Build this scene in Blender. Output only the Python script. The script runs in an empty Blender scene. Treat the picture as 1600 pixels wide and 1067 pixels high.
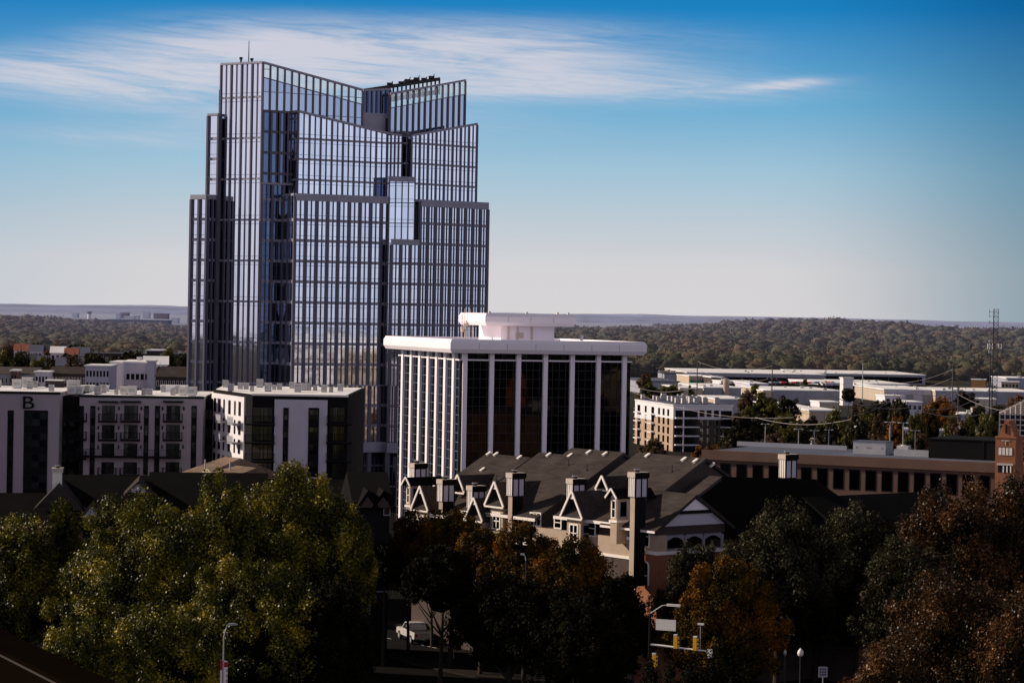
import bpy, math, random
import numpy as np
from mathutils import Vector, Matrix

random.seed(11)
RNG = np.random.default_rng(11)
SC = bpy.context.scene
COL = SC.collection
R = math.radians

# ------------------------------------------------------------------ camera
EYE = 38.0
F = 3778.0
PITCH = R(0.575)
ROLL = R(1.05)
cam_d = bpy.data.cameras.new("camera")
cam = bpy.data.objects.new("camera", cam_d)
COL.objects.link(cam)
cam_d.lens = 85.0
cam_d.sensor_width = 36.0
cam_d.clip_start = 0.5
cam_d.clip_end = 60000
cam.location = (0, 0, EYE)
_r = Vector((math.cos(ROLL), 0, math.sin(ROLL)))
_f0 = Vector((0, 1, 0))
_u0 = Vector((-math.sin(ROLL), 0, math.cos(ROLL)))
_f = (_f0 * math.cos(PITCH) - _u0 * math.sin(PITCH)).normalized()
_u = _r.cross(_f).normalized()
cam.matrix_world = Matrix(((_r.x, _u.x, -_f.x, 0), (_r.y, _u.y, -_f.y, 0), (_r.z, _u.z, -_f.z, EYE), (0, 0, 0, 1)))
SC.camera = cam
SC.view_settings.view_transform = 'Standard'
SC.view_settings.look = 'None'
SC.view_settings.exposure = 0
SC.render.engine = 'CYCLES'
SC.cycles.max_bounces = 6
SC.cycles.transparent_max_bounces = 8
SC.cycles.use_denoising = True


def P(px, py, Y):
    """a measured bearing of the photograph turned into a world point at distance Y"""
    d = _f + _r * ((px - 800) / F) - _u * ((py - 533.5) / F)
    t = Y / d.y
    return Vector((d.x * t, Y, EYE + d.z * t))


def K(px, py=600):
    d = _f + _r * ((px - 800) / F) - _u * ((py - 533.5) / F)
    return d.x / d.y


def pix(v):
    d = Vector(v) - Vector((0, 0, EYE))
    w = d.dot(_f)
    return (800 + F * d.dot(_r) / w, 533.5 - F * d.dot(_u) / w)


def width_to(px, py, x0, y0, ang):
    """length along direction ang from (x0,y0) until it meets bearing px"""
    k = K(px, py)
    return (k * y0 - x0) / (math.cos(ang) - k * math.sin(ang))


# ------------------------------------------------------------------ materials
MATS = {}


def nn(nt, t, **kw):
    n = nt.nodes.new(t)
    for k, v in kw.items():
        setattr(n, k, v)
    return n


def mat(name, col, rough=0.8, metal=0.0, var=0.25, scale=0.6, spec=0.3, bump=0.0, streak=False, col2=None):
    if name in MATS:
        return MATS[name]
    m = bpy.data.materials.new(name)
    m.use_nodes = True
    nt = m.node_tree
    b = nt.nodes['Principled BSDF']
    b.inputs['Roughness'].default_value = rough
    b.inputs['Metallic'].default_value = metal
    b.inputs['Specular IOR Level'].default_value = spec
    tc = nn(nt, 'ShaderNodeTexCoord')
    mp = nn(nt, 'ShaderNodeMapping')
    mp.inputs['Scale'].default_value = (scale, scale, scale * (0.12 if streak else 1))
    nz = nn(nt, 'ShaderNodeTexNoise')
    nz.inputs['Scale'].default_value = 1.0
    nz.inputs['Detail'].default_value = 6
    nz.inputs['Roughness'].default_value = 0.65
    nt.links.new(tc.outputs['Object'], mp.inputs['Vector'])
    nt.links.new(mp.outputs[0], nz.inputs['Vector'])
    rp = nn(nt, 'ShaderNodeValToRGB')
    rp.color_ramp.elements[0].position = 0.3
    rp.color_ramp.elements[1].position = 0.7
    c2 = col2 or tuple(c * (1 + var) for c in col)
    rp.color_ramp.elements[0].color = (*[c * (1 - var) for c in col], 1)
    rp.color_ramp.elements[1].color = (*[min(c, .95) for c in c2], 1)
    nt.links.new(nz.outputs['Fac'], rp.inputs[0])
    nt.links.new(rp.outputs[0], b.inputs['Base Color'])
    if bump:
        bp = nn(nt, 'ShaderNodeBump')
        bp.inputs['Strength'].default_value = bump
        bp.inputs['Distance'].default_value = 0.1
        nt.links.new(nz.outputs['Fac'], bp.inputs['Height'])
        nt.links.new(bp.outputs[0], b.inputs['Normal'])
    MATS[name] = m
    return m


def brickmat(name, c1, c2, mortar, sx=1.0, bw=0.25, bh=0.085, rough=0.9):
    m = bpy.data.materials.new(name)
    m.use_nodes = True
    nt = m.node_tree
    b = nt.nodes['Principled BSDF']
    b.inputs['Roughness'].default_value = rough
    b.inputs['Specular IOR Level'].default_value = 0.15
    tc = nn(nt, 'ShaderNodeTexCoord')
    sp = nn(nt, 'ShaderNodeSeparateXYZ')
    ad = nn(nt, 'ShaderNodeMath', operation='ADD')
    cb = nn(nt, 'ShaderNodeCombineXYZ')
    nt.links.new(tc.outputs['Object'], sp.inputs[0])
    nt.links.new(sp.outputs[0], ad.inputs[0])
    nt.links.new(sp.outputs[1], ad.inputs[1])
    nt.links.new(ad.outputs[0], cb.inputs[0])
    nt.links.new(sp.outputs[2], cb.inputs[1])
    br = nn(nt, 'ShaderNodeTexBrick')
    br.inputs['Scale'].default_value = sx
    br.inputs['Brick Width'].default_value = bw
    br.inputs['Row Height'].default_value = bh
    br.inputs['Mortar Size'].default_value = 0.012
    br.inputs['Color1'].default_value = (*c1, 1)
    br.inputs['Color2'].default_value = (*c2, 1)
    br.inputs['Mortar'].default_value = (*mortar, 1)
    nt.links.new(cb.outputs[0], br.inputs['Vector'])
    nz = nn(nt, 'ShaderNodeTexNoise')
    nz.inputs['Scale'].default_value = 0.5
    nz.inputs['Detail'].default_value = 5
    nt.links.new(tc.outputs['Object'], nz.inputs['Vector'])
    mr = nn(nt, 'ShaderNodeMapRange')
    mr.inputs['To Min'].default_value = 0.65
    mr.inputs['To Max'].default_value = 1.3
    nt.links.new(nz.outputs['Fac'], mr.inputs[0])
    mx = nn(nt, 'ShaderNodeMix', data_type='RGBA', blend_type='MULTIPLY')
    mx.inputs[0].default_value = 1
    nt.links.new(br.outputs['Color'], mx.inputs[6])
    nt.links.new(mr.outputs[0], mx.inputs[7])
    nt.links.new(mx.outputs[2], b.inputs['Base Color'])
    MATS[name] = m
    return m


def shingle(name, col, rows=0.22):
    """asphalt shingle roof: tab courses running across the slope, mottled"""
    m = bpy.data.materials.new(name)
    m.use_nodes = True
    nt = m.node_tree
    b = nt.nodes['Principled BSDF']
    b.inputs['Roughness'].default_value = 0.95
    b.inputs['Specular IOR Level'].default_value = 0.1
    tc = nn(nt, 'ShaderNodeTexCoord')
    n1 = nn(nt, 'ShaderNodeTexNoise')
    n1.inputs['Scale'].default_value = 0.35
    n1.inputs['Detail'].default_value = 4
    n2 = nn(nt, 'ShaderNodeTexNoise')
    n2.inputs['Scale'].default_value = 6
    n2.inputs['Detail'].default_value = 5
    mp = nn(nt, 'ShaderNodeMapping')
    mp.inputs['Scale'].default_value = (0.35, 1.8, 3.2)
    nt.links.new(tc.outputs['Object'], n1.inputs['Vector'])
    nt.links.new(tc.outputs['Object'], mp.inputs['Vector'])
    nt.links.new(mp.outputs[0], n2.inputs['Vector'])
    n2.inputs['Scale'].default_value = 1.6
    a = nn(nt, 'ShaderNodeMath', operation='ADD')
    nt.links.new(n1.outputs['Fac'], a.inputs[0])
    nt.links.new(n2.outputs['Fac'], a.inputs[1])
    mr = nn(nt, 'ShaderNodeMapRange')
    mr.inputs['From Min'].default_value = 0.7
    mr.inputs['From Max'].default_value = 1.3
    mr.inputs['To Min'].default_value = 0.6
    mr.inputs['To Max'].default_value = 1.45
    nt.links.new(a.outputs[0], mr.inputs[0])
    mx = nn(nt, 'ShaderNodeMix', data_type='RGBA', blend_type='MULTIPLY')
    mx.inputs[0].default_value = 1
    mx.inputs[6].default_value = (*col, 1)
    nt.links.new(mr.outputs[0], mx.inputs[7])
    nt.links.new(mx.outputs[2], b.inputs['Base Color'])
    MATS[name] = m
    return m


def glassmat(name, col, rough=0.04, metal=1.0, dark=(0.02, 0.025, 0.04), see=0.0, facvar=0.35):
    """coated facade glass: mirror tint varying from pane to pane (face attribute 'rnd')"""
    m = bpy.data.materials.new(name)
    m.use_nodes = True
    nt = m.node_tree
    b = nt.nodes['Principled BSDF']
    b.inputs['Roughness'].default_value = rough
    b.inputs['Metallic'].default_value = metal
    at = nn(nt, 'ShaderNodeAttribute', attribute_name='rnd')
    mr = nn(nt, 'ShaderNodeMapRange')
    mr.inputs['To Min'].default_value = 0.0
    mr.inputs['To Max'].default_value = facvar
    nt.links.new(at.outputs['Fac'], mr.inputs[0])
    mx = nn(nt, 'ShaderNodeMix', data_type='RGBA')
    mx.inputs[6].default_value = (*col, 1)
    mx.inputs[7].default_value = (*dark, 1)
    nt.links.new(mr.outputs[0], mx.inputs[0])
    nt.links.new(mx.outputs[2], b.inputs['Base Color'])
    # faint ripple of the panes
    tc = nn(nt, 'ShaderNodeTexCoord')
    nz = nn(nt, 'ShaderNodeTexNoise')
    nz.inputs['Scale'].default_value = 0.35
    nz.inputs['Detail'].default_value = 2
    bp = nn(nt, 'ShaderNodeBump')
    bp.inputs['Strength'].default_value = 0.12
    bp.inputs['Distance'].default_value = 0.05
    nt.links.new(tc.outputs['Object'], nz.inputs['Vector'])
    nt.links.new(nz.outputs['Fac'], bp.inputs['Height'])
    nt.links.new(bp.outputs[0], b.inputs['Normal'])
    if see > 0:
        tr = nn(nt, 'ShaderNodeBsdfTransparent')
        tr.inputs[0].default_value = (0.85, 0.93, 0.92, 1)
        ms = nn(nt, 'ShaderNodeMixShader')
        ms.inputs[0].default_value = see
        out = nt.nodes['Material Output']
        nt.links.new(b.outputs[0], ms.inputs[1])
        nt.links.new(tr.outputs[0], ms.inputs[2])
        nt.links.new(ms.outputs[0], out.inputs['Surface'])
    MATS[name] = m
    return m


def leafmat(name, cols, rough=0.5, spec=0.4, bright=1.0):
    """leaf colour picked per leaf from the face attribute 'rnd', modulated by large clump noise"""
    m = bpy.data.materials.new(name)
    m.use_nodes = True
    nt = m.node_tree
    b = nt.nodes['Principled BSDF']
    b.inputs['Roughness'].default_value = rough
    b.inputs['Specular IOR Level'].default_value = spec
    at = nn(nt, 'ShaderNodeAttribute', attribute_name='rnd')
    tc = nn(nt, 'ShaderNodeTexCoord')
    nz = nn(nt, 'ShaderNodeTexNoise')
    nz.inputs['Scale'].default_value = 0.28
    nz.inputs['Detail'].default_value = 3
    nt.links.new(tc.outputs['Object'], nz.inputs['Vector'])
    m1 = nn(nt, 'ShaderNodeMath', operation='MULTIPLY')
    m1.inputs[1].default_value = 0.55
    nt.links.new(at.outputs['Fac'], m1.inputs[0])
    m2 = nn(nt, 'ShaderNodeMapRange')
    m2.inputs['From Min'].default_value = 0.3
    m2.inputs['From Max'].default_value = 0.7
    m2.inputs['To Max'].default_value = 0.5
    nt.links.new(nz.outputs['Fac'], m2.inputs[0])
    ad = nn(nt, 'ShaderNodeMath', operation='ADD')
    nt.links.new(m1.outputs[0], ad.inputs[0])
    nt.links.new(m2.outputs[0], ad.inputs[1])
    rp = nn(nt, 'ShaderNodeValToRGB')
    els = rp.color_ramp.elements
    n = len(cols)
    els[0].position = 0.05
    els[0].color = (*[c * bright for c in cols[0]], 1)
    els[1].position = 0.95
    els[1].color = (*[c * bright for c in cols[-1]], 1)
    for i in range(1, n - 1):
        e = els.new(0.05 + 0.9 * i / (n - 1))
        e.color = (*[c * bright for c in cols[i]], 1)
    nt.links.new(ad.outputs[0], rp.inputs[0])
    nt.links.new(rp.outputs[0], b.inputs['Base Color'])
    tl = nn(nt, 'ShaderNodeBsdfTranslucent')
    nt.links.new(rp.outputs[0], tl.inputs[0])
    ms = nn(nt, 'ShaderNodeMixShader')
    ms.inputs[0].default_value = 0.15
    nt.links.new(b.outputs[0], ms.inputs[1])
    nt.links.new(tl.outputs[0], ms.inputs[2])
    nt.links.new(ms.outputs[0], nt.nodes['Material Output'].inputs['Surface'])
    MATS[name] = m
    return m


# ------------------------------------------------------------------ objects
def tag(o, label=None, cat=None, group=None, kind=None):
    if label: o['label'] = label
    if cat: o['category'] = cat
    if group: o['group'] = group
    if kind: o['kind'] = kind
    return o


def empty(name, loc, rz=0.0, label=None, cat=None, group=None):
    o = bpy.data.objects.new(name, None)
    COL.objects.link(o)
    o.location = loc
    o.rotation_euler = (0, 0, rz)
    o.empty_display_size = 1
    return tag(o, label, cat, group)


class MB:
    def __init__(s):
        s.v = []
        s.f = []

    def poly(s, pts):
        i = len(s.v)
        s.v.extend([tuple(p) for p in pts])
        s.f.append(tuple(range(i, i + len(pts))))
        return s

    def box(s, x0, x1, y0, y1, z0, z1):
        i = len(s.v)
        s.v += [(x0, y0, z0), (x1, y0, z0), (x1, y1, z0), (x0, y1, z0), (x0, y0, z1), (x1, y0, z1), (x1, y1, z1), (x0, y1, z1)]
        s.f += [(i, i + 3, i + 2, i + 1), (i + 4, i + 5, i + 6, i + 7), (i, i + 1, i + 5, i + 4), (i + 1, i + 2, i + 6, i + 5), (i + 2, i + 3, i + 7, i + 6), (i + 3, i, i + 4, i + 7)]
        return s

    def prism(s, fp, z0, zt):
        """footprint counter-clockwise seen from above, tops may differ per corner"""
        n = len(fp)
        if not isinstance(zt, (list, tuple)): zt = [zt] * n
        if not isinstance(z0, (list, tuple)): z0 = [z0] * n
        i = len(s.v)
        s.v += [(p[0], p[1], z) for p, z in zip(fp, z0)] + [(p[0], p[1], z) for p, z in zip(fp, zt)]
        s.f.append(tuple(range(i + n - 1, i - 1, -1)))
        s.f.append(tuple(range(i + n, i + 2 * n)))
        for k in range(n):
            j = (k + 1) % n
            s.f.append((i + k, i + j, i + n + j, i + n + k))
        return s

    def extr(s, pts, d):
        """polygon pts (3D) pushed along vector d"""
        n = len(pts)
        i = len(s.v)
        d = Vector(d)
        s.v += [tuple(p) for p in pts] + [tuple(Vector(p) + d) for p in pts]
        s.f.append(tuple(range(i, i + n)))
        s.f.append(tuple(range(i + 2 * n - 1, i + n - 1, -1)))
        for k in range(n):
            j = (k + 1) % n
            s.f.append((i + j, i + k, i + n + k, i + n + j))
        return s

    def bar(s, a, b, w, h=None):
        """rectangular bar from a to b, w wide, h high"""
        h = h or w
        a = Vector(a); b = Vector(b)
        d = (b - a).normalized()
        up = Vector((0, 0, 1)) if abs(d.z) < 0.95 else Vector((0, 1, 0))
        sx = d.cross(up).normalized() * (w / 2)
        sy = sx.cross(d).normalized() * (h / 2)
        i = len(s.v)
        for p in (a, b):
            for q in ((-1, -1), (1, -1), (1, 1), (-1, 1)):
                s.v.append(tuple(p + sx * q[0] + sy * q[1]))
        s.f += [(i, i + 1, i + 2, i + 3), (i + 7, i + 6, i + 5, i + 4)]
        for k in range(4):
            j = (k + 1) % 4
            s.f.append((i + k, i + 4 + k, i + 4 + j, i + j))
        return s

    def tube(s, pts, rad, n=8):
        pts = [Vector(p) for p in pts]
        if not isinstance(rad, (list, tuple)): rad = [rad] * len(pts)
        base = len(s.v)
        for k, p in enumerate(pts):
            d = (pts[min(k + 1, len(pts) - 1)] - pts[max(k - 1, 0)]).normalized()
            up = Vector((0, 0, 1)) if abs(d.z) < 0.9 else Vector((0, 1, 0))
            a = d.cross(up).normalized(); b = a.cross(d).normalized()
            for j in range(n):
                t = 2 * math.pi * j / n
                s.v.append(tuple(p + (a * math.cos(t) + b * math.sin(t)) * rad[k]))
        for k in range(len(pts) - 1):
            for j in range(n):
                q = base + k * n
                s.f.append((q + j, q + (j + 1) % n, q + n + (j + 1) % n, q + n + j))
        s.f.append(tuple(base + j for j in range(n - 1, -1, -1)))
        e = base + (len(pts) - 1) * n
        s.f.append(tuple(e + j for j in range(n)))
        return s

    def mesh(s, name, m, smooth=False, rnd=False):
        me = bpy.data.meshes.new(name)
        me.from_pydata(s.v, [], s.f)
        if isinstance(m, str): m = MATS[m]
        me.materials.append(m)
        if rnd:
            a = me.attributes.new('rnd', 'FLOAT', 'FACE')
            a.data.foreach_set('value', RNG.random(len(s.f)).astype(np.float32))
        if smooth:
            me.polygons.foreach_set('use_smooth', [True] * len(s.f))
        me.update()
        return me

    def build(s, name, m, parent=None, loc=None, rz=0.0, smooth=False, rnd=False):
        o = bpy.data.objects.new(name, s.mesh(name, m, smooth, rnd))
        COL.objects.link(o)
        if parent: o.parent = parent
        if loc is not None: o.location = loc
        if rz: o.rotation_euler = (0, 0, rz)
        return o


def npmesh(name, V, Fq, m, rnd=None, smooth=False):
    """fast mesh from numpy: V (n,3), Fq (m,k)"""
    me = bpy.data.meshes.new(name)
    k = Fq.shape[1]
    me.vertices.add(len(V))
    me.vertices.foreach_set('co', V.astype(np.float32).ravel())
    me.loops.add(Fq.size)
    me.loops.foreach_set('vertex_index', Fq.astype(np.int32).ravel())
    me.polygons.add(len(Fq))
    me.polygons.foreach_set('loop_start', np.arange(0, Fq.size, k, dtype=np.int32))
    me.polygons.foreach_set('loop_total', np.full(len(Fq), k, dtype=np.int32))
    if smooth: me.polygons.foreach_set('use_smooth', np.ones(len(Fq), dtype=bool))
    me.update(calc_edges=True)
    if rnd is not None:
        a = me.attributes.new('rnd', 'FLOAT', 'FACE')
        a.data.foreach_set('value', rnd.astype(np.float32))
    me.materials.append(MATS[m] if isinstance(m, str) else m)
    return me


def link(name, me, parent=None, loc=(0, 0, 0), rz=0.0, scale=None):
    o = bpy.data.objects.new(name, me)
    COL.objects.link(o)
    o.parent = parent
    o.location = loc
    o.rotation_euler = (0, 0, rz)
    if scale: o.scale = scale
    return o


def copy_tree(o, parent=None):
    c = o.copy()
    COL.objects.link(c)
    c.parent = parent
    for ch in list(o.children):
        copy_tree(ch, c)
    return c


_wcache = {}


def window(parent, x, y, z, w, h, nx=2, nz=2, rz=0.0, fm='trim_dark', gm='win_glass', fw=0.08, name='window', proud=0.06, label=None):
    """framed window standing on a wall that faces local -y (before rz); z = sill height, x = centre"""
    key = (round(w, 2), round(h, 2), nx, nz, fm, gm, fw, proud)
    if key not in _wcache:
        f = MB()
        f.box(-w / 2, -w / 2 + fw, -proud, 0.02, 0, h).box(w / 2 - fw, w / 2, -proud, 0.02, 0, h)
        f.box(-w / 2 + fw, w / 2 - fw, -proud, 0.02, 0, fw).box(-w / 2 + fw, w / 2 - fw, -proud, 0.02, h - fw, h)
        for k in range(1, nx):
            c = -w / 2 + w * k / nx
            f.box(c - fw * .4, c + fw * .4, -proud + .01, 0.02, fw, h - fw)
        for k in range(1, nz):
            c = h * k / nz
            f.box(-w / 2 + fw, w / 2 - fw, -proud + .015, 0.02, c - fw * .35, c + fw * .35)
        g = MB()
        for a in range(nx):
            for b in range(nz):
                xa = -w / 2 + w * a / nx; xb = xa + w / nx
                za = h * b / nz; zb = za + h / nz
                t = [random.uniform(-.006, .006) for _ in range(2)]
                g.poly([(xa, -.02 + t[0], za), (xb, -.02 + t[1], za), (xb, -.02 + t[1], zb), (xa, -.02 + t[0], zb)])
        _wcache[key] = (f.mesh(name, fm), [g.mesh('pane', gm, rnd=True) for _ in range(1)])
    fmesh, gl = _wcache[key]
    o = link(name, fmesh, parent, (x, y, z), rz)
    link('pane', gl[0], o)
    if label: o['label'] = label
    return o

# ------------------------------------------------------------------ palette
mat('concrete_light', (0.55, 0.52, 0.50), 0.85, var=.15, scale=.3)
mat('white_panel', (0.90, 0.85, 0.90), 0.55, var=.05, scale=.15, streak=True)
mat('white_column', (0.92, 0.86, 0.91), 0.5, var=.04, scale=.2, streak=True)
mat('bronze_mullion', (0.012, 0.014, 0.02), 0.4)
mat('steel_mullion', (0.13, 0.145, 0.19), 0.45, var=.1)
mat('tower_fin', (0.11, 0.108, 0.155), 0.45, metal=.2, var=.15, scale=.2, streak=True)
mat('tower_frame', (0.06, 0.06, 0.10), 0.45, metal=.2, var=.12, scale=.2)
mat('tower_band', (0.30, 0.295, 0.37), 0.5, metal=.2, var=.12, scale=.3)
mat('tower_core', (0.02, 0.022, 0.035), 0.8)
mat('trim_dark', (0.008, 0.0075, 0.010), 0.7, spec=.15)
mat('trim_white', (0.84, 0.78, 0.72), 0.6, var=.08)
mat('trim_grey', (0.28, 0.28, 0.32), 0.6, var=.08)
mat('stucco_white', (0.34, 0.30, 0.355), 0.9, var=.06, scale=.12, streak=True)
mat('stucco_cream', (0.42, 0.33, 0.25), 0.9, var=.12, scale=.4)
mat('stucco_tan', (0.50, 0.40, 0.30), 0.9, var=.1, scale=.2)
mat('paint_white', (0.72, 0.70, 0.72), 0.8, var=.08, scale=.2)
mat('paint_charcoal', (0.010, 0.009, 0.010), 0.95, var=.2, scale=.2, spec=.08)
mat('roof_membrane', (0.86, 0.84, 0.84), 0.8, var=.15, scale=.12)
mat('roof_grey', (0.09, 0.10, 0.14), 0.85, var=.2, scale=.1)
mat('roof_dark', (0.05, 0.05, 0.06), 0.9, var=.2, scale=.2)
mat('metal_box', (0.62, 0.60, 0.58), 0.5, metal=.1, var=.12, scale=.9)
mat('metal_dark', (0.03, 0.03, 0.035), 0.5, metal=.3)
mat('galvanized', (0.42, 0.42, 0.42), 0.45, metal=.6, var=.1)
mat('lamp_white', (0.8, 0.76, 0.68), 0.4, var=.05)
mat('signal_yellow', (0.75, 0.42, 0.03), 0.5, var=.1)
mat('signal_black', (0.05, 0.03, 0.02), 0.6)
mat('red_paint', (0.45, 0.03, 0.02), 0.6, var=.2)
mat('banner_red', (0.30, 0.015, 0.02), 0.7, var=.1)
mat('banner_white', (0.75, 0.70, 0.66), 0.7, var=.05)
mat('siding_lavender', (0.52, 0.49, 0.57), 0.85, var=.06, scale=.5)
mat('tan_stone', (0.13, 0.078, 0.058), 0.9, var=.15, scale=.25)
mat('stone_ledge', (0.005, 0.0032, 0.002), 1.0, var=.2, scale=2, spec=0.0)
mat('stone_lit', (0.50, 0.30, 0.17), 0.9, var=.2, scale=2)
mat('pale_stone', (0.56, 0.48, 0.42), 0.9, var=.1, scale=.4)
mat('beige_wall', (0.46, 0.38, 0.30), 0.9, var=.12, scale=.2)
mat('blue_shade_wall', (0.30, 0.31, 0.36), 0.9, var=.12, scale=.2)  # bluish shade of the fronts put into the wall colour
mat('brown_wall', (0.055, 0.04, 0.038), 0.9, var=.15, scale=.2)
mat('green_awning', (0.02, 0.20, 0.10), 0.8, var=.1)
mat('orange_wall', (0.50, 0.27, 0.10), 0.9, var=.1, scale=.3)
mat('clay_roof', (0.25, 0.08, 0.045), 0.9, var=.25, scale=.4)
mat('bark', (0.035, 0.026, 0.02), 0.95, var=.3, scale=2)
mat('asphalt', (0.016, 0.015, 0.016), 0.95, var=.3, scale=.5, spec=0.0)
mat('sidewalk', (0.028, 0.025, 0.022), 0.95, var=.2, scale=.5, spec=0.0)
mat('road_paint', (0.55, 0.54, 0.5), 0.8, var=.2, scale=1)
mat('rubber', (0.015, 0.015, 0.015), 0.9)
mat('chrome', (0.75, 0.75, 0.75), 0.15, metal=1)
mat('car_silver', (0.62, 0.60, 0.56), 0.3, metal=.3, var=.03)
mat('car_black', (0.012, 0.012, 0.016), 0.15, spec=.6, var=.03)
mat('car_blue', (0.12, 0.16, 0.27), 0.2, spec=.6, var=.03)
mat('car_glass', (0.02, 0.02, 0.025), 0.05, spec=.8)
mat('sign_blue', (0.01, 0.04, 0.22), 0.5)
mat('wire', (0.36, 0.33, 0.32), 0.5, metal=.2)
mat('wood_pole', (0.11, 0.10, 0.10), 0.9, var=.2)
mat('glow_gold', (0.65, 0.45, 0.12), 0.6)
mat('tank_white', (0.80, 0.78, 0.78), 0.5)
brickmat('brick_red', (0.28, 0.085, 0.045), (0.20, 0.055, 0.03), (0.28, 0.2, 0.16))
brickmat('brick_orange', (0.34, 0.11, 0.05), (0.26, 0.08, 0.035), (0.32, 0.2, 0.13))
brickmat('brick_brown', (0.085, 0.06, 0.055), (0.06, 0.045, 0.045), (0.1, 0.08, 0.07))
brickmat('brick_tan', (0.44, 0.31, 0.22), (0.36, 0.25, 0.18), (0.45, 0.36, 0.28))
shingle('shingle_brown', (0.046, 0.037, 0.034))
shingle('shingle_shade', (0.0035, 0.003, 0.003))  # black copy: shade of slopes turned from the sun put into the colour
shingle('shingle_tan', (0.19, 0.135, 0.10))
glassmat('glass_sky', (0.74, 0.79, 0.90), dark=(0.42, 0.48, 0.62), facvar=.5)
glassmat('glass_rose', (0.80, 0.77, 0.82), dark=(0.50, 0.53, 0.62), facvar=.45)
glassmat('glass_slate', (0.40, 0.48, 0.60), dark=(0.26, 0.33, 0.46), facvar=.5)
glassmat('glass_deep', (0.10, 0.14, 0.24), dark=(0.03, 0.04, 0.08), facvar=.9)
glassmat('glass_clear', (0.72, 0.80, 0.84), see=.55, facvar=.3)
glassmat('glass_bronze', (0.036, 0.030, 0.027), dark=(0.012, 0.010, 0.010), rough=.05, facvar=.6)
glassmat('glass_ink', (0.055, 0.065, 0.11), dark=(0.02, 0.025, 0.045), rough=.08, facvar=.7)
glassmat('win_glass', (0.16, 0.18, 0.22), dark=(0.03, 0.035, 0.045), rough=.08, facvar=.9)
glassmat('win_bright', (0.42, 0.43, 0.46), dark=(0.06, 0.07, 0.08), rough=.08, facvar=1.0)
glassmat('win_black', (0.030, 0.034, 0.045), dark=(0.012, 0.012, 0.016), rough=.15, facvar=.7)
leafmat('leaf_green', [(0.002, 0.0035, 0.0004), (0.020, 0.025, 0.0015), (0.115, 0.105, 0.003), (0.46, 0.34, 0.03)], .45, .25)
leafmat('leaf_shade', [(0.002, 0.0025, 0.001), (0.007, 0.007, 0.002), (0.018, 0.015, 0.004)], .7, .06)  # near-black leaves, deep shade put into their colour
leafmat('leaf_autumn', [(0.004, 0.004, 0.001), (0.030, 0.024, 0.003), (0.13, 0.062, 0.006), (0.30, 0.10, 0.008)], .6, .08)
leafmat('leaf_greyolive', [(0.004, 0.004, 0.0015), (0.022, 0.020, 0.008), (0.11, 0.095, 0.045)], .55, .12)
leafmat('leaf_russet', [(0.003, 0.0028, 0.001), (0.016, 0.012, 0.003), (0.070, 0.032, 0.008), (0.22, 0.095, 0.03)], .45, .2)
leafmat('leaf_olive', [(0.030, 0.030, 0.007), (0.10, 0.088, 0.017), (0.20, 0.155, 0.025)], .6, .2)
leafmat('leaf_orange', [(0.06, 0.030, 0.008), (0.20, 0.08, 0.012), (0.34, 0.12, 0.015)], .6, .2)
leafmat('leaf_brown', [(0.035, 0.024, 0.014), (0.10, 0.058, 0.028), (0.17, 0.09, 0.04)], .6, .2)

# ------------------------------------------------------------------ sun and sky
SUN_EL = R(26)
SUN_D = Vector((-0.96, 0.26, 0)).normalized() * math.cos(SUN_EL) + Vector((0, 0, math.sin(SUN_EL)))
sd = bpy.data.lights.new('sun', 'SUN')
sd.energy = 5.0
sd.angle = R(0.53)
sd.color = (1.0, 0.84, 0.68)
sun = bpy.data.objects.new('sun', sd)
COL.objects.link(sun)
sun.rotation_euler = SUN_D.to_track_quat('Z', 'Y').to_euler()

W = bpy.data.worlds.new('World')
SC.world = W
W.use_nodes = True
nt = W.node_tree
bg = nt.nodes['Background']
tc = nn(nt, 'ShaderNodeTexCoord')
sep = nn(nt, 'ShaderNodeSeparateXYZ')
nt.links.new(tc.outputs['Generated'], sep.inputs[0])


def M(op, a, b=None, c=None, clamp=False):
    n = nn(nt, 'ShaderNodeMath', operation=op, use_clamp=clamp)
    for i, q in enumerate((a, b, c)):
        if q is None: continue
        if isinstance(q, (int, float)): n.inputs[i].default_value = q
        else: nt.links.new(q, n.inputs[i])
    return n.outputs[0]


def RAMP(fac, pts):
    n = nn(nt, 'ShaderNodeValToRGB')
    e = n.color_ramp.elements
    e[0].position, e[0].color = pts[0][0], (*pts[0][1], 1)
    e[1].position, e[1].color = pts[-1][0], (*pts[-1][1], 1)
    for p, c in pts[1:-1]:
        q = e.new(p); q.color = (*c, 1)
    nt.links.new(fac, n.inputs[0])
    return n.outputs[0]


def SM(v, a, b):
    n = nn(nt, 'ShaderNodeMapRange', interpolation_type='SMOOTHERSTEP')
    n.inputs['From Min'].default_value = a
    n.inputs['From Max'].default_value = b
    nt.links.new(v, n.inputs[0])
    return n.outputs[0]


def MIX(f, a, b, bt='MIX'):
    n = nn(nt, 'ShaderNodeMix', data_type='RGBA', blend_type=bt)
    for i, q in ((0, f), (6, a), (7, b)):
        if isinstance(q, (int, float)): n.inputs[i].default_value = q
        elif isinstance(q, tuple): n.inputs[i].default_value = (*q, 1)
        else: nt.links.new(q, n.inputs[i])
    return n.outputs[2]


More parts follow.
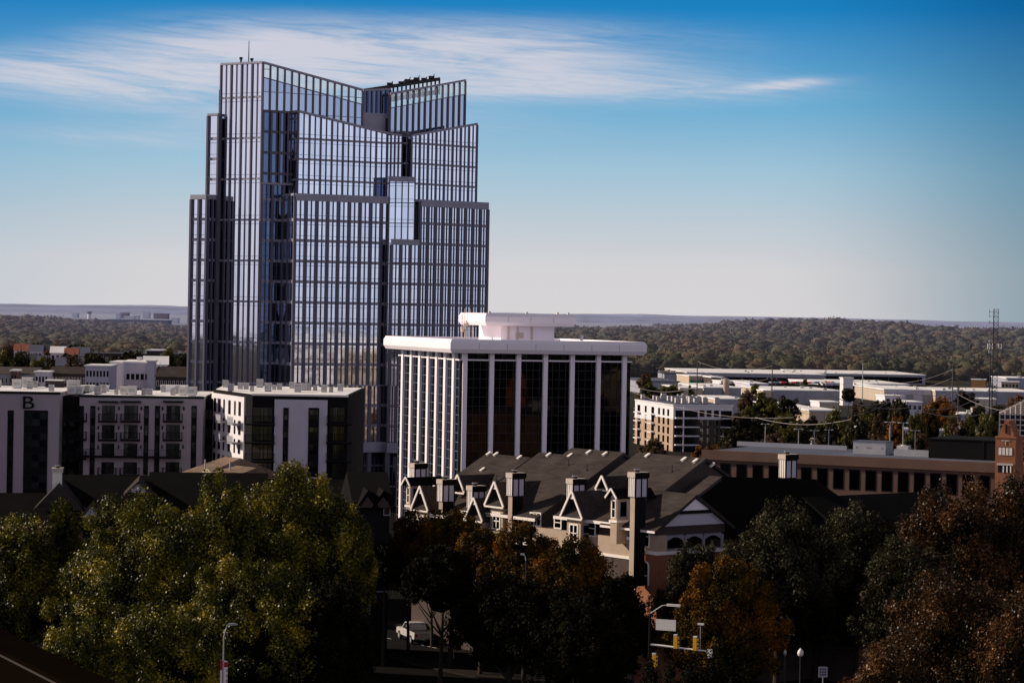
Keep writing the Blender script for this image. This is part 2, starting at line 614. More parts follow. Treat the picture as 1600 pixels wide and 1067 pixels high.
el = M('DEGREES' if False else 'MULTIPLY', M('ARCSINE', sep.outputs[2]), 57.2958)      # elevation in degrees
az = M('MULTIPLY', M('ARCTAN2', sep.outputs[0], sep.outputs[1]), 57.2958)               # azimuth from +Y, degrees
eln = M('DIVIDE', el, 90.0)
front = RAMP(M('POWER', M('MAXIMUM', eln, 0.0), 0.5), [
    (0.0, (0.69, 0.655, 0.67)), ((1.2 / 90) ** .5, (0.655, 0.645, 0.665)), ((2.2 / 90) ** .5, (0.53, 0.60, 0.66)),
    ((3.5 / 90) ** .5, (0.36, 0.55, 0.68)), ((5.2 / 90) ** .5, (0.14, 0.41, 0.65)), ((7.3 / 90) ** .5, (0.012, 0.22, 0.53)),
    ((10 / 90) ** .5, (0.008, 0.13, 0.36)), ((18 / 90) ** .5, (0.02, 0.04, 0.08)), (1.0, (0.02, 0.03, 0.05))])
back = RAMP(M('POWER', M('MAXIMUM', eln, 0.0), 0.5), [
    (0.0, (0.62, 0.61, 0.70)), ((3 / 90) ** .5, (0.70, 0.74, 0.87)), ((7 / 90) ** .5, (0.72, 0.72, 0.86)),
    ((16 / 90) ** .5, (0.66, 0.58, 0.70)), ((34 / 90) ** .5, (0.15, 0.14, 0.18)), (1.0, (0.015, 0.02, 0.035))])
fb = SM(sep.outputs[1], 0.75, 0.0)
sky = MIX(fb, front, back)
# edge darkening put into the sky colour, right of the view
side = SM(az, 5.0, 14.5)
sky = MIX(M('MULTIPLY', side, M('SUBTRACT', 1.0, fb)), sky, MIX(1.0, sky, (0.36, 0.52, 0.60), 'MULTIPLY'))
left = SM(az, -6.0, -16.0)
sky = MIX(M('MULTIPLY', M('MULTIPLY', left, M('SUBTRACT', 1.0, fb)), 0.45), sky, MIX(1.0, sky, (0.55, 0.78, 0.92), 'MULTIPLY'))
# cirrus: streaked noise in azimuth / elevation
cv = nn(nt, 'ShaderNodeCombineXYZ')
# the streaks lean slightly, following the wind
nt.links.new(M('MULTIPLY', az, 0.16), cv.inputs[0])
nt.links.new(M('ADD', M('MULTIPLY', el, 1.25), M('MULTIPLY', az, 0.045)), cv.inputs[1])
n1 = nn(nt, 'ShaderNodeTexNoise')
n1.inputs['Scale'].default_value = 1.1
n1.inputs['Detail'].default_value = 9
n1.inputs['Roughness'].default_value = 0.58
n1.inputs['Distortion'].default_value = 0.8
nt.links.new(cv.outputs[0], n1.inputs['Vector'])
cv2 = nn(nt, 'ShaderNodeCombineXYZ')
nt.links.new(M('MULTIPLY', az, 0.35), cv2.inputs[0])
nt.links.new(M('ADD', M('MULTIPLY', el, 5.0), M('MULTIPLY', az, 0.35)), cv2.inputs[1])
n2 = nn(nt, 'ShaderNodeTexNoise')
n2.inputs['Scale'].default_value = 1.2
n2.inputs['Detail'].default_value = 8
n2.inputs['Roughness'].default_value = 0.6
n2.inputs['Distortion'].default_value = 1.2
nt.links.new(cv2.outputs[0], n2.inputs['Vector'])


def BLOB(a0, e0, sa, se, tilt=0.0):
    da = M('DIVIDE', M('SUBTRACT', az, a0), sa)
    de = M('DIVIDE', M('SUBTRACT', M('SUBTRACT', el, e0), M('MULTIPLY', M('SUBTRACT', az, a0), tilt)), se)
    return M('EXPONENT', M('MULTIPLY', M('ADD', M('MULTIPLY', da, da), M('MULTIPLY', de, de)), -1.0))


# elevations: y=130 -> 5.4 deg ; y=60 -> 6.5 deg
mask = M('ADD', BLOB(-1.5, 6.15, 5.6, 0.75, 0.02), M('MULTIPLY', BLOB(-9.5, 5.35, 5.0, 0.55, -0.02), 0.95))
mask = M('ADD', mask, M('MULTIPLY', BLOB(-6.0, 6.1, 3.6, 0.7, 0.0), 0.8))
mask = M('ADD', mask, M('MULTIPLY', BLOB(2.5, 5.4, 5.2, 0.36, 0.0), 0.6))
mask = M('ADD', mask, M('MULTIPLY', BLOB(-4.0, 4.4, 5.5, 0.55, 0.0), 0.45))
mask = M('ADD', mask, M('MULTIPLY', BLOB(6.2, 5.55, 1.3, 0.12, 0.09), 0.7))
mask = M('ADD', mask, M('MULTIPLY', BLOB(-9.5, 4.0, 3.0, 0.25, -0.03), 0.35))
tex = M('ADD', M('MULTIPLY', n1.outputs['Fac'], 0.8), M('MULTIPLY', n2.outputs['Fac'], 0.45))
cl = M('MULTIPLY', mask, SM(tex, 0.24, 0.95))
cl = M('ADD', M('MULTIPLY', cl, 0.95), M('MULTIPLY', mask, 0.30))
cl = M('MULTIPLY', SM(cl, -0.15, 1.25), 0.9)
cl = M('MULTIPLY', cl, SM(mask, 0.0, 0.25))
sky = MIX(cl, sky, (0.66, 0.65, 0.72))
nish = nn(nt, 'ShaderNodeTexSky', sky_type='NISHITA')
nish.sun_disc = False
nish.sun_elevation = SUN_EL
nish.sun_rotation = math.atan2(SUN_D.x, SUN_D.y)
nish.dust_density = 2.0
ns = MIX(1.0, nish.outputs[0], (0.05, 0.045, 0.045), 'MULTIPLY')
# the physical sky fills the dome well above the view, graded towards the horizon colours measured above
hi = M('MULTIPLY', SM(el, 9.0, 30.0), 0.3)
sky = MIX(hi, sky, ns)
below = SM(el, -0.2, -3.0)
sky = MIX(below, sky, (0.06, 0.05, 0.05))
nt.links.new(sky, bg.inputs[0])
bg.inputs[1].default_value = 1.0


# ------------------------------------------------------------------ terrain
def sstep(a, b, x):
    t = np.clip((x - a) / (b - a), 0, 1)
    return t * t * (3 - 2 * t)


def ground_h(x, y):
    x = np.asarray(x, float); y = np.asarray(y, float)
    s = sstep(1500, 2500, y) * (1 - sstep(3300, 4200, y))
    base = np.where(x < 0, 1.5 + 11 * np.exp(-((x + 640) / 150) ** 2), 12.0)
    base = base + 15.5 * np.exp(-((x - 385) / 170) ** 2) * sstep(2100, 2900, y) + 9 * np.exp(-((x - 720) / 170) ** 2)
    h = s * base + s * 3.0 * np.sin(x / 70 + y / 90) * np.sin(x / 43 - y / 150)
    h = h + sstep(5000, 12000, y) * 14
    return h


def ground_mesh():
    ys = np.concatenate([np.linspace(-3000, 0, 13), np.linspace(60, 1200, 30), np.linspace(1260, 4400, 70), np.geomspace(4700, 30000, 30)])
    us = np.linspace(-1, 1, 121)
    V = []
    for y in ys:
        half = 3000 + max(y, 0) * 0.6
        xx = us * half
        zz = ground_h(xx, np.full_like(xx, y))
        V.append(np.stack([xx, np.full_like(xx, y), zz], 1))
    V = np.concatenate(V)
    n = len(us)
    i, j = np.meshgrid(np.arange(len(ys) - 1), np.arange(n - 1), indexing='ij')
    a = (i * n + j).ravel()
    Fq = np.stack([a, a + 1, a + n + 1, a + n], 1)
    return V, Fq


gm = bpy.data.materials.new('ground_mat')
gm.use_nodes = True
g = gm.node_tree
b = g.nodes['Principled BSDF']
b.inputs['Roughness'].default_value = 1
b.inputs['Specular IOR Level'].default_value = 0.05
ge = nn(g, 'ShaderNodeNewGeometry')
sx = nn(g, 'ShaderNodeSeparateXYZ')
g.links.new(ge.outputs['Position'], sx.inputs[0])
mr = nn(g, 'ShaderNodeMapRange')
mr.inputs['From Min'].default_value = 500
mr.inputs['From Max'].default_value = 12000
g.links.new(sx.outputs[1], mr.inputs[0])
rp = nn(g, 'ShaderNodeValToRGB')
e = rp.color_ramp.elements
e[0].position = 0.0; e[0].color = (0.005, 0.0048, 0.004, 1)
e[1].position = 1.0; e[1].color = (0.34, 0.37, 0.50, 1)  # far stops turn bluish: distance haze put into the ground colour
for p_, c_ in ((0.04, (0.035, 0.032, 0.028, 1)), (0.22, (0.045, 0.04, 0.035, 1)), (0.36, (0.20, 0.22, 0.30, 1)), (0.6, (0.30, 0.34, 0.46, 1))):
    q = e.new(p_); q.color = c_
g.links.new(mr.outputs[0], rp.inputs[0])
nz = nn(g, 'ShaderNodeTexNoise')
nz.inputs['Scale'].default_value = 0.012
nz.inputs['Detail'].default_value = 9
nz.inputs['Roughness'].default_value = 0.7
g.links.new(ge.outputs['Position'], nz.inputs['Vector'])
mr2 = nn(g, 'ShaderNodeMapRange')
mr2.inputs['From Min'].default_value = 0.3
mr2.inputs['From Max'].default_value = 0.7
mr2.inputs['To Min'].default_value = 0.6
mr2.inputs['To Max'].default_value = 1.35
g.links.new(nz.outputs['Fac'], mr2.inputs[0])
mx = nn(g, 'ShaderNodeMix', data_type='RGBA', blend_type='MULTIPLY')
mx.inputs[0].default_value = 1
g.links.new(rp.outputs[0], mx.inputs[6])
g.links.new(mr2.outputs[0], mx.inputs[7])
g.links.new(mx.outputs[2], b.inputs['Base Color'])
V, Fq = ground_mesh()
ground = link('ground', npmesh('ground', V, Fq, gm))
tag(ground, 'dark open ground of the city plain, running to the horizon', kind='structure')
del ground['label']


def hills(name, Y, ztop_l, ztop_r, amp, col, seed, depth=1500, col2=None):
    rg = np.random.default_rng(seed)
    n = 500
    xs = np.linspace(-Y * .5, Y * .5, n)
    t = np.linspace(0, 1, n)
    z = ztop_l + (ztop_r - ztop_l) * t
    for k in range(1, 9):
        z = z + amp / k ** 0.9 * np.sin(xs * k / (Y * .035) + rg.uniform(0, 6.28))
    z = z + rg.normal(0, amp * .10, n)
    rows = []
    prof = [(0, -40), (0.25, .45), (0.6, .8), (1, 1.0), (1.6, .8)]
    for d, f in prof:
        zz = z * f if f > 0 else np.full(n, -40.)
        if 0 < f < 1: zz = zz + rg.normal(0, amp * .35, n)
        rows.append(np.stack([xs, np.full(n, Y + d * depth), zz], 1))
    V = np.concatenate(rows)
    i, j = np.meshgrid(np.arange(len(prof) - 1), np.arange(n - 1), indexing='ij')
    a = (i * n + j).ravel()
    Fq = np.stack([a, a + 1, a + n + 1, a + n], 1)
    m = mat(name + '_mat', col, 1.0, var=.18, scale=.0016, spec=0.0, col2=col2)
    o = link(name, npmesh(name, V, Fq, m, smooth=True))
    tag(o, kind='structure')
    return o


hills('hills', 13500, 62, 52, 3.0, (0.28, 0.315, 0.47), 3)  # aerial haze put into the bluish hill colours
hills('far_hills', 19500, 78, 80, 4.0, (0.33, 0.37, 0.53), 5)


# ------------------------------------------------------------------ forest
def icos(sub):
    import bmesh
    bm = bmesh.new()
    bmesh.ops.create_icosphere(bm, subdivisions=sub, radius=1)
    V = np.array([v.co[:] for v in bm.verts]); Fc = np.array([[v.index for v in f.verts] for f in bm.faces])
    bm.free()
    return V, Fc


IV2, IF2 = icos(2)


def crowns(cx, cy, cz, rad, hs, rg, shards=60, ssize=1.0):
    """many rough crowns as triangles: displaced ball + ragged leaf shards; returns V, F, rnd"""
    n = len(cx)
    C = np.stack([cx, cy, cz], 1)[:, None, :]
    disp = 1 + rg.normal(0, .16, (n, len(IV2), 1))
    Rm = np.stack([rad, rad, rad * hs], 1)[:, None, :]
    V1 = (IV2[None] * disp * Rm * .9 + C).reshape(-1, 3)
    F1 = (IF2[None] + (np.arange(n) * len(IV2))[:, None, None]).reshape(-1, 3)
    tint = rg.random(n)
    r1 = np.clip(np.repeat(tint, len(IF2)) * .55 + rg.random(n * len(IF2)) * .3, 0, 1)
    d = rg.normal(0, 1, (n, shards, 3)); d /= np.linalg.norm(d, axis=2, keepdims=True)
    d[:, :, 2] = np.abs(d[:, :, 2]) * 1.0 - .15
    p = d * Rm * rg.uniform(.88, 1.10, (n, shards, 1)) + C
    s = ssize * (rad[:, None, None] / 7)
    tri = rg.normal(0, 1, (n, shards, 3, 3)) * s[..., None] * .8
    V2 = (p[:, :, None, :] + tri).reshape(-1, 3)
    F2 = np.arange(len(V2)).reshape(-1, 3) + len(V1)
    r2 = np.clip(np.repeat(tint, shards) * .55 + rg.random(n * shards) * .45, 0, 1)
    return np.concatenate([V1, V2]), np.concatenate([F1, F2]), np.concatenate([r1, r2])


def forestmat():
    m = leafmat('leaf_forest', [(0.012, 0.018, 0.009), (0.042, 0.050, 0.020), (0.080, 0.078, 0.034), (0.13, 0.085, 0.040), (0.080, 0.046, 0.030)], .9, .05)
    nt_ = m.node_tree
    # aerial haze mixed into the leaf colour, growing with distance
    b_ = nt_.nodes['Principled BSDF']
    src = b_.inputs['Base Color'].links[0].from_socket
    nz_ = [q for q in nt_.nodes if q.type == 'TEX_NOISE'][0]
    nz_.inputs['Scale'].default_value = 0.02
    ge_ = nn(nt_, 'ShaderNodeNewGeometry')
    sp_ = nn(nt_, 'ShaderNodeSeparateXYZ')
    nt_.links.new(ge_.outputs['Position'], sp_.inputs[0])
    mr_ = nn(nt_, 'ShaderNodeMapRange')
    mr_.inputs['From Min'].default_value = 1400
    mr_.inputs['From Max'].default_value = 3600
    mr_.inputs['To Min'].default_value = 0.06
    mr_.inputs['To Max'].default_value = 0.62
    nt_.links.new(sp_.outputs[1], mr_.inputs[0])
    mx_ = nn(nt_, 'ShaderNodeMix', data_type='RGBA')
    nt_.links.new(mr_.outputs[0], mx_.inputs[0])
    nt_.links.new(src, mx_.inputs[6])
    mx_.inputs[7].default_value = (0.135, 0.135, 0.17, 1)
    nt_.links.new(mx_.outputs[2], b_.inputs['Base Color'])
    # emission in the leaves stands in for light scattered by the air
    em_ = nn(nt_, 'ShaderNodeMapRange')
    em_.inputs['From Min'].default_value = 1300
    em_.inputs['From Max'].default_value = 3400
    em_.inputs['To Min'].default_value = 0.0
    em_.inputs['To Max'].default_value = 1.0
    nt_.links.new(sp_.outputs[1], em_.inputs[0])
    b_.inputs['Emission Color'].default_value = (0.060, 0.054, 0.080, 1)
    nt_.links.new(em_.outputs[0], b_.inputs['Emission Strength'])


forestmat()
rg = np.random.default_rng(4)
N = 24000
yy = 1560 + (rg.random(N) ** 1.25) * 1900
kk = rg.uniform(-.27, .27, N)
xx = kk * yy
# keep the right side open where the depots stand, and the left where the flats stand
keep = ~((kk > 0.05) & (yy < 1640)) & ~((kk < -0.03) & (yy < 1700))
yy, xx = yy[keep], xx[keep]
rad = (4.2 + 7.5 * rg.random(len(yy)) ** 1.7) * (0.75 + 0.25 * (yy / 2500))
zz = ground_h(xx, yy) + rg.uniform(2.5, 7.0, len(yy))
Vf, Ff, rf = crowns(xx, yy, zz, rad, .72, rg, shards=46, ssize=1.25)
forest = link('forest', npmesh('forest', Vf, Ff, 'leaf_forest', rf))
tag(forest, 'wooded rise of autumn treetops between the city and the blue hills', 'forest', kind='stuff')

# ------------------------------------------------------------------ glass tower
D0 = 475.0
tw_base = P(500, 500, 490)
tower = empty('glass_tower', (tw_base.x, tw_base.y, 0), 0,
              'tall glass office tower with stepped blocks, notched sloping crown and thin roof aerial', 'tower')
TX, TY = tw_base.x, tw_base.y
zb = P(460, 344, 474).z          # one floor line read off the facade
FLOORS = [zb + 4.02 * k for k in range(-16, 16)]


def xy(px, Y, py=400):
    p = P(px, py, Y)
    return (p.x - TX, p.y - TY)


def far_end(p0, px, ang, py=400):
    w = width_to(px, py, p0[0] + TX, p0[1] + TY, ang)
    return (p0[0] + math.cos(ang) * w, p0[1] + math.sin(ang) * w)


def ztop(px, py, p):
    return P(px, py, p[1] + TY).z


def facade(p0, p1, z0, za, zb_, nb, glass, sub=2, fin=(0.35, 0.45), fin_mat='tower_fin', frame='tower_frame', band='tower_band',
           floors=None, bandh=0.42, top_glass=None, top_h=3.4, transom=True, parent=None, cap=0.35, every=1, wob=0.006, band_out=.1, mw=.13):
    """curtain wall from p0 to p1 (left to right seen from outside), sloping top za -> zb_"""
    parent = parent or tower
    floors = FLOORS if floors is None else floors
    dx, dy = p1[0] - p0[0], p1[1] - p0[1]
    L = math.hypot(dx, dy)
    ux, uy = dx / L, dy / L
    nx_, ny_ = uy, -ux

    def pt(s, out, z): return (p0[0] + ux * s + nx_ * out, p0[1] + uy * s + ny_ * out, z)

    def top(s): return za + (zb_ - za) * s / L

    def block(mb, s0, s1, o0, o1, zl0, zl1, zh0, zh1):
        i = len(mb.v)
        mb.v += [pt(s0, o0, zl0), pt(s1, o0, zl1), pt(s1, o1, zl1), pt(s0, o1, zl0), pt(s0, o0, zh0), pt(s1, o0, zh1), pt(s1, o1, zh1), pt(s0, o1, zh0)]
        mb.f += [(i, i + 1, i + 2, i + 3), (i + 7, i + 6, i + 5, i + 4), (i + 1, i, i + 4, i + 5), (i + 2, i + 1, i + 5, i + 6), (i + 3, i + 2, i + 6, i + 7), (i, i + 3, i + 7, i + 4)]

    gl, gt, bands, fins, mul = MB(), MB(), MB(), MB(), MB()
    fl = [z for z in floors[::every] if z > z0 + 1.5 and z < min(za, zb_) + 40]
    bw = L / nb
    for b in range(nb):
        for s in range(sub):
            sa, sb = bw * (b + s / sub), bw * (b + (s + 1) / sub)
            lv = [z0] + fl + [1e9]
            for q in range(len(lv) - 1):
                za0, zc = lv[q], lv[q + 1]
                ta, tb = top(sa), top(sb)
                # the uppermost clear course follows the slope
                def emit(mb, la, lb, ha, hb):
                    if ha - la < .05 and hb - lb < .05: return
                    w = [random.uniform(-wob, wob) for _ in range(3)]
                    mb.poly([pt(sa, w[0], la), pt(sb, w[1], lb), pt(sb, w[1] + w[2], max(hb, lb)), pt(sa, w[0] + w[2], max(ha, la))])
                if za0 >= max(ta, tb): break
                ca, cb = (ta - top_h, tb - top_h) if top_glass else (ta, tb)
                ha, hb = min(zc, ca), min(zc, cb)
                if ha > za0 or hb > za0: emit(gl, za0, za0, max(ha, za0), max(hb, za0))
                if top_glass and (zc > ca or zc > cb):
                    emit(gt, max(za0, ca), max(za0, cb), min(zc, ta), min(zc, tb))
    for b in range(nb):
        sa, sb = bw * b, bw * (b + 1)
        for z in fl:
            t = min(top(sa), top(sb))
            if z + bandh + .75 < t:
                block(bands, sa, sb, -.05, band_out, z - bandh * .5, z - bandh * .5, z + bandh * .5, z + bandh * .5)
                if transom:
                    for dz in (bandh * .5 + .62, -bandh * .5 - .62):
                        block(mul, sa, sb, -.03, .03, z + dz, z + dz, z + dz + .07, z + dz + .07)
    block(bands, 0, L, -.3, fin[1] + .05, za - cap, zb_ - cap, za + .1, zb_ + .1)
    if top_glass:
        block(bands, 0, L, -.06, .14, za - top_h - .1, zb_ - top_h - .1, za - top_h + .1, zb_ - top_h + .1)
    for b in range(nb + 1):
        s = bw * b
        block(fins, s - fin[0] / 2, s + fin[0] / 2, -.05, fin[1], z0, z0, top(s) - cap - .01, top(s) - cap - .01)
    for b in range(nb):
        for k in range(1, sub):
            s = bw * (b + k / sub)
            block(mul, s - mw, s + mw, -.04, .10, z0, z0, top(s) - cap - .01, top(s) - cap - .01)
    g_ = gl.build('curtain_wall', glass, parent, rnd=True)
    if gt.f: gt.build('parapet_glass', top_glass, g_, rnd=True)
    multi('mullion_grid', [(bands, band), (fins, fin_mat), (mul, frame)], g_)
    return g_


def multi(name, parts, parent):
    a = MB(); mi = []
    for k, (mb, m) in enumerate(parts):
        n = len(a.v)
        a.v += mb.v
        a.f += [tuple(i + n for i in f) for f in mb.f]
        mi += [k] * len(mb.f)
    me = a.mesh(name, parts[0][1])
    for mb, m in parts[1:]: me.materials.append(MATS[m])
    me.polygons.foreach_set('material_index', mi)
    return link(name, me, parent)


def core(fp, z0, zt, name='core'):
    MB().prism(fp, z0, zt).build(name, 'tower_core', tower)


A35 = R(27)
A50 = R(38)
# key points (x, y relative to the tower base)
c1 = xy(406, D0)                                   # main front corner
a_far = far_end(c1, 341, math.pi - R(33))            # facade A runs back to the left
b_far = far_end(c1, 562, A35)
nb_ = (math.sin(A35), -math.cos(A35))


def off(p, n, d): return (p[0] + n[0] * d, p[1] + n[1] * d)


# crown, left block
zA = ztop(341, 100, a_far)
zC = ztop(406, 97, c1)
zB = ztop(562, 140, b_far)
facade(a_far, c1, 6, zA, zC, 4, 'glass_rose', sub=2, fin=(.30, .28), floors=FLOORS, every=2, bandh=.4, cap=.3)
# upper part: crown skin of facade B above the second tier, deep recess glass below it
zrec = ztop(430, 174, c1)
facade(c1, b_far, zrec - 14, zC, zB, 14, 'glass_slate', sub=1, fin=(.34, .25), floors=[zrec + 5.0 - 15, zrec - .2, zrec + 3.8, zrec + 8.2, zrec + 12.4], bandh=.12, top_glass='glass_clear', top_h=3.0, transom=False, cap=.3)
p454 = far_end(c1, 458, A35)
facade(c1, p454, 6, zrec - 14.02, zrec - 14.02, 3, 'glass_deep', sub=2, fin=(.5, .5), every=1, bandh=.5)  # glass darkened to stand for its dark reflection
# recess collar directly below the crown skin: dark reflection put into its blue glass colour
MB().prism([off(c1, nb_, .16), off(p454, nb_, .16), off(p454, nb_, .12), off(c1, nb_, .12)], zrec - 14, zrec).build('recess_glass', 'glass_deep', tower)
rb = MB()
for k in range(5):
    t = k / 4
    q = (c1[0] + (p454[0] - c1[0]) * t, c1[1] + (p454[1] - c1[1]) * t)
    q2 = off(q, nb_, .7)
    rb.bar((q2[0], q2[1], zrec - 14), (q2[0], q2[1], zrec + .1), .34)
for z in (zrec, zrec - 4.0, zrec - 8.1, zrec - 12.2):
    a, b = off(c1, nb_, .3), off(p454, nb_, .3)
    rb.bar((a[0], a[1], z), (b[0], b[1], z), .3, .5)
rb.build('recess_frame', 'tower_fin', tower)
back_b = off(b_far, nb_, -14); back_a = a_far
core([off(c1, nb_, -.35), off(b_far, nb_, -.35), back_b, off(a_far, nb_, -1.2)], 0, [zC - 5, zB - 5, zB - 5, zA - 5])

# crown, notch wall
n0 = b_far
n1_ = xy(605, b_far[1] + TY + 2.5)
zn0, zn1 = ztop(562, 140, n0), ztop(605, 138, n1_)
zns = ztop(580, 176, n0)
MB().prism([n0, n1_, off(n1_, (0, 1), .5), off(n0, (0, 1), .5)], zns - 14, zns).build('notch_wall', 'tower_band', tower)
facade(off(n0, (0, 1), 1.0), off(n1_, (0, 1), 1.0), zns, zn0, zn1, 6, 'glass_deep', sub=1, fin=(.3, .3), floors=[], transom=False, cap=.3)

# crown, right block
r0 = xy(605, n1_[1] + TY - 1.5)
r1 = far_end(r0, 722, A50)
zr0, zr1 = ztop(605, 146, r0), ztop(722, 125, r1)
facade(r0, r1, zr0 - 22, zr0, zr1, 13, 'glass_slate', sub=1, fin=(.34, .25), floors=[zr0 - 7.4, zr0 - 11.6, zr0 - 15.8], bandh=.12, top_glass='glass_clear', top_h=3.0, transom=False, cap=.3)
n50 = (math.sin(A50), -math.cos(A50))
core([off(r0, n50, -.4), off(r1, n50, -.4), off(r1, n50, -18), off(r0, n50, -14)], 0, [zr0 - 5, zr1 - 5, zr1 - 5, zr0 - 5])
# right block: left return into the notch
facade(off(r0, (-.1, 1), 12), r0, zr0 - 20, zr0, zr0, 4, 'glass_slate', sub=1, fin=(.3, .3), floors=[zr0 - 7.4, zr0 - 11.6], bandh=.12, transom=False, cap=.3)
# far parapet ring seen across the notch, with its maintenance rail and roof gear
ring = MB(); gold = MB(); gear = MB()
q0 = off(n0, (0, 1), 1.4); q1 = off(r1, n50, -9)
zq0, zq1 = ztop(566, 142, q0), ztop(715, 124.5, q1)
for k in range(19):
    t = k / 18
    x_, y_ = q0[0] + (q1[0] - q0[0]) * t, q0[1] + (q1[1] - q0[1]) * t
    z_ = zq0 + (zq1 - zq0) * t
    ring.bar((x_, y_, z_ - 3.2), (x_, y_, z_), .35)
    if 0 < k < 14: MB().box(x_ + .3, x_ + 1.0, y_ - .05, y_ + .05, z_ - 1.9, z_ - 1.1).build('parapet_light', 'glow_gold', tower)
ring.bar((q0[0], q0[1], zq0), (q1[0], q1[1], zq1), .5, .7)
ring.bar((q0[0], q0[1], zq0 - 2.6), (q1[0], q1[1], zq1 - 2.6), .35, .9)
ring.build('parapet_frame', 'metal_dark', tower)
for t, h in ((.35, 1.0), (.5, .8), (.58, 1.4), (.63, .9), (.7, 1.5), (.8, .8), (.9, 1.2)):
    x_, y_ = q0[0] + (q1[0] - q0[0]) * t, q0[1] + (q1[1] - q0[1]) * t
    z_ = zq0 + (zq1 - zq0) * t
    gear = MB().box(x_ - .7, x_ + .5, y_ - .6, y_ + .6, z_ + .3, z_ + .3 + h * .45)
    gear.bar((x_, y_, z_ + .3), (x_ + .5, y_, z_ + .3 + h * .8), .16)
    gear.build('roof_gear', 'metal_dark', tower)

# second tier, left:   left return + sloping front
OUT2, OUT3 = 2.9, 6.3
t2c = off(far_end(c1, 454, A35), nb_, OUT2)
t2b = far_end(c1, 454, A35)
t2e = far_end(t2c, 602, A35)
z2a, z2b = ztop(464, 173, t2c), ztop(600, 207.5, t2e)
facade(t2b, t2c, 6, z2a, z2a, 1, 'glass_rose', sub=1, fin=(.3, .3))
facade(t2c, t2e, 6, z2a, z2b, 8, 'glass_sky', sub=2, fin=(.34, .2))
core([t2b, off(t2c, nb_, -.4), off(t2e, nb_, -.4), off(t2e, nb_, -6), off(t2b, nb_, -3)], 0, [z2a - .8, z2a - .8, z2b - .8, z2b - .8, z2a - .8])
# joint wall between the two wings
m0 = t2e
m1 = xy(640, t2e[1] + TY - 2.0)
zm0, zm1 = ztop(600, 207.5, m0), ztop(640, 211, m1)
mm = (m0[0] + (m1[0] - m0[0]) * .62, m0[1] + (m1[1] - m0[1]) * .62)
facade(m0, mm, 6, zm0, zm1, 4, 'glass_sky', sub=1, fin=(.22, .25))
facade(off(mm, (0, 1), .8), off(m1, (0, 1), .8), 6, zm1, zm1, 2, 'glass_deep', sub=1, fin=(.22, .25))
MB().prism([m0, m1, off(m1, (0, 1), 4), off(m0, (0, 1), 4)], zm0 - .6, zm0 + .2).build('roof_deck', 'tower_frame', tower)
# second tier, right
s0 = m1
s1 = far_end(s0, 742, A50)
zs0, zs1 = ztop(640, 211, s0), ztop(742, 193, s1)
facade(s0, s1, 6, zs0, zs1, 8, 'glass_sky', sub=2, fin=(.38, .18))
core([off(s0, n50, -.4), off(s1, n50, -.4), off(s1, n50, -12), off(s0, n50, -12)], 0, [zs0 - .8, zs1 - .8, zs1 - .8, zs0 - .8])

# third tier, left
t3b = far_end(c1, 441, A35)
t3c = off(t3b, nb_, OUT3)
t3e = far_end(t3c, 611, A35)
z3a, z3b = ztop(464, 303, t3c), ztop(611, 308.5, t3e)
facade(t3b, t3c, 6, z3a, z3a, 2, 'glass_rose', sub=1, fin=(.34, .3), bandh=.6, wob=.02)
facade(t3c, t3e, 24, z3a, z3b, 9, 'glass_sky', sub=2, fin=(.58, .36), bandh=.56, cap=1.3)
core([t3b, off(t3c, nb_, -.4), off(t3e, nb_, -.4), off(t3e, nb_, -6), off(t3b, nb_, -5)], 12, [z3a - .8, z3a - .8, z3b - .8, z3b - .8, z3a - .8])
# middle blocks
b0 = xy(606.5, t3e[1] + TY - .6); b1 = xy(646.5, t3e[1] + TY - 1.2)
zh = ztop(620, 276.5, b0)
facade(b0, b1, 24, zh, zh - .1, 4, 'glass_sky', sub=1, fin=(.22, .22), bandh=.18, cap=.9)
facade(off(b0, (-.02, 1), 5), b0, 24, zh, zh, 2, 'glass_deep', sub=1, fin=(.2, .2))
core([off(b0, (0, 1), .4), off(b1, (0, 1), .4), off(b1, (0, 1), 7), off(b0, (0, 1), 7)], 10, zh - .7)
d0_ = xy(611.5, t3e[1] + TY - 2.4); d1_ = xy(655.5, t3e[1] + TY - 3.0)
zl = ztop(620, 374.5, d0_)
facade(d0_, d1_, 24, zl, zl - .1, 3, 'glass_sky', sub=2, fin=(.62, .6), bandh=.56, cap=1.0)
core([off(d0_, (0, 1), .4), off(d1_, (0, 1), .4), off(d1_, (0, 1), 7), off(d0_, (0, 1), 7)], 10, zl - .7)
# third tier, right
e0 = xy(655.5, d1_[1] + TY + .2)
e1 = far_end(e0, 761, A50)
ze0, ze1 = ztop(655, 312.5, e0), ztop(761, 317.5, e1)
facade(e0, e1, 24, ze0, ze1, 9, 'glass_sky', sub=2, fin=(.54, .3), bandh=.56, cap=1.3)
facade(off(e0, (-.55, 1), 5.0), e0, 24, ze0, ze0, 2, 'glass_deep', sub=1, fin=(.34, .3))
core([off(e0, n50, -.4), off(e1, n50, -.4), off(e1, n50, -12), off(e0, n50, -8)], 10, [ze0 - .8, ze1 - .8, ze1 - .8, ze0 - .8])

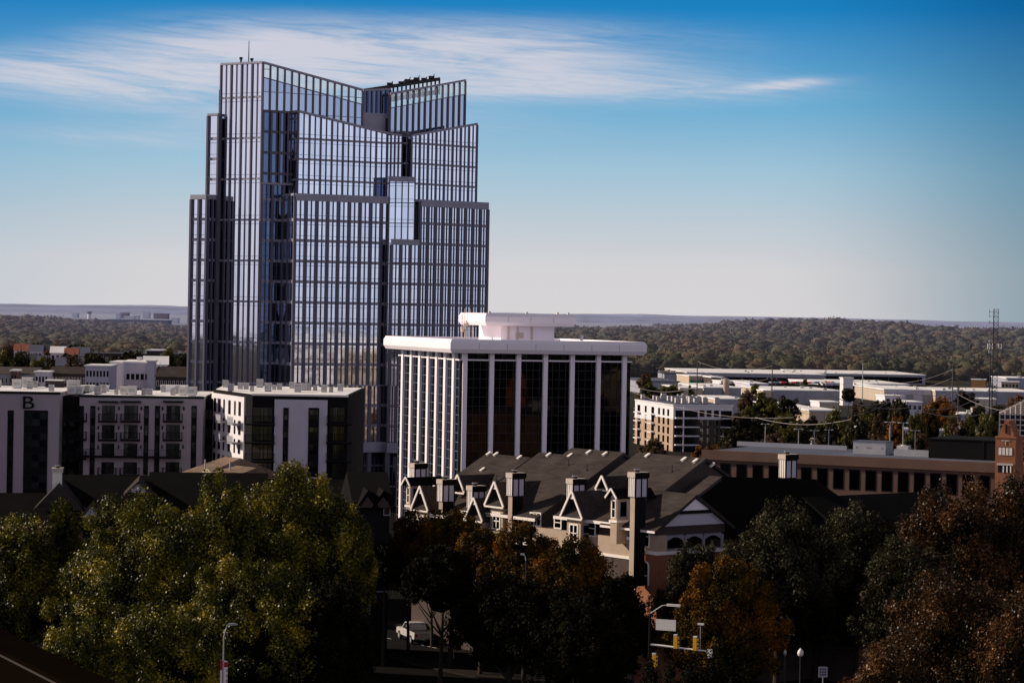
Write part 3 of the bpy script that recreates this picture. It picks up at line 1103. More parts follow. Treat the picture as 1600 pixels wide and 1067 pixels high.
# left fringe blocks
al = math.pi - R(33)
f0 = xy(339, a_far[1] + TY - 1.0)
f1 = far_end(f0, 322.5, al)
zf = ztop(330, 178, f0)
facade(f1, f0, 6, zf, zf, 1, 'glass_rose', sub=1, fin=(.4, .45), bandh=.55)
core([f1, off(f0, (0, 1), .4), off(f0, (0, 1), 6), off(f1, (0, 1), 5)], 0, zf - .8)
h0 = xy(323, a_far[1] + TY - 3.2)
h1 = far_end(h0, 298.5, al)
h2 = xy(336, a_far[1] + TY - .8)
zg = ztop(315, 305, h0)
facade(h1, h0, 6, zg, zg, 2, 'glass_rose', sub=1, fin=(.45, .5), bandh=.55, cap=.8)
facade(h0, h2, 6, zg, zg, 2, 'glass_deep', sub=1, fin=(.4, .4), bandh=.55, cap=.8)
core([h1, off(h0, (0, 1), .5), off(h2, (0, 1), .5), off(h1, (0, 1), 5)], 0, zg - .8)

# podium under the raised blocks: columns, dark lobby glass, thick transfer band
pod = MB()
zp = P(600, 700, 480).z + 1.0
for (pa, pb) in ((t3c, t3e), (d0_, d1_), (e0, e1)):
    u = Vector((pb[0] - pa[0], pb[1] - pa[1], 0)); L = u.length; u.normalize()
    n = Vector((u.y, -u.x, 0))
    a = Vector((pa[0], pa[1], 0)); 
    i = [a + n * 1.2, a + u * L + n * 1.2, a + u * L - n * 1.5, a - n * 1.5]
    pod.prism([(q.x, q.y) for q in i], 22.0 - 11.2, 24.0 - 11.2)
pod.build('podium_band', 'tower_band', tower)
for (pa, pb, nn_) in ((t3c, t3e, 5), (d0_, d1_, 2), (e0, e1, 4)):
    u = Vector((pb[0] - pa[0], pb[1] - pa[1], 0)); L = u.length; u.normalize()
    n = Vector((u.y, -u.x, 0)); a = Vector((pa[0], pa[1], 0))
    facade(tuple((a)[:2]), tuple((a + u * L)[:2]), 12.9, 24, 24, nn_ * 2, 'glass_sky', sub=2, fin=(.58, .36), bandh=.56, cap=.1)
    facade(tuple((a - n * 2)[:2]), tuple((a + u * L - n * 2)[:2]), 0, 10.8, 10.8, nn_ * 2, 'glass_deep', sub=2, fin=(.3, .2), bandh=.3)
    for k in range(nn_ + 1):
        p = a + u * (L * k / nn_) + n * .3
        MB().tube([(p.x, p.y, 0), (p.x, p.y, 10.8)], .55, 10).build('column', 'tower_fin', tower)

# roof: aerial and little masts
ar = P(388.5, 97, D0 + 5)
at_ = P(389, 64, D0 + 5)
MB().tube([(ar.x - TX, ar.y - TY, ar.z - 6), (ar.x - TX, ar.y - TY, ar.z + 1), (ar.x - TX, ar.y - TY, at_.z)], [.14, .1, .06], 6).build('aerial', 'metal_dark', tower)
rm = MB()
for px, s in ((376.5, .9), (393.5, .7)):
    q = P(px, 97, D0 + 4)
    rm.tube([(q.x - TX, q.y - TY, q.z - 3), (q.x - TX, q.y - TY, q.z + s)], .2, 6).box(q.x - TX - .3, q.x - TX + .3, q.y - TY - .3, q.y - TY + .3, q.z + s - .4, q.z + s)
rm.build('roof_mast', 'metal_dark', tower)


# ------------------------------------------------------------------ white column office block
OA = R(18)
OY = 376.0
oc = P(719, 560, OY)
zpt = P(704, 529.5, OY).z; zpb = P(704, 551, OY).z
off_b = empty('office_block', (oc.x, oc.y, 0), OA,
              'dark glass office block with slender white columns and a white cornice with chamfered ends', 'office building')
Lw = width_to(984, 600, oc.x, oc.y, OA)             # wide face length (local +x)
Ld = width_to(624, 600, oc.x, oc.y, OA + math.pi / 2)    # depth (local +y)
# glass body, panes as separate sheets
def glasswall(par, nx, nz, L, z0, z1, place, m, name='curtain_wall', mull='bronze_mullion', mw=.09, nmain=0):
    gl, mu = MB(), MB()
    for a in range(nx):
        for b in range(nz):
            xa, xb = L * a / nx, L * (a + 1) / nx
            za, zc = z0 + (z1 - z0) * b / nz, z0 + (z1 - z0) * (b + 1) / nz
            w = [random.uniform(-.003, .003) for _ in range(3)]
            gl.poly([place(xa, w[0], za), place(xb, w[1], za), place(xb, w[1] + w[2], zc), place(xa, w[0] + w[2], zc)])
    for a in range(nx + 1):
        xa = L * a / nx
        mu.extr([place(xa - mw / 2, .0, z0), place(xa + mw / 2, .0, z0), place(xa + mw / 2, .0, z1), place(xa - mw / 2, .0, z1)], Vector(place(0, .12, 0)) - Vector(place(0, 0, 0)))
    for b in range(nz + 1):
        zc = z0 + (z1 - z0) * b / nz
        mu.extr([place(0, .0, zc - mw / 2), place(L, .0, zc - mw / 2), place(L, .0, zc + mw / 2), place(0, .0, zc + mw / 2)], Vector(place(0, .08, 0)) - Vector(place(0, 0, 0)))
    g_ = gl.build(name, m, par, rnd=True)
    mu.build('mullion', mull, g_)
    return g_


zclr = P(720, 563, OY).z
glasswall(off_b, 26, 22, Lw, 0, zclr, lambda s, o, z: (s, -o, z), 'glass_bronze', mw=.07)
glasswall(off_b, 21, 22, Ld, 0, zclr, lambda s, o, z: (-o, Ld - s, z), 'glass_ink', mull='steel_mullion', mw=.09)
glasswall(off_b, 13, 1, Lw - 2.4, zclr + .2, zpb + .3, lambda s, o, z: (s + 1.2, .9 - o, z), 'glass_bronze', name='clerestory', mw=.1)
glasswall(off_b, 13, 1, Ld - 2.4, zclr + .2, zpb + .3, lambda s, o, z: (.9 - o, Ld - 1.2 - s, z), 'glass_bronze', name='clerestory', mw=.1)
MB().box(.1, Lw - .1, .1, Ld - .1, 0, zclr - .1).build('core', 'tower_core', off_b)
MB().box(1.4, Lw - 1.4, 1.4, Ld - 1.4, zclr, zpb).build('core', 'tower_core', off_b)
MB().box(-.25, Lw + .25, -.25, .0 - .01, zclr - .02, zclr + .2).box(-.25, -.01, 0, Ld + .2, zclr - .02, zclr + .2).box(0, Lw, 0, 1.2, zclr, zclr + .12).box(0, 1.2, 1.2, Ld, zclr, zclr + .12).build('ledge', 'white_panel', off_b)
# columns, each its own part
for px in (727.5, 769.5, 811.5, 853.5, 895.5, 936.5, 977):
    s = width_to(px, 600, oc.x + math.sin(OA) * .9, oc.y - math.cos(OA) * .9, OA)
    MB().box(s - .36, s + .36, -.55, .25, 0, zpb + .2).build('column', 'white_column', off_b)
for k in range(7):
    px = 625 + (704.5 - 625) * k / 6
    s = width_to(px + 1, 650, oc.x - math.cos(OA) * .48, oc.y - math.sin(OA) * .48, OA + math.pi / 2)
    MB().box(-.42, .25, s - .55, s + .55, 0, zpb + .2).build('column', 'white_column', off_b)
s = Lw
MB().box(Lw - .2, Lw + .9, Ld * .5, Ld * .5 + .6, 0, zpb).build('column', 'white_column', off_b)


def cornice(x0, x1, y0, y1, z0, z1, name, nj, slope=.55):
    """band with slightly battered, chamfered profile; joints cut as thin recessed lines"""
    prof = [(0.35, 0), (0, .28), (0, .72), (.30, 1.0), (1.2, 1.0), (1.2, .80)]
    mb = MB()
    rings = []
    for (o, t) in prof:
        z = z0 + (z1 - z0) * t
        rings.append([(x0 + o, y0 + o, z), (x1 - o, y0 + o, z), (x1 - o, y1 - o, z), (x0 + o, y1 - o, z)])
    i = len(mb.v)
    for rr in rings: mb.v += rr
    for a in range(len(rings) - 1):
        for k in range(4):
            j = (k + 1) % 4
            mb.f.append((i + a * 4 + k, i + a * 4 + j, i + a * 4 + 4 + j, i + a * 4 + 4 + k))
    mb.f.append((i + 3, i + 2, i + 1, i))
    e = i + (len(rings) - 1) * 4
    mb.f.append((e, e + 1, e + 2, e + 3))
    o = mb.build(name, 'white_panel', off_b)
    j = MB()
    for k in range(1, nj):
        x = x0 + (x1 - x0) * k / nj
        MB().box(x - .03, x + .03, y0 - .015, y0 + .05, z0 + (z1 - z0) * .28, z0 + (z1 - z0) * .72).build('panel_joint', 'trim_grey', o)
    return o


ov = 2.3
xr = width_to(1011, 540, oc.x + math.sin(OA) * ov, oc.y - math.cos(OA) * ov, OA)
cornice(-ov, xr, -ov, Ld + ov, zpb, zpt, 'cornice', 7)
# rooftop plant house with its own overhanging band
zh0 = P(790, 529, OY + 6).z; zh1 = P(790, 509, OY + 6).z; zh2 = P(758, 489, OY + 4).z
def lx(px, ly, py=515):
    ox, oy = oc.x - math.sin(OA) * ly, oc.y + math.cos(OA) * ly
    return width_to(px, py, ox, oy, OA)
hx0, hx1 = lx(783, 8), lx(866, 8)
MB().box(hx0, hx1, 8, 20, zpt - .6, zh1 + .05).build('plant_house', 'white_panel', off_b)
ux0, ux1 = lx(758, 4.8), lx(900, 4.8)
cornice(ux0, ux1, 4.8, 19.5, zh1, zh2, 'upper_cornice', 4)
ar_ = MB()
for a, b in ((hx0 + 1, .35), (hx0 + 2.6, .25), (hx0 + 5, .3)):
    MB().box(a, a + b, 7.75, 7.99, zpt, zh1 - .2).build('wall_pipe', 'pale_stone', off_b)
ar_.box(hx1 - 6.5, hx1 - 5.2, 7.9, 7.99, zpt + .2, zpt + 1.1)
ar_.build('wall_vent', 'pale_stone', off_b)
an = MB()
for k in range(5):
    a = lx(722 + k * 4, 15)
    an.tube([(a, 15, zpt), (a, 15, zpt + 4 + (k % 2) * .8)], .06, 5)
    an.box(a - .2, a + .2, 14.7, 15.2, zpt + 1.0 + .5 * k, zpt + 1.9 + .5 * k)
an.build('roof_antenna', 'pale_stone', off_b)
rv = MB()
for a in (ux0 + .8, ux0 + 7, ux1 - 1.2, ux1 - 3):
    rv.box(a, a + .35, 5.6, 6, zh2 - .1, zh2 + .3)
rv.tube([(hx1 + 4, 6, zpt), (hx1 + 4, 6, zpt + .9)], .3, 8)
rv.build('roof_vent', 'metal_box', off_b)

# ------------------------------------------------------------------ framed buildings
class Frame:
    """local frame of a building: x along its front, y away from it; bearings are turned into local lengths"""
    def __init__(s, px, py, Y, ang):
        p = P(px, py, Y)
        s.ox, s.oy, s.a = p.x, p.y, ang

    def s(s, px, ly=0.0, py=650):
        return width_to(px, py, s.ox - math.sin(s.a) * ly, s.oy + math.cos(s.a) * ly, s.a)

    def Y(s, x, ly): return s.oy + math.sin(s.a) * x + math.cos(s.a) * ly

    def z(s, px, py, ly=0.0):
        return P(px, py, s.Y(s.s(px, ly, py), ly)).z

    def side(s, px, lx, py=650):
        """local y on the plane x = lx met by bearing px"""
        return width_to(px, py, s.ox + math.cos(s.a) * lx, s.oy + math.sin(s.a) * lx, s.a + math.pi / 2)

    def empty(s, name, label, cat, group=None):
        return empty(name, (s.ox, s.oy, 0), s.a, label, cat, group)


# ---- apartment block B on the left
FB = Frame(0, 614, 350, R(3))
apt = FB.empty('apartment_block', 'pale stucco apartment block with dark window strips, balconies and a letter B', 'apartment building')
s = FB.s
zt = FB.z(50, 613)
x92, x124, x317, x337, x395, x543 = s(92), s(124, 2), s(317, 2), s(337, 4), s(394, -13), s(543, -13)
zt2 = FB.z(220, 619.5, 2); zt3 = FB.z(450, 617.5, -13)
MB().box(s(-60), x92, 0, 26, 0, zt).build('wall', 'stucco_white', apt)
MB().box(x92, x124, 4, 26, 0, zt - .6).build('recess_wall', 'paint_charcoal', apt)
MB().box(x124, x317, 2, 28, 0, zt2).build('wall', 'stucco_white', apt)
MB().box(x317, x337 + 2, 7, 28, 0, zt2 - .3).build('recess_wall', 'paint_charcoal', apt)
xw0 = s(333, 8)
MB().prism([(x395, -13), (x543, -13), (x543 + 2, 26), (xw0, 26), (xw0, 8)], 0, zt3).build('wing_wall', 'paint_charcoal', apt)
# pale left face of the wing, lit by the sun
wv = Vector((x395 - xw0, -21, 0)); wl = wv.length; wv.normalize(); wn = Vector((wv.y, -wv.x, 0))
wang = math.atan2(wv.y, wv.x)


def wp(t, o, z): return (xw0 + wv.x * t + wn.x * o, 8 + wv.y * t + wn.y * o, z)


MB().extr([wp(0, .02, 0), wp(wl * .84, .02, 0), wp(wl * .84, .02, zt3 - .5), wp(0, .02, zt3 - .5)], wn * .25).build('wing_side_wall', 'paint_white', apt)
MB().box(s(-60) - .2, x92 + .15, -.12, .3, zt - .25, zt + .12).build('coping', 'trim_dark', apt)
MB().box(x124 - .1, x317 + .1, 1.85, 2.3, zt2 - .2, zt2 + .12).build('coping', 'trim_dark', apt)
MB().box(x395 - .1, x543 + .1, -13.15, -12.7, zt3 - .1, zt3 + .15).build('coping', 'trim_white', apt)
# roof sheets
MB().box(s(-60), x92, .4, 26, zt, zt + .06).build('roof', 'roof_membrane', apt)
MB().box(x124, x317, 2.4, 28, zt2, zt2 + .06).build('roof', 'roof_membrane', apt)
MB().prism([(x395 + .4, -12.6), (x543 - .4, -12.6), (x543 + 1.6, 25.6), (xw0 + .4, 25.6), (xw0 + .4, 8)], zt3, zt3 + .06).build('roof', 'roof_membrane', apt)
# letter B
lx0, lx1 = s(36), s(53.5); lz1, lz0 = FB.z(45, 619), FB.z(45, 638.5)
fc = bpy.data.curves.new('letter', 'FONT'); fc.body = 'B'; fc.extrude = .12; fc.size = 1
lo = bpy.data.objects.new('letter_tmp', fc); COL.objects.link(lo)
bpy.context.view_layer.update()
lm = bpy.data.meshes.new_from_object(lo.evaluated_get(bpy.context.evaluated_depsgraph_get()))
bpy.data.objects.remove(lo)
xs_ = [v.co.x for v in lm.vertices]; ys_ = [v.co.y for v in lm.vertices]
for v in lm.vertices:
    v.co = Vector((lx0 + (v.co.x - min(xs_)) / (max(xs_) - min(xs_)) * (lx1 - lx0), -.22 - v.co.z * .7, lz0 + (v.co.y - min(ys_)) / (max(ys_) - min(ys_)) * (lz1 - lz0)))
lm.materials.clear(); lm.materials.append(MATS['paint_charcoal'])
link('letter', lm, apt)['label'] = 'dark capital letter B'


def strip(par, fr, pxa, pxb, pya, pyb, ly, nfl, nx, gm='win_glass', back='paint_charcoal', rows=.62):
    """tall dark window strip: recessed charcoal band with one window per floor"""
    a, b = fr.s(pxa, ly), fr.s(pxb, ly)
    z1, z0 = fr.z((pxa + pxb) / 2, pya, ly), fr.z((pxa + pxb) / 2, pyb, ly)
    MB().box(a, b, ly - .05, ly + .1, z0, z1).build('window_strip', back, par)
    h = (z1 - z0) / nfl
    for k in range(nfl):
        window(par, (a + b) / 2, ly - .05, z1 - h * k - h * rows - .25, (b - a) - .12, h * rows, nx, 2, fm='trim_dark', gm=gm)


strip(apt, FB, 12, 21.5, 641, 772, 0, 4, 1)
strip(apt, FB, 37.5, 75, 641, 772, 0, 4, 3, rows=.66)
strip(apt, FB, 141, 149, 634, 742, 2, 4, 1, gm='win_bright')
strip(apt, FB, 124, 131, 634, 742, 2, 4, 1)
strip(apt, FB, 225, 232.5, 634, 742, 2, 4, 1, gm='win_bright')
strip(apt, FB, 242, 250, 634, 742, 2, 4, 1, gm='win_bright')
strip(apt, FB, 299, 307.5, 634, 742, 2, 4, 1, gm='win_bright')


def balcony(par, x0, x1, ly, z, depth=1.5, rail=1.05, rz=0):
    """slab with picket rail"""
    o = MB().box(x0, x1, ly - depth, ly + .05, z - .22, z).build('balcony', 'paint_charcoal', par)
    r = MB()
    r.box(x0, x1, ly - depth, ly - depth + .05, z + rail - .06, z + rail)
    r.box(x0, x0 + .05, ly - depth, ly, z + rail - .06, z + rail).box(x1 - .05, x1, ly - depth, ly, z + rail - .06, z + rail)
    n = max(4, int((x1 - x0) / .22))
    for k in range(n + 1):
        c = x0 + (x1 - x0 - .04) * k / n
        r.box(c, c + .035, ly - depth + .01, ly - depth + .04, z, z + rail - .05)
    for k in range(1, 6):
        for c in (x0 + .01, x1 - .045):
            r.box(c, c + .035, ly - depth + .05 + (depth - .1) * k / 6, ly - depth + .09 + (depth - .1) * k / 6, z, z + rail - .05)
    r.build('railing', 'trim_dark', o)
    return o


for pa, pb in ((158, 181), (192.5, 217), (258.5, 283)):
    xa, xb = s(pa, 2), s(pb, 2)
    for k, (py0, py1) in enumerate(((633, 658), (663, 687), (692, 716), (721, 742))):
        z0, z1 = FB.z(pa, py1, 2), FB.z(pa, py0, 2)
        window(apt, (xa + xb) / 2, 2, z0 + .15, (xb - xa) - .3, z1 - z0 - .2, 3, 1, gm='win_bright', name='balcony_door')
        if k != 2: balcony(apt, xa - .25, xb + .25, 2, z0 + .1)
    MB().box(xa - .3, xb + .3, .9, 1.98, FB.z(pa, 628.5, 2), FB.z(pa, 626, 2)).build('awning', 'trim_dark', apt)
balcony(apt, s(122, 2), s(284, 2), 2, FB.z(200, 712, 2), 2.0)
for px in (154, 186, 221, 254, 287):
    for py in (638, 668, 698):
        a = s(px, 2); z = FB.z(px, py, 2)
        MB().box(a - .1, a + .1, 1.8, 1.99, z - .25, z + .25).build('wall_lamp', 'trim_dark', apt)
# recess windows
for px in (99, 112):
    for py in (660, 688, 716, 742):
        window(apt, s(px, 4), 4, FB.z(px, py, 4) - .6, .9, 1.5, 1, 2, gm='win_glass')
for k, py in enumerate((652, 681, 711)):
    balcony(apt, x92 + .6, s(136, 2), 2.5, FB.z(110, py + 4, 2), 1.6)
for py in (650, 678, 706):
    window(apt, s(326, 7), 7, FB.z(326, py, 7) - .6, 1.3, 1.6, 2, 1)
# wing front: pale panel with two strips, dark balconies both sides
xa, xb = s(429, -13), s(511.5, -13)
MB().box(xa, xb, -13.6, -13, 0, FB.z(470, 624.5, -13.6)).build('panel_wall', 'siding_lavender', apt)
strip(apt, FB, 442.5, 451, 637, 745, -13.65, 4, 1, gm='win_bright')
strip(apt, FB, 482, 498.5, 637, 745, -13.65, 4, 2, gm='win_bright')
for k, py in enumerate((661, 690, 719, 748)):
    for pa, pb in ((386, 428), (513, 548)):
        z = FB.z(pa, py, -13)
        balcony(apt, s(pa, -13) - .2, s(pb, -13) + .2, -13, z, 1.7)
    for pa, w_ in ((407, 2.2), (419, 1.3), (521, 1.2), (531, 1.4)):
        window(apt, s(pa, -13), -13, FB.z(pa, py, -13) + .15, w_, 2.1, 2, 1, gm='win_bright', name='balcony_door')
# wing side windows and balconies on the sunlit face
for k, py in enumerate((646, 675, 704, 733)):
    z = FB.z(370, py, 0)
    for t in (.10, .22, .34, .48, .62, .74):
        q = wp(wl * t, .28, z)
        window(apt, q[0], q[1], q[2], 1.15 if t not in (.34, .62) else .7, 2.0, 1, 2, rz=wang, gm='win_glass')
for k, py in enumerate((658, 687)):
    for t in (.4, .72):
        q = wp(wl * t, .3, FB.z(370, py, 0))
        o = MB().box(-1.6, 1.6, -1.3, 0, -.2, 0).box(-1.6, 1.6, -1.3, -1.25, .95, 1.02).box(-1.6, 1.6, -1.28, -1.26, .1, .9).build('balcony', 'trim_grey', apt, loc=q, rz=wang)


# rooftop condensers: every unit a thing of its own
def condenser_mesh():
    a, b, c = MB(), MB(), MB()
    a.box(-.5, .5, -.5, .5, .12, 1.15)
    b.tube([(0, 0, 1.15), (0, 0, 1.24)], .42, 12)
    c.box(-.46, -.36, -.5, .5, 0, .12).box(.36, .46, -.5, .5, 0, .12).box(-.36, .36, -.5, -.42, 0, .12)
    g = MB()
    for k in range(5):
        g.box(-.40, .40, -.53, -.50, .25 + k * .17, .30 + k * .17)
    g.box(-.42, -.40, -.53, -.50, .22, 1.0).box(.40, .42, -.53, -.50, .22, 1.0)
    return a.mesh('case', 'metal_box'), b.mesh('fan_guard', 'metal_dark'), c.mesh('foot_rail', 'metal_dark'), g.mesh('grille', 'metal_dark')


_cm = condenser_mesh()


def condenser(x, y, z, sc, label, group, rz=0.0, k=0):
    o = link('condenser', _cm[0], None, (x, y, z), rz, scale=(sc, sc, sc * 1.1))
    tag(o, label, 'air conditioner', group)
    for me, nm in ((_cm[1], 'fan_guard'), (_cm[3], 'grille'), (_cm[2], 'foot_rail')): link(nm, me, o)
    return o


def toworld(fr, x, y): return (fr.ox + math.cos(fr.a) * x - math.sin(fr.a) * y, fr.oy + math.sin(fr.a) * x + math.cos(fr.a) * y)


rg2 = random.Random(5)
groups = [((-10, 92), zt, 3, 24, 'white box condenser on the roof of the block marked B', 5),
          ((128, 315), zt2, 4, 26, 'white box condenser on the roof above the small balconies', 13),
          ((345, 535), zt3, -3, 22, 'white box condenser on the roof of the dark projecting wing', 17)]
for (pa, pb), z, y0, y1, lab, n in groups:
    for k in range(n):
        ly = y0 + (y1 - y0) * rg2.choice((.12, .2, .45, .5, .82, .9))
        px = pa + (pb - pa) * (k + rg2.uniform(.1, .9)) / n
        X = FB.s(px, ly)
        wx, wy = toworld(FB, X, ly)
        condenser(wx, wy, z + .06, rg2.choice((.6, .75, .85, 1.0)), lab, 'condensers on the roof of the apartment block', FB.a, k)
big = [(42, 20, 1.9, 'largest pale plant box near the left edge, on the roof above the letter B'), (26, 14, 1.7, 'low wide plant box left of the letter B on the roof edge'),
       (114, 12, 2.3, 'tall white plant box between the lettered block and the balconied block'), (112, 5, 1.5, 'squat white plant box in front of the tall one'),
       (123, 6, 1.4, 'white plant box right beside the squat one'), (193, 7, 1.5, 'left of two white plant boxes over the middle balconies'),
       (206, 6, 1.6, 'right of two white plant boxes over the middle balconies'), (285, 7, 1.5, 'left of two white plant boxes near the dark recess'),
       (299, 5, 1.7, 'right of two white plant boxes near the dark recess')]
for px, ly, sz, lab in big:
    sz *= .78
    X = FB.s(px, ly); wx, wy = toworld(FB, X, ly)
    o = MB().box(-sz / 2, sz / 2, -sz / 2, sz / 2, .15, sz).box(-sz / 2 - .08, sz / 2 + .08, -sz / 2 - .08, sz / 2 + .08, sz, sz + .08).box(-sz * .4, sz * .4, -sz * .4, sz * .4, 0, .15).build('plant_box', 'metal_box', None, (wx, wy, (zt if px < 95 else zt2) + .06), FB.a)
    tag(o, lab, 'plant box')
    MB().box(-sz * .35, sz * .35, -sz / 2 - .03, -sz / 2, sz * .35, sz * .75).build('louvre', 'galvanized', o)
# long low screens on the roof
for px0_, px1_, ly, h, lab in ((70, 96, 22, 1.0, 'low dark roof shed with pale top behind the letter B'), (124, 166, 20, .7, 'long low pale duct on the roof left of the balconies'),
                               (250, 290, 24, .8, 'long low pale duct on the roof over the right balconies')):
    xa, xb = FB.s(px0_, ly), FB.s(px1_, ly)
    wx, wy = toworld(FB, xa, ly)
    o = MB().box(0, xb - xa, 0, 3, 0, h).build('roof_duct', 'brown_wall' if px0_ == 70 else 'roof_membrane', None, (wx, wy, (zt if px0_ < 95 else zt2) + .07), FB.a)
    tag(o, lab, 'roof duct')
    MB().box(-.1, xb - xa + .1, -.1, 3.1, h, h + .15).build('cover', 'roof_membrane', o)


# ------------------------------------------------------------------ white and brown apartment block on the right
FR = Frame(1053, 636, 700, R(12))
apr = FR.empty('corner_apartment_block', 'five storey apartment block, white top floor over tan and dark brick, corner balconies', 'apartment building')
Lr = FR.s(1144); Lk = FR.side(993, 0)
zt = FR.z(1053, 634)
z4 = FR.z(1053, 655)
MB().box(0, Lr, 0, Lk, 0, z4).build('wall', 'brick_brown', apr)
MB().box(-.15, -.01, 0, Lk, 0, z4).build('side_wall', 'brick_tan', apr)  # brick copy in sunlit tan, light put into its colour
MB().box(-.2, Lr + .05, -.2, Lk, z4, zt).build('upper_wall', 'paint_white', apr)
MB().box(-.4, Lr + .3, -.4, Lk, zt, zt + .35).build('parapet', 'paint_white', apr)
MB().box(0.2, Lr - .2, .2, Lk, zt + .35, zt + .4).build('roof', 'roof_grey', apr)
MB().box(-.28, -.16, Lk * .55, Lk, 8, z4).build('side_panel', 'paint_white', apr)
fh = (FR.z(1090, 640) - FR.z(1090, 696)) / 4
for k in range(6):
    z = FR.z(1090, 652) - fh * k
    if k == 0:
        pass
    for px in (1096.5, 1107.5, 1119):
        window(apr, FR.s(px), -.2 if k == 0 else 0, z + .2, 1.5 if k == 0 else 1.2, 1.9, 2, 2, gm='win_glass', proud=.05)
    # corner loggia and right loggia: dark recess, slab, rails
    for pa, pb in ((1055, 1090), (1126, 1143)):
        xa, xb = FR.s(pa), FR.s(pb)
        lo_ = MB().box(xa, xb, -.24, -.21, z - .1, z + fh - .6).build('loggia', 'win_black', apr)
        MB().box(xa - .2, xb + .2, -1.6, -.25, z - .35, z + .0).build('slab', 'paint_white', lo_)
        rr = MB().box(xa, xb, -1.55, -1.5, z + .95, z + 1.0)
        for q in range(14): rr.box(xa + (xb - xa) * q / 14, xa + (xb - xa) * q / 14 + .05, -1.54, -1.51, z, z + .95)
        rr.build('railing', 'trim_dark', lo_)
    for yy_, w_ in ((5, 1.6), (10, 1.6), (15, 1.6), (22, 2.6), (30, 1.6), (38, 2.8), (45, 1.6)):
        if yy_ < Lk - 2:
            window(apr, -.2 if k == 0 else -.15, yy_, z + .2, w_, 1.9, 2, 2, rz=-math.pi / 2, gm='win_glass', proud=.17)
    for yy_ in (22, 38):
        if yy_ < Lk - 2:
            MB().box(-1.4, -.3, yy_ - 2.2, yy_ + 2.2, z - .3, z).box(-1.4, -1.35, yy_ - 2.2, yy_ + 2.2, z + .9, z + .95).build('balcony', 'paint_white', apr)
MB().bar((FR.s(1066), -1.5, 0), (FR.s(1066), -1.5, zt - .3), .3).build('post', 'paint_white', apr)
for k in range(34):
    X = rg2.uniform(2, Lr - 2); y = rg2.choice((3, 5, 9, 12, 20, 26, 30, 36, 42)) + rg2.uniform(-1, 1)
    wx, wy = toworld(FR, X, y)
    condenser(wx, wy, zt + .42, rg2.uniform(1.0, 1.5), 'grey condenser on the roof of the white topped corner block', 'condensers on the roof of the corner block', FR.a)

# ------------------------------------------------------------------ long tan building with tall windows
FL = Frame(1100, 706, 322, R(-27))
lng = FL.empty('long_office', 'long tan stone building with a row of tall dark windows and flat blue grey roof', 'building')
Ll = FL.s(1620)
zt = FL.z(1112, 706)
MB().box(0, Ll, 0, 20, 0, zt).build('wall', 'tan_stone', lng)
MB().box(-.2, Ll, -.35, .2, zt - 1.0, zt + .25).build('cornice', 'tan_stone', lng)
MB().box(-.1, Ll, -.18, -.01, zt - 1.35, zt - 1.2).box(-.1, Ll, -.15, -.01, zt - 5.0, zt - 4.8).build('string_course', 'tan_stone', lng)
MB().box(.2, Ll, .5, 20, zt, zt + .08).build('roof', 'roof_grey', lng)
for k, py in enumerate((0, 1, 2)):
    px = 1135
    while px < 1570:
        x = FL.s(px)
        z = zt - 4.1 - k * 4.2
        window(lng, x, 0, z, 1.5, 2.65, 1, 1, gm='win_black', fm='trim_dark', fw=.1, proud=.03)
        px += 25.3
# roof plant
def lroof(px, ly): return toworld(FL, FL.s(px, ly), ly)
wx, wy = lroof(1334, 9)
bx_ = MB().box(0, 4.5, 0, 3.2, 0, 1.65).build('plant_screen', 'galvanized', None, (wx, wy, zt + .1), FL.a)
tag(bx_, 'large riveted grey metal plant box on the long flat roof', 'plant box')
for a in (.4, 1.9, 2.3, 3.9): MB().box(a, a + .12, -.05, -.01, .8, .95).build('bolt', 'brick_red', bx_)
MB().box(-.1, 4.6, -.1, 3.3, 1.65, 1.72).build('lid', 'roof_grey', bx_)
wx, wy = lroof(1398, 8)
o = MB().box(0, 7, 0, 3, 0, .5).box(0, 7, 0, .3, .5, .9).build('roof_duct', 'galvanized', None, (wx, wy, zt + .1), FL.a)
tag(o, 'long low metal duct beside the grey plant box on the long roof', 'roof duct')
wx, wy = lroof(1402, 15)
o = MB().box(0, 1.6, 0, 1.2, .1, 1.0).tube([(.8, .6, 1.0), (.8, .6, 1.12)], .4, 10).box(.1, .3, 0, 1.2, 0, .1).box(1.3, 1.5, 0, 1.2, 0, .1).build('rooftop_unit', 'metal_box', None, (wx, wy, zt + .1), FL.a)
tag(o, 'small pale rooftop unit standing behind the long duct', 'air conditioner')
wx, wy = lroof(1250, 22)
o = MB().box(-7, 9, -6, -5.7, 0, .6).build('roof_upstand', 'blue_shade_wall', None, (wx, wy, zt + .1), FL.a)
tag(o, 'long pale upstand across the back of the flat roof', 'upstand')
# dark penthouse block
xa, xb = FL.s(1452, 7), FL.s(1570, 7)
wx, wy = toworld(FL, xa, 7)
o = MB().box(0, xb - xa, 0, 9, 0, FL.z(1500, 689, 7) - zt).build('penthouse', 'paint_charcoal', None, (wx, wy, zt + .1), FL.a)
tag(o, 'plain black rooftop block between the plant box and the brick tower', 'penthouse')
MB().box(-.1, xb - xa + .1, -.1, 9.1, FL.z(1500, 689, 7) - zt, FL.z(1500, 689, 7) - zt + .15).build('coping', 'paint_charcoal', o)
MB().box(7.2, 7.35, -.08, -.01, 0, FL.z(1500, 689, 7) - zt).build('downpipe', 'trim_dark', o)

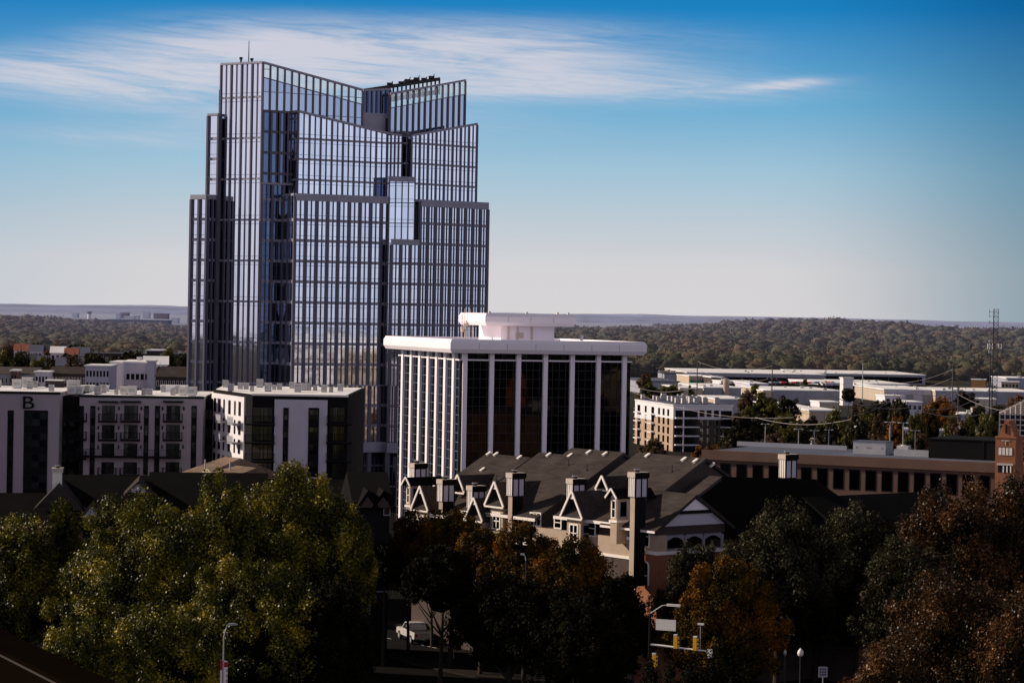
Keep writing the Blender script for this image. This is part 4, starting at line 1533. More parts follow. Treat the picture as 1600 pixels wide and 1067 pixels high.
# ------------------------------------------------------------------ brick tower with stepped gable
FT = Frame(1555.5, 690, 296, R(-27))
bt = FT.empty('brick_tower', 'orange brick tower with stepped gable top and a row of four white windows', 'tower')
w = FT.s(1588)
zs = FT.z(1570, 684.5)
MB().box(0, w, 0, 3.6, 0, zs).build('wall', 'brick_orange', bt)
MB().box(-.08, w + .08, -.08, 3.7, zs, zs + .2).build('coping', 'brick_orange', bt)
st = MB()
zt5 = FT.z(1575, 657)
hh = (zt5 - zs - .2)
for a, t in ((.16, .32), (.24, .55), (.32, .78), (.40, 1.0)):
    st.box(w * a, w * (1.04 - a), .1, 2.8, zs + .2 if t == .32 else zs + .2 + hh * (t - .23), zs + .2 + hh * t)
st.build('stepped_gable', 'brick_orange', bt)
MB().box(w * .47, w * .53, -.01, .09, zs + .6, zs + 1.7).build('slot', 'trim_dark', bt)
MB().box(w * .3, w * .7, -.06, -.01, zs - .35, zs - .25).box(w * .48, w * .53, -.06, -.01, zs - .8, zs - .35).build('ornament', 'pale_stone', bt)
z0, z1 = FT.z(1572, 711), FT.z(1572, 699.5)
MB().box(w * .17, w * .83, -.02, .0 - .002, z0 - .05, z1 + .05).build('window_band', 'trim_dark', bt)
for k in range(4):
    x = w * (.24 + .175 * k)
    MB().box(x - .17, x + .17, -.06, -.025, z0, z1).build('window', 'trim_white', bt)
z0, z1 = FT.z(1572, 738), FT.z(1572, 727)
MB().box(w * .15, w * .85, -.03, -.004, z0, z1).build('window_band', 'trim_dark', bt)
MB().box(w * .1, w * .9, -.12, -.035, z1, z1 + .25).build('lintel', 'pale_stone', bt)
for k in range(3):
    x = w * (.42 + .18 * k)
    MB().box(x - .08, x + .08, -.07, -.035, z0, z1).build('window_bar', 'trim_white', bt)
MB().box(w * .4, w * .85, -.08, -.072, z0 + .9, z0 + 1.05).build('window_bar', 'trim_white', bt)

# lattice pyramid roof behind it
FD = Frame(1562, 660, 318, R(-12))
dm = FD.empty('lattice_dome', 'pale lattice glass pyramid roof behind the stepped brick gable', 'glass roof')
wd = FD.s(1598)
zb0, zb1 = FD.z(1570, 690), FD.z(1570, 647)
zap = FD.z(1600, 622)
lt = MB(); gl = MB()
gl.box(.05, 8, .05, 8, zb0 - 6, zb1 - .02)
gl.poly([(.05, .05, zb1), (8, .05, zb1), (4, 4, zap - .1)]).poly([(8, .05, zb1), (8, 8, zb1), (4, 4, zap - .1)]).poly([(.05, 8, zb1), (.05, .05, zb1), (4, 4, zap - .1)])
n = 12
for k in range(n + 1):
    x = 8 * k / n
    lt.bar((x, -.02, zb0 - 6), (x, -.02, zb1), .14)
    lt.bar((-.02, x, zb0 - 6), (-.02, x, zb1), .14)
nzl = int((zb1 - zb0 + 6) / .66)
for k in range(nzl + 1):
    z = zb0 - 6 + (zb1 - zb0 + 6) * k / nzl
    lt.bar((0, -.03, z), (8, -.03, z), .14)
    lt.bar((-.03, 0, z), (-.03, 8, z), .14)
for k in range(9):
    t = k / 9
    z = zb1 + (zap - zb1) * t
    a, b = .0 + 4 * t, 8 - 4 * t
    lt.bar((a, a, z), (b, a, z), .15); lt.bar((a, a, z), (a, b, z), .15); lt.bar((b, a, z), (b, b, z), .15)
for k in range(n + 1):
    t = k / n
    # rafters parallel to the slope, stopping at the hips
    x = 8 * t
    m = min(x, 8 - x)
    lt.bar((x, 0, zb1), (x, m, zb1 + (zap - zb1) * m / 4), .14) if m > .01 else None
    lt.bar((8, x, zb1), (8 - m, x, zb1 + (zap - zb1) * m / 4), .14) if m > .01 else None
    lt.bar((0, x, zb1), (m, x, zb1 + (zap - zb1) * m / 4), .14) if m > .01 else None
gl.build('glazing', 'win_black', dm)
lt.build('lattice', 'pale_stone', dm)

# ------------------------------------------------------------------ townhouse row in the middle
FH = Frame(1022, 826, 250, R(-52))
row = FH.empty('townhouse_row', 'row of townhouses with brown shingle roofs, steep white trimmed gables and tall chimneys', 'townhouses')
ze = FH.z(1022, 824)                      # eave height at the near end
RW = 11.0                                  # eave to ridge, in plan
TP = math.tan(R(29.0))


def rayplane(fr, px, py, z0, tanp, y0=0.0):
    """local (x, y, z) where a bearing meets the roof plane z = z0 + tanp*(y-y0)"""
    d = P(px, py, 100) - Vector((0, 0, EYE))
    ca, sa = math.cos(fr.a), math.sin(fr.a)
    # world -> local: subtract origin, rotate by -a
    ex, ey = -fr.ox, -fr.oy
    lx0, ly0 = ex * ca + ey * sa, -ex * sa + ey * ca
    dx, dy = d.x * ca + d.y * sa, -d.x * sa + d.y * ca
    t = (z0 + tanp * (ly0 - y0) - EYE) / (d.z - tanp * dy)
    return (lx0 + dx * t, ly0 + dy * t, EYE + d.z * t)


def segroof(par, x0, x1, zr, yr, yfront, yback=None, m='shingle_brown', th=.28, name='roof', zmin=None):
    """front and back slope with thickness, ridge at (yr, zr)"""
    yback = yback if yback is not None else 2 * yr - yfront
    zf = zr - (yr - yfront) * TP; zk = zr - (yback - yr) * TP
    pts = [(x0, yfront, zf), (x0, yr, zr), (x0, yback, zk), (x0, yback, zk - th), (x0, yr, zr - th * 1.15), (x0, yfront, zf - th)]
    o = MB().extr(pts, (x1 - x0, 0, 0)).build(name, m, par)
    # white eave board
    MB().box(x0, x1, yfront - .10, yfront - .01, zf - th - .06, zf - .02).build('fascia', 'trim_white', o)
    # rake board on the near end
    q = MB()
    q.extr([(x1 + .01, yfront, zf - th - .02), (x1 + .01, yr, zr - th * 1.15 - .02), (x1 + .01, yr, zr + .02), (x1 + .01, yfront, zf + .02)], (.06, 0, 0))
    q.build('rake_board', 'brown_wall', o)
    return zf


def ridge_x(px, yr=RW): return FH.s(px, yr, 705)


segs = []
spec = [  # ridge px left, right, ridge py (at right end), ridge y
    (760, 829, 714.5, RW), (829, 843, 712.5, RW - .6), (843, 893, 711, RW - .3), (893, 975, 706.5, RW + .9), (975, 997, 706.0, RW - .8), (997, 1104, 715.5, RW + .2), (1104, 1128, 722.5, RW - .6)]
for (pa, pb, py, yr) in spec:
    xa, xb = ridge_x(pa, yr), ridge_x(pb, yr)
    zr = P(pb, py, FH.Y(xb, yr)).z
    segs.append((xa, xb, zr, yr))
print('SEGS', [(round(a, 1), round(b, 1), round(c, 1), d) for a, b, c, d in segs], 'ze', ze)
x_far = segs[0][0]
X_END = segs[-1][1]
steps = [0.0, -1.3, .0, .0, -1.35, .0, -1.5]
for k, (xa, xb, zr, yr) in enumerate(segs):
    yf = [-.7, .4, -.7, -.7, 1.4, -.7, -.6][k]
    segroof(row, xa, xb, zr + (steps[k]), yr, yf)
zmain = segs[2][2] - (RW - .3) * TP
# gable end wall and body
zwall = min(s_[2] - (s_[3] + .7) * TP for s_ in segs) - .05
MB().box(x_far + .4, X_END - .4, 0, 21.5, 13.0, zwall).build('upper_wall', 'stucco_cream', row)
MB().box(x_far + .4, X_END - .4, .02, 21.5, 0, 13.0).build('brick_wall', 'brick_brown', row)
for k, (xa, xb, zr, yr) in enumerate(segs):
    zz_ = zr + steps[k]
    MB().extr([(xa + .3, .5, zz_ - (yr - .5) * TP - .5), (xa + .3, yr, zz_ - .4), (xa + .3, 2 * yr - .5, zz_ - (yr - .5) * TP - .5), (xa + .3, 2 * yr - .5, zwall - .1), (xa + .3, .5, zwall - .1)], (xb - xa - .6, 0, 0)).build('party_wall', 'brown_wall', row)
# hipped end roof in the black shade tone stepping down toward the camera's right
xe = X_END; zr = segs[-1][2] - 1.5; yr = RW - .6
hp = MB()
zb2 = zr - 7.2
print('XE', xe, zr, zb2)
hp.poly([(xe, -.5, zr - (yr + .5) * TP), (xe + .3, 9.6, zb2 + .6), (xe, yr, zr)])
hp.poly([(xe, yr, zr), (xe + .3, 9.6, zb2 + .6), (xe + 6.0, 12.5, zb2 + .8), (xe + 6.0, 20, zb2 + 1.2), (xe + .5, 24, zr - .6)])
hp.poly([(xe + .5, 24, zr - .6), (xe + 6.0, 20, zb2 + 1.2), (xe + 6.0, 30, zb2 + 1.0)])
hp.build('end_roof', 'shingle_shade', row)
MB().prism([(xe - .4, 9.8), (xe + 5.6, 12.7), (xe + 5.6, 28), (xe - .4, 24)], 0, [zb2 + .4, zb2 + .6, zb2 + .6, zb2]).build('end_wall', 'brick_brown', row)
# dark rear wing beyond
MB().extr([(xe - 2, 19, zr - 6.2), (xe + 3.5, 19, zr - 2.2), (xe + 12, 19, zr - 6.6)], (0, 22, 0)).build('rear_roof', 'shingle_shade', row)
MB().box(xe - 2, xe + 11.5, 19.5, 40.5, 0, zr - 6.65).build('rear_wall', 'brick_brown', row)


def bar3(mb, a, b, w=.16, h=.2): mb.bar(a, b, w, h)


def front_gable(apx, apy, bl, br, bpy, ly, back=7.5, bay=True, tri=.3, skirt=True, floors=1, wallto=None):
    """steep front gable with white rakes, white peak, dark opening and a small skirt roof"""
    xa, xb = FH.s(bl, ly, bpy), FH.s(br, ly, bpy)
    xm = (xa + xb) / 2
    z0 = P((bl + br) / 2, bpy, FH.Y(xm, ly)).z
    z1 = P(apx, apy, FH.Y(FH.s(apx, ly, apy), ly)).z
    h = z1 - z0
    hw = (xb - xa) / 2
    g_ = MB().extr([(xa - .1, ly, z0), (xm, ly, z1), (xb + .1, ly, z0), (xb - .12, ly, z0), (xm, ly, z1 - .35), (xa + .12, ly, z0)], (0, back, 0)).build('front_gable', 'shingle_brown', row)
    t = MB()
    t.bar((xa - .14, ly - .06, z0 - .05), (xm, ly - .06, z1 + .05), .12, .24)
    t.bar((xb + .14, ly - .06, z0 - .05), (xm, ly - .065, z1 + .05), .12, .24)
    t.build('rake_board', 'trim_white', g_)
    MB().box(xa - .1, xb + .1, ly - .12, ly - .01, z0 - .22, z0 - .04).build('fascia', 'trim_white', g_)
    MB().extr([(xm - hw * tri, ly + .02, z1 - h * tri), (xm, ly + .02, z1 - .1), (xm + hw * tri, ly + .02, z1 - h * tri)], (0, .3, 0)).build('peak_panel', 'trim_white', g_)
    MB().poly([(xa + .15, ly + 1.0, z0), (xb - .15, ly + 1.0, z0), (xm, ly + 1.0, z1 - .4)]).build('gable_wall', 'brown_wall', g_)
    if skirt:
        MB().poly([(xa + .05, ly - .0, z0 - .02), (xb - .05, ly - .0, z0 - .02), (xm + hw * .42, ly + .98, z0 + h * .42), (xm - hw * .42, ly + .98, z0 + h * .42)]).build('skirt_roof', 'shingle_brown', g_)
    if bay:
        wb = 2.3
        y0 = ly + .35
        zb_ = z0 - 3.4 * floors - .3
        bw_ = MB().box(xm - wb / 2, xm + wb / 2, y0, 1.0, zb_, z0 - .23).build('bay_window', 'stucco_cream', row)
        MB().box(xm - wb / 2 - .12, xm + wb / 2 + .12, y0 - .12, .9, zb_ - .25, zb_).build('sill', 'trim_white', bw_)
        for f in range(floors):
            zf = z0 - 2.7 - f * 3.4
            window(bw_, xm, y0, zf, 1.5, 2.0, 2, 2, fm='trim_white', gm='win_bright', fw=.16)
            window(bw_, xm + wb / 2, y0 + .78, zf, 1.15, 2.0, 1, 2, rz=math.pi / 2, fm='trim_grey', gm='win_black', fw=.14)  # side frame and panes in darker copies, shade put into the colour
    return xm, z0, z1


front_gable(656, 760, 643.5, 668, 796, -1.3)
front_gable(740, 778, 727, 753, 812, -1.6)
front_gable(772.5, 753, 758.5, 786, 790, -1.0, back=8.5)
front_gable(893, 767, 877, 909, 808, -1.5, back=9)
front_gable(714, 742, 705, 725, 768, 2.0, back=7.5, bay=False, skirt=False, tri=.15)
front_gable(941, 744, 932, 949, 764, 2.8, back=8.0, bay=False, skirt=False, tri=.3)


def bay_tower(pl, pm, pr, pytop, pybot, ly, apx, apy):
    """slim two storey bay with small gabled cap"""
    xa, xb = FH.s(pl, ly, 800), FH.s(pm, ly, 800)
    y1 = FH.side(pr, xb, 800)
    z1 = P(pm, pytop, FH.Y(xb, ly)).z; z0 = P(pm, pybot, FH.Y(xb, ly)).z
    o = MB().box(xa, xb, ly, y1 + 1.5, z0, z1).build('bay_tower', 'stucco_cream', row)
    za = P(apx, apy, FH.Y(xa, ly)).z
    xm = (xa + xb) / 2
    MB().extr([(xa - .4, ly - .4, z1 - .1), (xm, ly - .4, za), (xb + .4, ly - .4, z1 - .1), (xb + .3, ly - .4, z1 - .15), (xm, ly - .4, za - .3), (xa - .3, ly - .4, z1 - .15)], (0, 5.5, 0)).build('cap_roof', 'shingle_shade', o)
    t = MB(); t.bar((xa - .42, ly - .45, z1 - .1), (xm, ly - .45, za + .03), .1, .2); t.bar((xb + .42, ly - .45, z1 - .1), (xm, ly - .455, za + .03), .1, .2)
    t.build('rake_board', 'trim_white', o)
    MB().poly([(xa, ly + .01, z1), (xb, ly + .01, z1), (xm, ly + .01, za - .3)]).build('gable_wall', 'trim_white', o)
    wz = z1 - 2.2
    k = 0
    while wz > z0 + .3 and k < 3:
        window(o, (xa + xb) / 2, ly, wz, (xb - xa) * .7, 1.9, 1, 2, fm='trim_white', gm='win_bright', fw=.12)
        yy_ = (ly + y1) / 2
        window(o, xb, yy_, wz, (y1 - ly) * .72, 1.9, 1, 1, rz=math.pi / 2, fm='trim_grey', gm='win_black', fw=.16)  # darker trim and panes: shade of this side put into the colour
        MB().box(xa - .12, xb + .12, ly - .12, y1 + .3, wz - .45, wz - .2).build('sill', 'trim_white', o)
        wz -= 3.3; k += 1
    return o


bay_tower(954, 964, 983, 777, 850, -1.6, 956, 763)
bay_tower(634, 641, 655, 757, 800, -1.2, 634, 745)


def chimney(fr, par_label, pl, pytop, pybot, ly, wx_=.95, wy_=1.75, top=2.0, shaft_m='stucco_cream', name='chimney', parent=None, cap_m='trim_dark'):
    x = fr.s(pl, ly, pytop)
    z1 = P(pl, pytop, fr.Y(x, ly)).z
    z0 = P(pl, pybot, fr.Y(x, ly)).z
    zt_ = z1 - .55
    c = MB().box(x + .12, x + wx_ - .1, ly + .12, ly + wy_ - .15, z0, zt_ - top).build(name, shaft_m, parent)
    MB().box(x - .12, x + wx_ + .12, ly - .12, ly + wy_ + .12, zt_, z1 - .02).build('cap', 'pale_stone', c)
    MB().box(x + wx_ + .12, x + wx_ + .15, ly - .12, ly + wy_ + .12, zt_ - .05, z1 - .03).build('cap_shade', 'paint_charcoal', c)  # charcoal sheet: shade of the cap's far side put into colour
    hd = MB().box(x, x + wx_, ly, ly + wy_, zt_ - top, zt_)
    hd.build('chimney_head', 'trim_white', c)
    f = MB()
    for k in range(4):
        q = x + (wx_ - .06) * k / 3
        f.box(q, q + .06, ly - .06, ly - .002, zt_ - top, zt_)
    f.build('rib', 'trim_white', c)
    f = MB()
    for k in range(3):
        q = ly + (wy_ - .16) * k / 2
        f.box(x + wx_ + .002, x + wx_ + .06, q, q + .16, zt_ - top, zt_)
    f.box(x + wx_ + .004, x + wx_ + .055, ly + .16, ly + wy_ - .16, zt_ - .16, zt_)
    f.build('batten', 'paint_charcoal', c)
    MB().box(x + wx_ + .0015, x + wx_ + .03, ly + .02, ly + wy_ - .02, zt_ - top, zt_ - .17).build('side_panel', 'siding_lavender', c)
    MB().box(x + wx_ - .098, x + wx_ - .07, ly + .12, ly + wy_ - .15, z0, zt_ - top - .01).build('shaft_shade', 'paint_charcoal', c)  # charcoal sheet painting the shaded flank of the shaft
    pt = MB().tube([(x + wx_ / 2, ly + wy_ / 2 - .2, z1 - .03), (x + wx_ / 2, ly + wy_ / 2 - .2, z1 + .22)], .26, 10)
    pt.build('chimney_pot', 'brown_wall', c)
    MB().tube([(x + wx_ / 2, ly + wy_ / 2 - .2, z1 + .23), (x + wx_ / 2, ly + wy_ / 2 - .2, z1 + .3)], .36, 10).build('pot_cover', 'galvanized', c)
    return c


for pl, pt_, pb, ly in ((640.5, 723, 750, 1.2), (684, 748, 800, -.9), (730.5, 758, 800, -.5), (792.5, 738, 840, -1.0), (886.5, 747, 800, -.3), (983, 737, 915, -2.0)):
    chimney(FH, None, pl, pt_, pb, ly, parent=row)

# roof vents and pipes
for px, py, k in ((764, 709.5, 0), (775, 710.5, 0), (812, 715.5, 0), (754, 734.5, 0), (857.5, 711.5, 2), (891, 712.5, 2), (920, 707.5, 3), (945.5, 710, 3), (1012, 712.5, 5), (1069, 718.5, 5), (1087, 721, 5), (1113, 727.5, 6)):
    xa, xb, zr_, yr_ = segs[k]
    x, y, z = rayplane(FH, px, py, zr_ + steps[k], TP, yr_)
    a = math.atan(TP)
    v = MB().box(-.15, .15, -.32, .32, 0, .16).box(-.19, .19, -.36, .36, .16, .2).build('roof_vent', 'trim_white', row)
    v.location = (x, y, z); v.rotation_euler = (a, 0, 0)
for px, py, k in ((888, 728, 2), (917, 735, 3), (1050, 737, 5), (776, 752, 0)):
    xa, xb, zr_, yr_ = segs[k]
    x, y, z = rayplane(FH, px, py, zr_ + steps[k], TP, yr_)
    MB().tube([(x, y, z - .1), (x, y, z + .75)], .06, 6).tube([(x, y, z), (x, y, z + .08)], .16, 6).build('vent_pipe', 'metal_dark', row)

# end pavilion with big pale gable and arched porch, facing right of the camera
ya, yb = FH.side(1029, 0.8, 826), FH.side(1134, 0.8, 826)
zg0 = P(1080, 820, FH.Y(.8, (ya + yb) / 2)).z
zg1 = P(1090, 777, FH.Y(.8, (ya + yb) / 2)).z
ym = (ya + yb) / 2
pv = MB().extr([(1.4, ya - .9, zg0 - .35), (1.4, ym, zg1 + .35), (1.4, yb + .9, zg0 - .35), (1.4, yb + .7, zg0 - .6), (1.4, ym, zg1), (1.4, ya - .7, zg0 - .6)], (-9, 0, 0)).build('pavilion_roof', 'shingle_brown', row)
MB().box(-7.4, 1.3, ya - 1.0, ya - .9, zg0 - .62, zg0 - .4).build('fascia', 'trim_white', pv)
gw = MB().extr([(.9, ya, zg0), (.9, yb, zg0), (.9, ym, zg1 - .15)], (-.3, 0, 0)).build('gable_wall', 'siding_lavender', row)
k_ = .42
MB().extr([(1.1, ym - (yb - ya) * .5 * k_ - .1, zg1 - (zg1 - zg0) * k_ - .1), (1.1, ym + (yb - ya) * .5 * k_ + .1, zg1 - (zg1 - zg0) * k_ - .1), (1.1, ym, zg1 - .1)], (-.18, 0, 0)).build('peak_panel', 'white_panel', gw)
MB().box(.95, 1.13, ym - (yb - ya) * .5 * k_ - .3, ym + (yb - ya) * .5 * k_ + .3, zg1 - (zg1 - zg0) * k_ - .45, zg1 - (zg1 - zg0) * k_ - .12).build('scallop_board', 'paint_charcoal', gw)
# walls
zmid = P(1029, 862, FH.Y(.7, ya)).z
zprch = zg0 - .9
MB().box(-2.6, .7, ya, yb, zprch, zg0 - .05).build('porch_beam', 'brown_wall', row)
MB().box(-2.6, .68, ya + .02, ya + 1.3, zmid, zprch).build('porch_wall', 'stucco_cream', row)
MB().box(-2.6, -1.5, ya + 1.3, yb, zmid, zprch).build('porch_back_wall', 'paint_charcoal', row)
MB().box(-2.7, .85, ya - .12, yb + .1, zmid - .35, zmid).build('porch_ledge', 'trim_white', row)
pl_ = MB()
for k in range(4):
    yy_ = ya + 1.3 + (yb - ya - 1.5) * k / 3
    o = MB().box(.35, .6, yy_ - .12, yy_ + .12, zmid, zprch - .2).build('porch_post', 'trim_grey', row)
for k in range(3):
    y0_, y1_ = ya + 1.3 + (yb - ya - 1.5) * k / 3 + .12, ya + 1.3 + (yb - ya - 1.5) * (k + 1) / 3 - .12
    ar2 = []
    for j in range(13):
        t = j / 12
        ar2.append((.5, y0_ + (y1_ - y0_) * t, zprch - .75 + .45 * math.sin(math.pi * t)))
    pts = ar2 + [(.5, y1_, zprch - .02), (.5, y0_, zprch - .02)]
    MB().extr(pts, (-.12, 0, 0)).build('porch_arch', 'trim_grey', row)
window(row, -1.1, ya, zmid + .3, 1.15, 2.3, 1, 2, fm='trim_white', gm='win_black', fw=.16)
MB().box(-2.6, .66, ya + .03, yb, 0, zmid - .36).build('lower_wall', 'brick_orange', row)
# arched window low in the brick
aw = MB()
zA0, zA1 = zmid - 3.6, zmid - 1.6
pts = [(-1.65, ya - .0, zA0), (-.55, ya - .0, zA0)] + [(-1.1 + .55 * math.cos(math.pi * j / 8), ya, zA1 + .45 * math.sin(math.pi * j / 8)) for j in range(9)]
a_w = MB().extr(pts, (0, -.05, 0)).build('arched_window', 'win_black', row)
tr = MB().tube([(-1.65, ya - .08, zA0), (-1.65, ya - .08, zA1)] + [(-1.1 - .55 * math.cos(math.pi * j / 8), ya - .08, zA1 + .45 * math.sin(math.pi * j / 8)) for j in range(1, 8)] + [(-.55, ya - .08, zA1), (-.55, ya - .08, zA0)], .1, 6)
tr.build('arch_trim', 'trim_white', a_w)
MB().box(-1.6, -.6, ya - .1, ya - .055, (zA0 + zA1) / 2 - .05, (zA0 + zA1) / 2 + .05).build('window_rail', 'trim_white', a_w)
# front wall windows between the bays
for px, py0, py1 in ((872, 806, 826), (840, 800, 822), (712, 800, 815), (925, 812, 838), (834, 800, 822)):
    x = FH.s(px, 0, py0)
    z0, z1 = P(px, py1, FH.Y(x, 0)).z, P(px, py0, FH.Y(x, 0)).z
    window(row, x, 0, z0, 1.3, z1 - z0, 1, 2, fm='trim_white', gm='win_black', fw=.14)
for k in range(9):
    x = -3 - k * 4.6
    window(row, x, .02, 8.8, 1.2, 2.1, 2, 2, fm='trim_white', gm='win_black', fw=.12)
MB().box(x_far, -2.7, -.12, -.002, 12.9, 13.2).build('belt_course', 'trim_white', row)

# far right chimney standing on the dark rear wing
cR = chimney(FH, None, 1218, 709, 800, 19.5, parent=row)
cR['label'] = 'lone chimney far right on the dark rear roof'


# ------------------------------------------------------------------ dark townhouses on the left, seen over the trees
FK = Frame(-60, 800, 298, R(8))
dk = FK.empty('dark_townhouses', 'black roofed townhouses in shadow behind the big green trees, small pale gables and a chimney', 'townhouses')
zr = FK.z(200, 741, 9); Lk2 = FK.s(560, 0)
def dkroof(x0, x1, yr, zr_, run, m='shingle_shade', tp=.62, name='roof', par=None):
    zf = zr_ - run * tp
    return MB().extr([(x0, yr - run, zf), (x0, yr, zr_), (x0, yr + run, zf), (x0, yr + run, zf - .3), (x0, yr, zr_ - .35), (x0, yr - run, zf - .3)], (x1 - x0, 0, 0)).build(name, m, par or dk)
x1_ = FK.s(420, 9)
dkroof(0, FK.s(120, 9), 9, FK.z(60, 770, 9), 9.5)
dkroof(FK.s(100, 9), FK.s(235, 9), 9, FK.z(170, 742, 9), 9.5)
dkroof(FK.s(235, 9), FK.s(420, 9), 9, FK.z(330, 738, 9), 9.5)
dkroof(FK.s(420, 9), FK.s(560, 9), 9, FK.z(480, 748, 9), 9.5)
MB().box(1, FK.s(556, 2), 1, 17, 0, FK.z(300, 738, 9) - 9.5 * .62 - .6).build('wall', 'brick_red', dk)
# body under the ridge so no sky shows between roof and wall
for pa, pb, py in ((0, 120, 770), (104, 235, 742), (238, 420, 738), (424, 556, 748)):
    xa, xb = FK.s(pa, 9), FK.s(pb, 9); z_ = FK.z((pa + pb) / 2, py, 9)
    MB().extr([(xa, 0, z_ - 5.9), (xa, 9, z_ - .4), (xa, 18, z_ - 5.9)], (xb - xa, 0, 0)).build('gable_wall', 'brown_wall', dk)
# small front gables with pale faces (in shade) and slopes in the lighter sunlit shingle
for apx, apy, bl, br, bsy, ly, m in ((216, 752, 199, 234, 769, -.5, 'siding_lavender'), (146, 788, 127, 160, 809, -3.0, 'siding_lavender')):
    xa, xb = FK.s(bl, ly, bsy), FK.s(br, ly, bsy)
    z0 = P(apx, bsy, FK.Y((xa + xb) / 2, ly)).z; z1 = P(apx, apy, FK.Y((xa + xb) / 2, ly)).z
    xm = (xa + xb) / 2
    g_ = MB().extr([(xa - .5, ly - .4, z0 - .4), (xm, ly - .4, z1 + .15), (xb + .5, ly - .4, z0 - .4), (xb + .3, ly - .4, z0 - .5), (xm, ly - .4, z1 - .15), (xa - .3, ly - .4, z0 - .5)], (0, 9, 0)).build('front_gable', 'shingle_brown', dk)
    MB().poly([(xa, ly, z0), (xb, ly, z0), (xm, ly, z1 - .1)]).build('gable_wall', m, g_)
    MB().box(xa + .2, xb - .2, ly + .1, ly + 4, z0 - 3, z0 - .05).build('bay', 'paint_charcoal', g_)
# lit roof slope at far left, a hip in the lighter sunlit shingle
xh = FK.s(52, 0, 790)
h_ = MB().extr([(xh, -1, FK.z(50, 797, -1)), (xh + 3.1, -1, FK.z(80, 755, -1)), (xh + 6.2, -1, FK.z(50, 797, -1))], (0, 9, 0)).build('side_gable_roof', 'shingle_brown', dk)
c_ = chimney(FK, None, 82, 731, 800, .5, parent=dk, wx_=1.2, wy_=1.5)
# two pale tan hip roofs catching the sun in the middle distance
FM_ = Frame(282, 739, 325, R(-52))
mt_ = FM_.empty('tan_roof_house', 'sunlit tan hip roofs rising over the dark ridge in front of the dark wing', 'house')
za_ = FM_.z(282, 738)
for (a, b_, yr, pk) in ((0, 5.5, 6, 712), (5.5, 12, 4.5, 722)):
    zr_ = P(320, pk, 328).z
    q = MB()
    q.poly([(a, 0, za_), (b_, 0, za_ - .1), (b_, yr, zr_), (a + 1.5, yr, zr_)])
    q.poly([(a, 0, za_), (a + 1.5, yr, zr_), (a, 2 * yr, za_)])
    q.poly([(b_, 0, za_ - .1), (b_, 2 * yr, za_), (b_, yr, zr_)])
    q.poly([(a, 2 * yr, za_), (a + 1.5, yr, zr_), (b_, yr, zr_), (b_, 2 * yr, za_)])
    q.build('roof', 'shingle_tan', mt_)
MB().box(.3, 11.7, .4, 8.5, 0, za_ - .15).build('wall', 'stucco_cream', mt_)
g_ = MB().extr([(5.2, -.8, za_ - .2), (8.2, -.8, za_ + 1.1), (11.2, -.8, za_ - .2)], (0, .4, 0)).build('pediment', 'stucco_cream', mt_)
for x, y in ((3.0, 2.0), (8.4, 2.6)):
    MB().tube([(x, y, za_ + .4), (x, y, za_ + 1.9)], .1, 6).build('vent_pipe', 'galvanized', mt_)

# dark brick block at the gap beside the white columns
FE = Frame(558, 780, 262, R(10))
eb = FE.empty('dark_brick_block', 'tall dark brick apartment end in deep shade with two small pale gables and lit windows', 'apartment building')
we = FE.s(611)
ztb = FE.z(585, 792)
MB().box(0, we, 0, 13, 0, ztb).build('wall', 'paint_charcoal', eb)
MB().extr([(-.5, -.6, ztb - .05), (-.5, 6.5, ztb + 3.4), (-.5, 13.5, ztb - .05)], (we + 1.0, 0, 0)).build('roof', 'shingle_shade', eb)
for c in (.3, .78):
    xm = we * c
    g_ = MB().extr([(xm - 1.3, -1.0, ztb - .1), (xm, -1.0, ztb + 1.9), (xm + 1.3, -1.0, ztb - .1), (xm + 1.1, -1.0, ztb - .15), (xm, -1.0, ztb + 1.6), (xm - 1.1, -1.0, ztb - .15)], (0, 5, 0)).build('front_gable', 'shingle_shade', eb)
    MB().poly([(xm - .95, -.8, ztb), (xm + .95, -.8, ztb), (xm, -.8, ztb + 1.2)]).build('gable_wall', 'brown_wall', g_)
window(eb, FE.s(607), 0, FE.z(607, 805), .75, 1.5, 1, 2, fm='trim_grey', gm='win_bright')
for px, py in ((577, 890), (577, 945), (577, 1005), (529, 1005)):
    if px > 558: window(eb, FE.s(px), 0, FE.z(px, py + 10), .95, 1.4, 1, 2, fm='trim_grey', gm='win_bright')
MB().box(.5, we, -.1, -.002, FE.z(585, 925), FE.z(585, 922.5)).build('belt_course', 'trim_grey', eb)

# ------------------------------------------------------------------ middle distance: sheds, depots, houses
def ground_pt(px, py, z=0.0):
    d = P(px, py, 1) - Vector((0, 0, EYE))
    t = (z - EYE) / d.z
    return Vector((d.x * t, d.y * t, z))


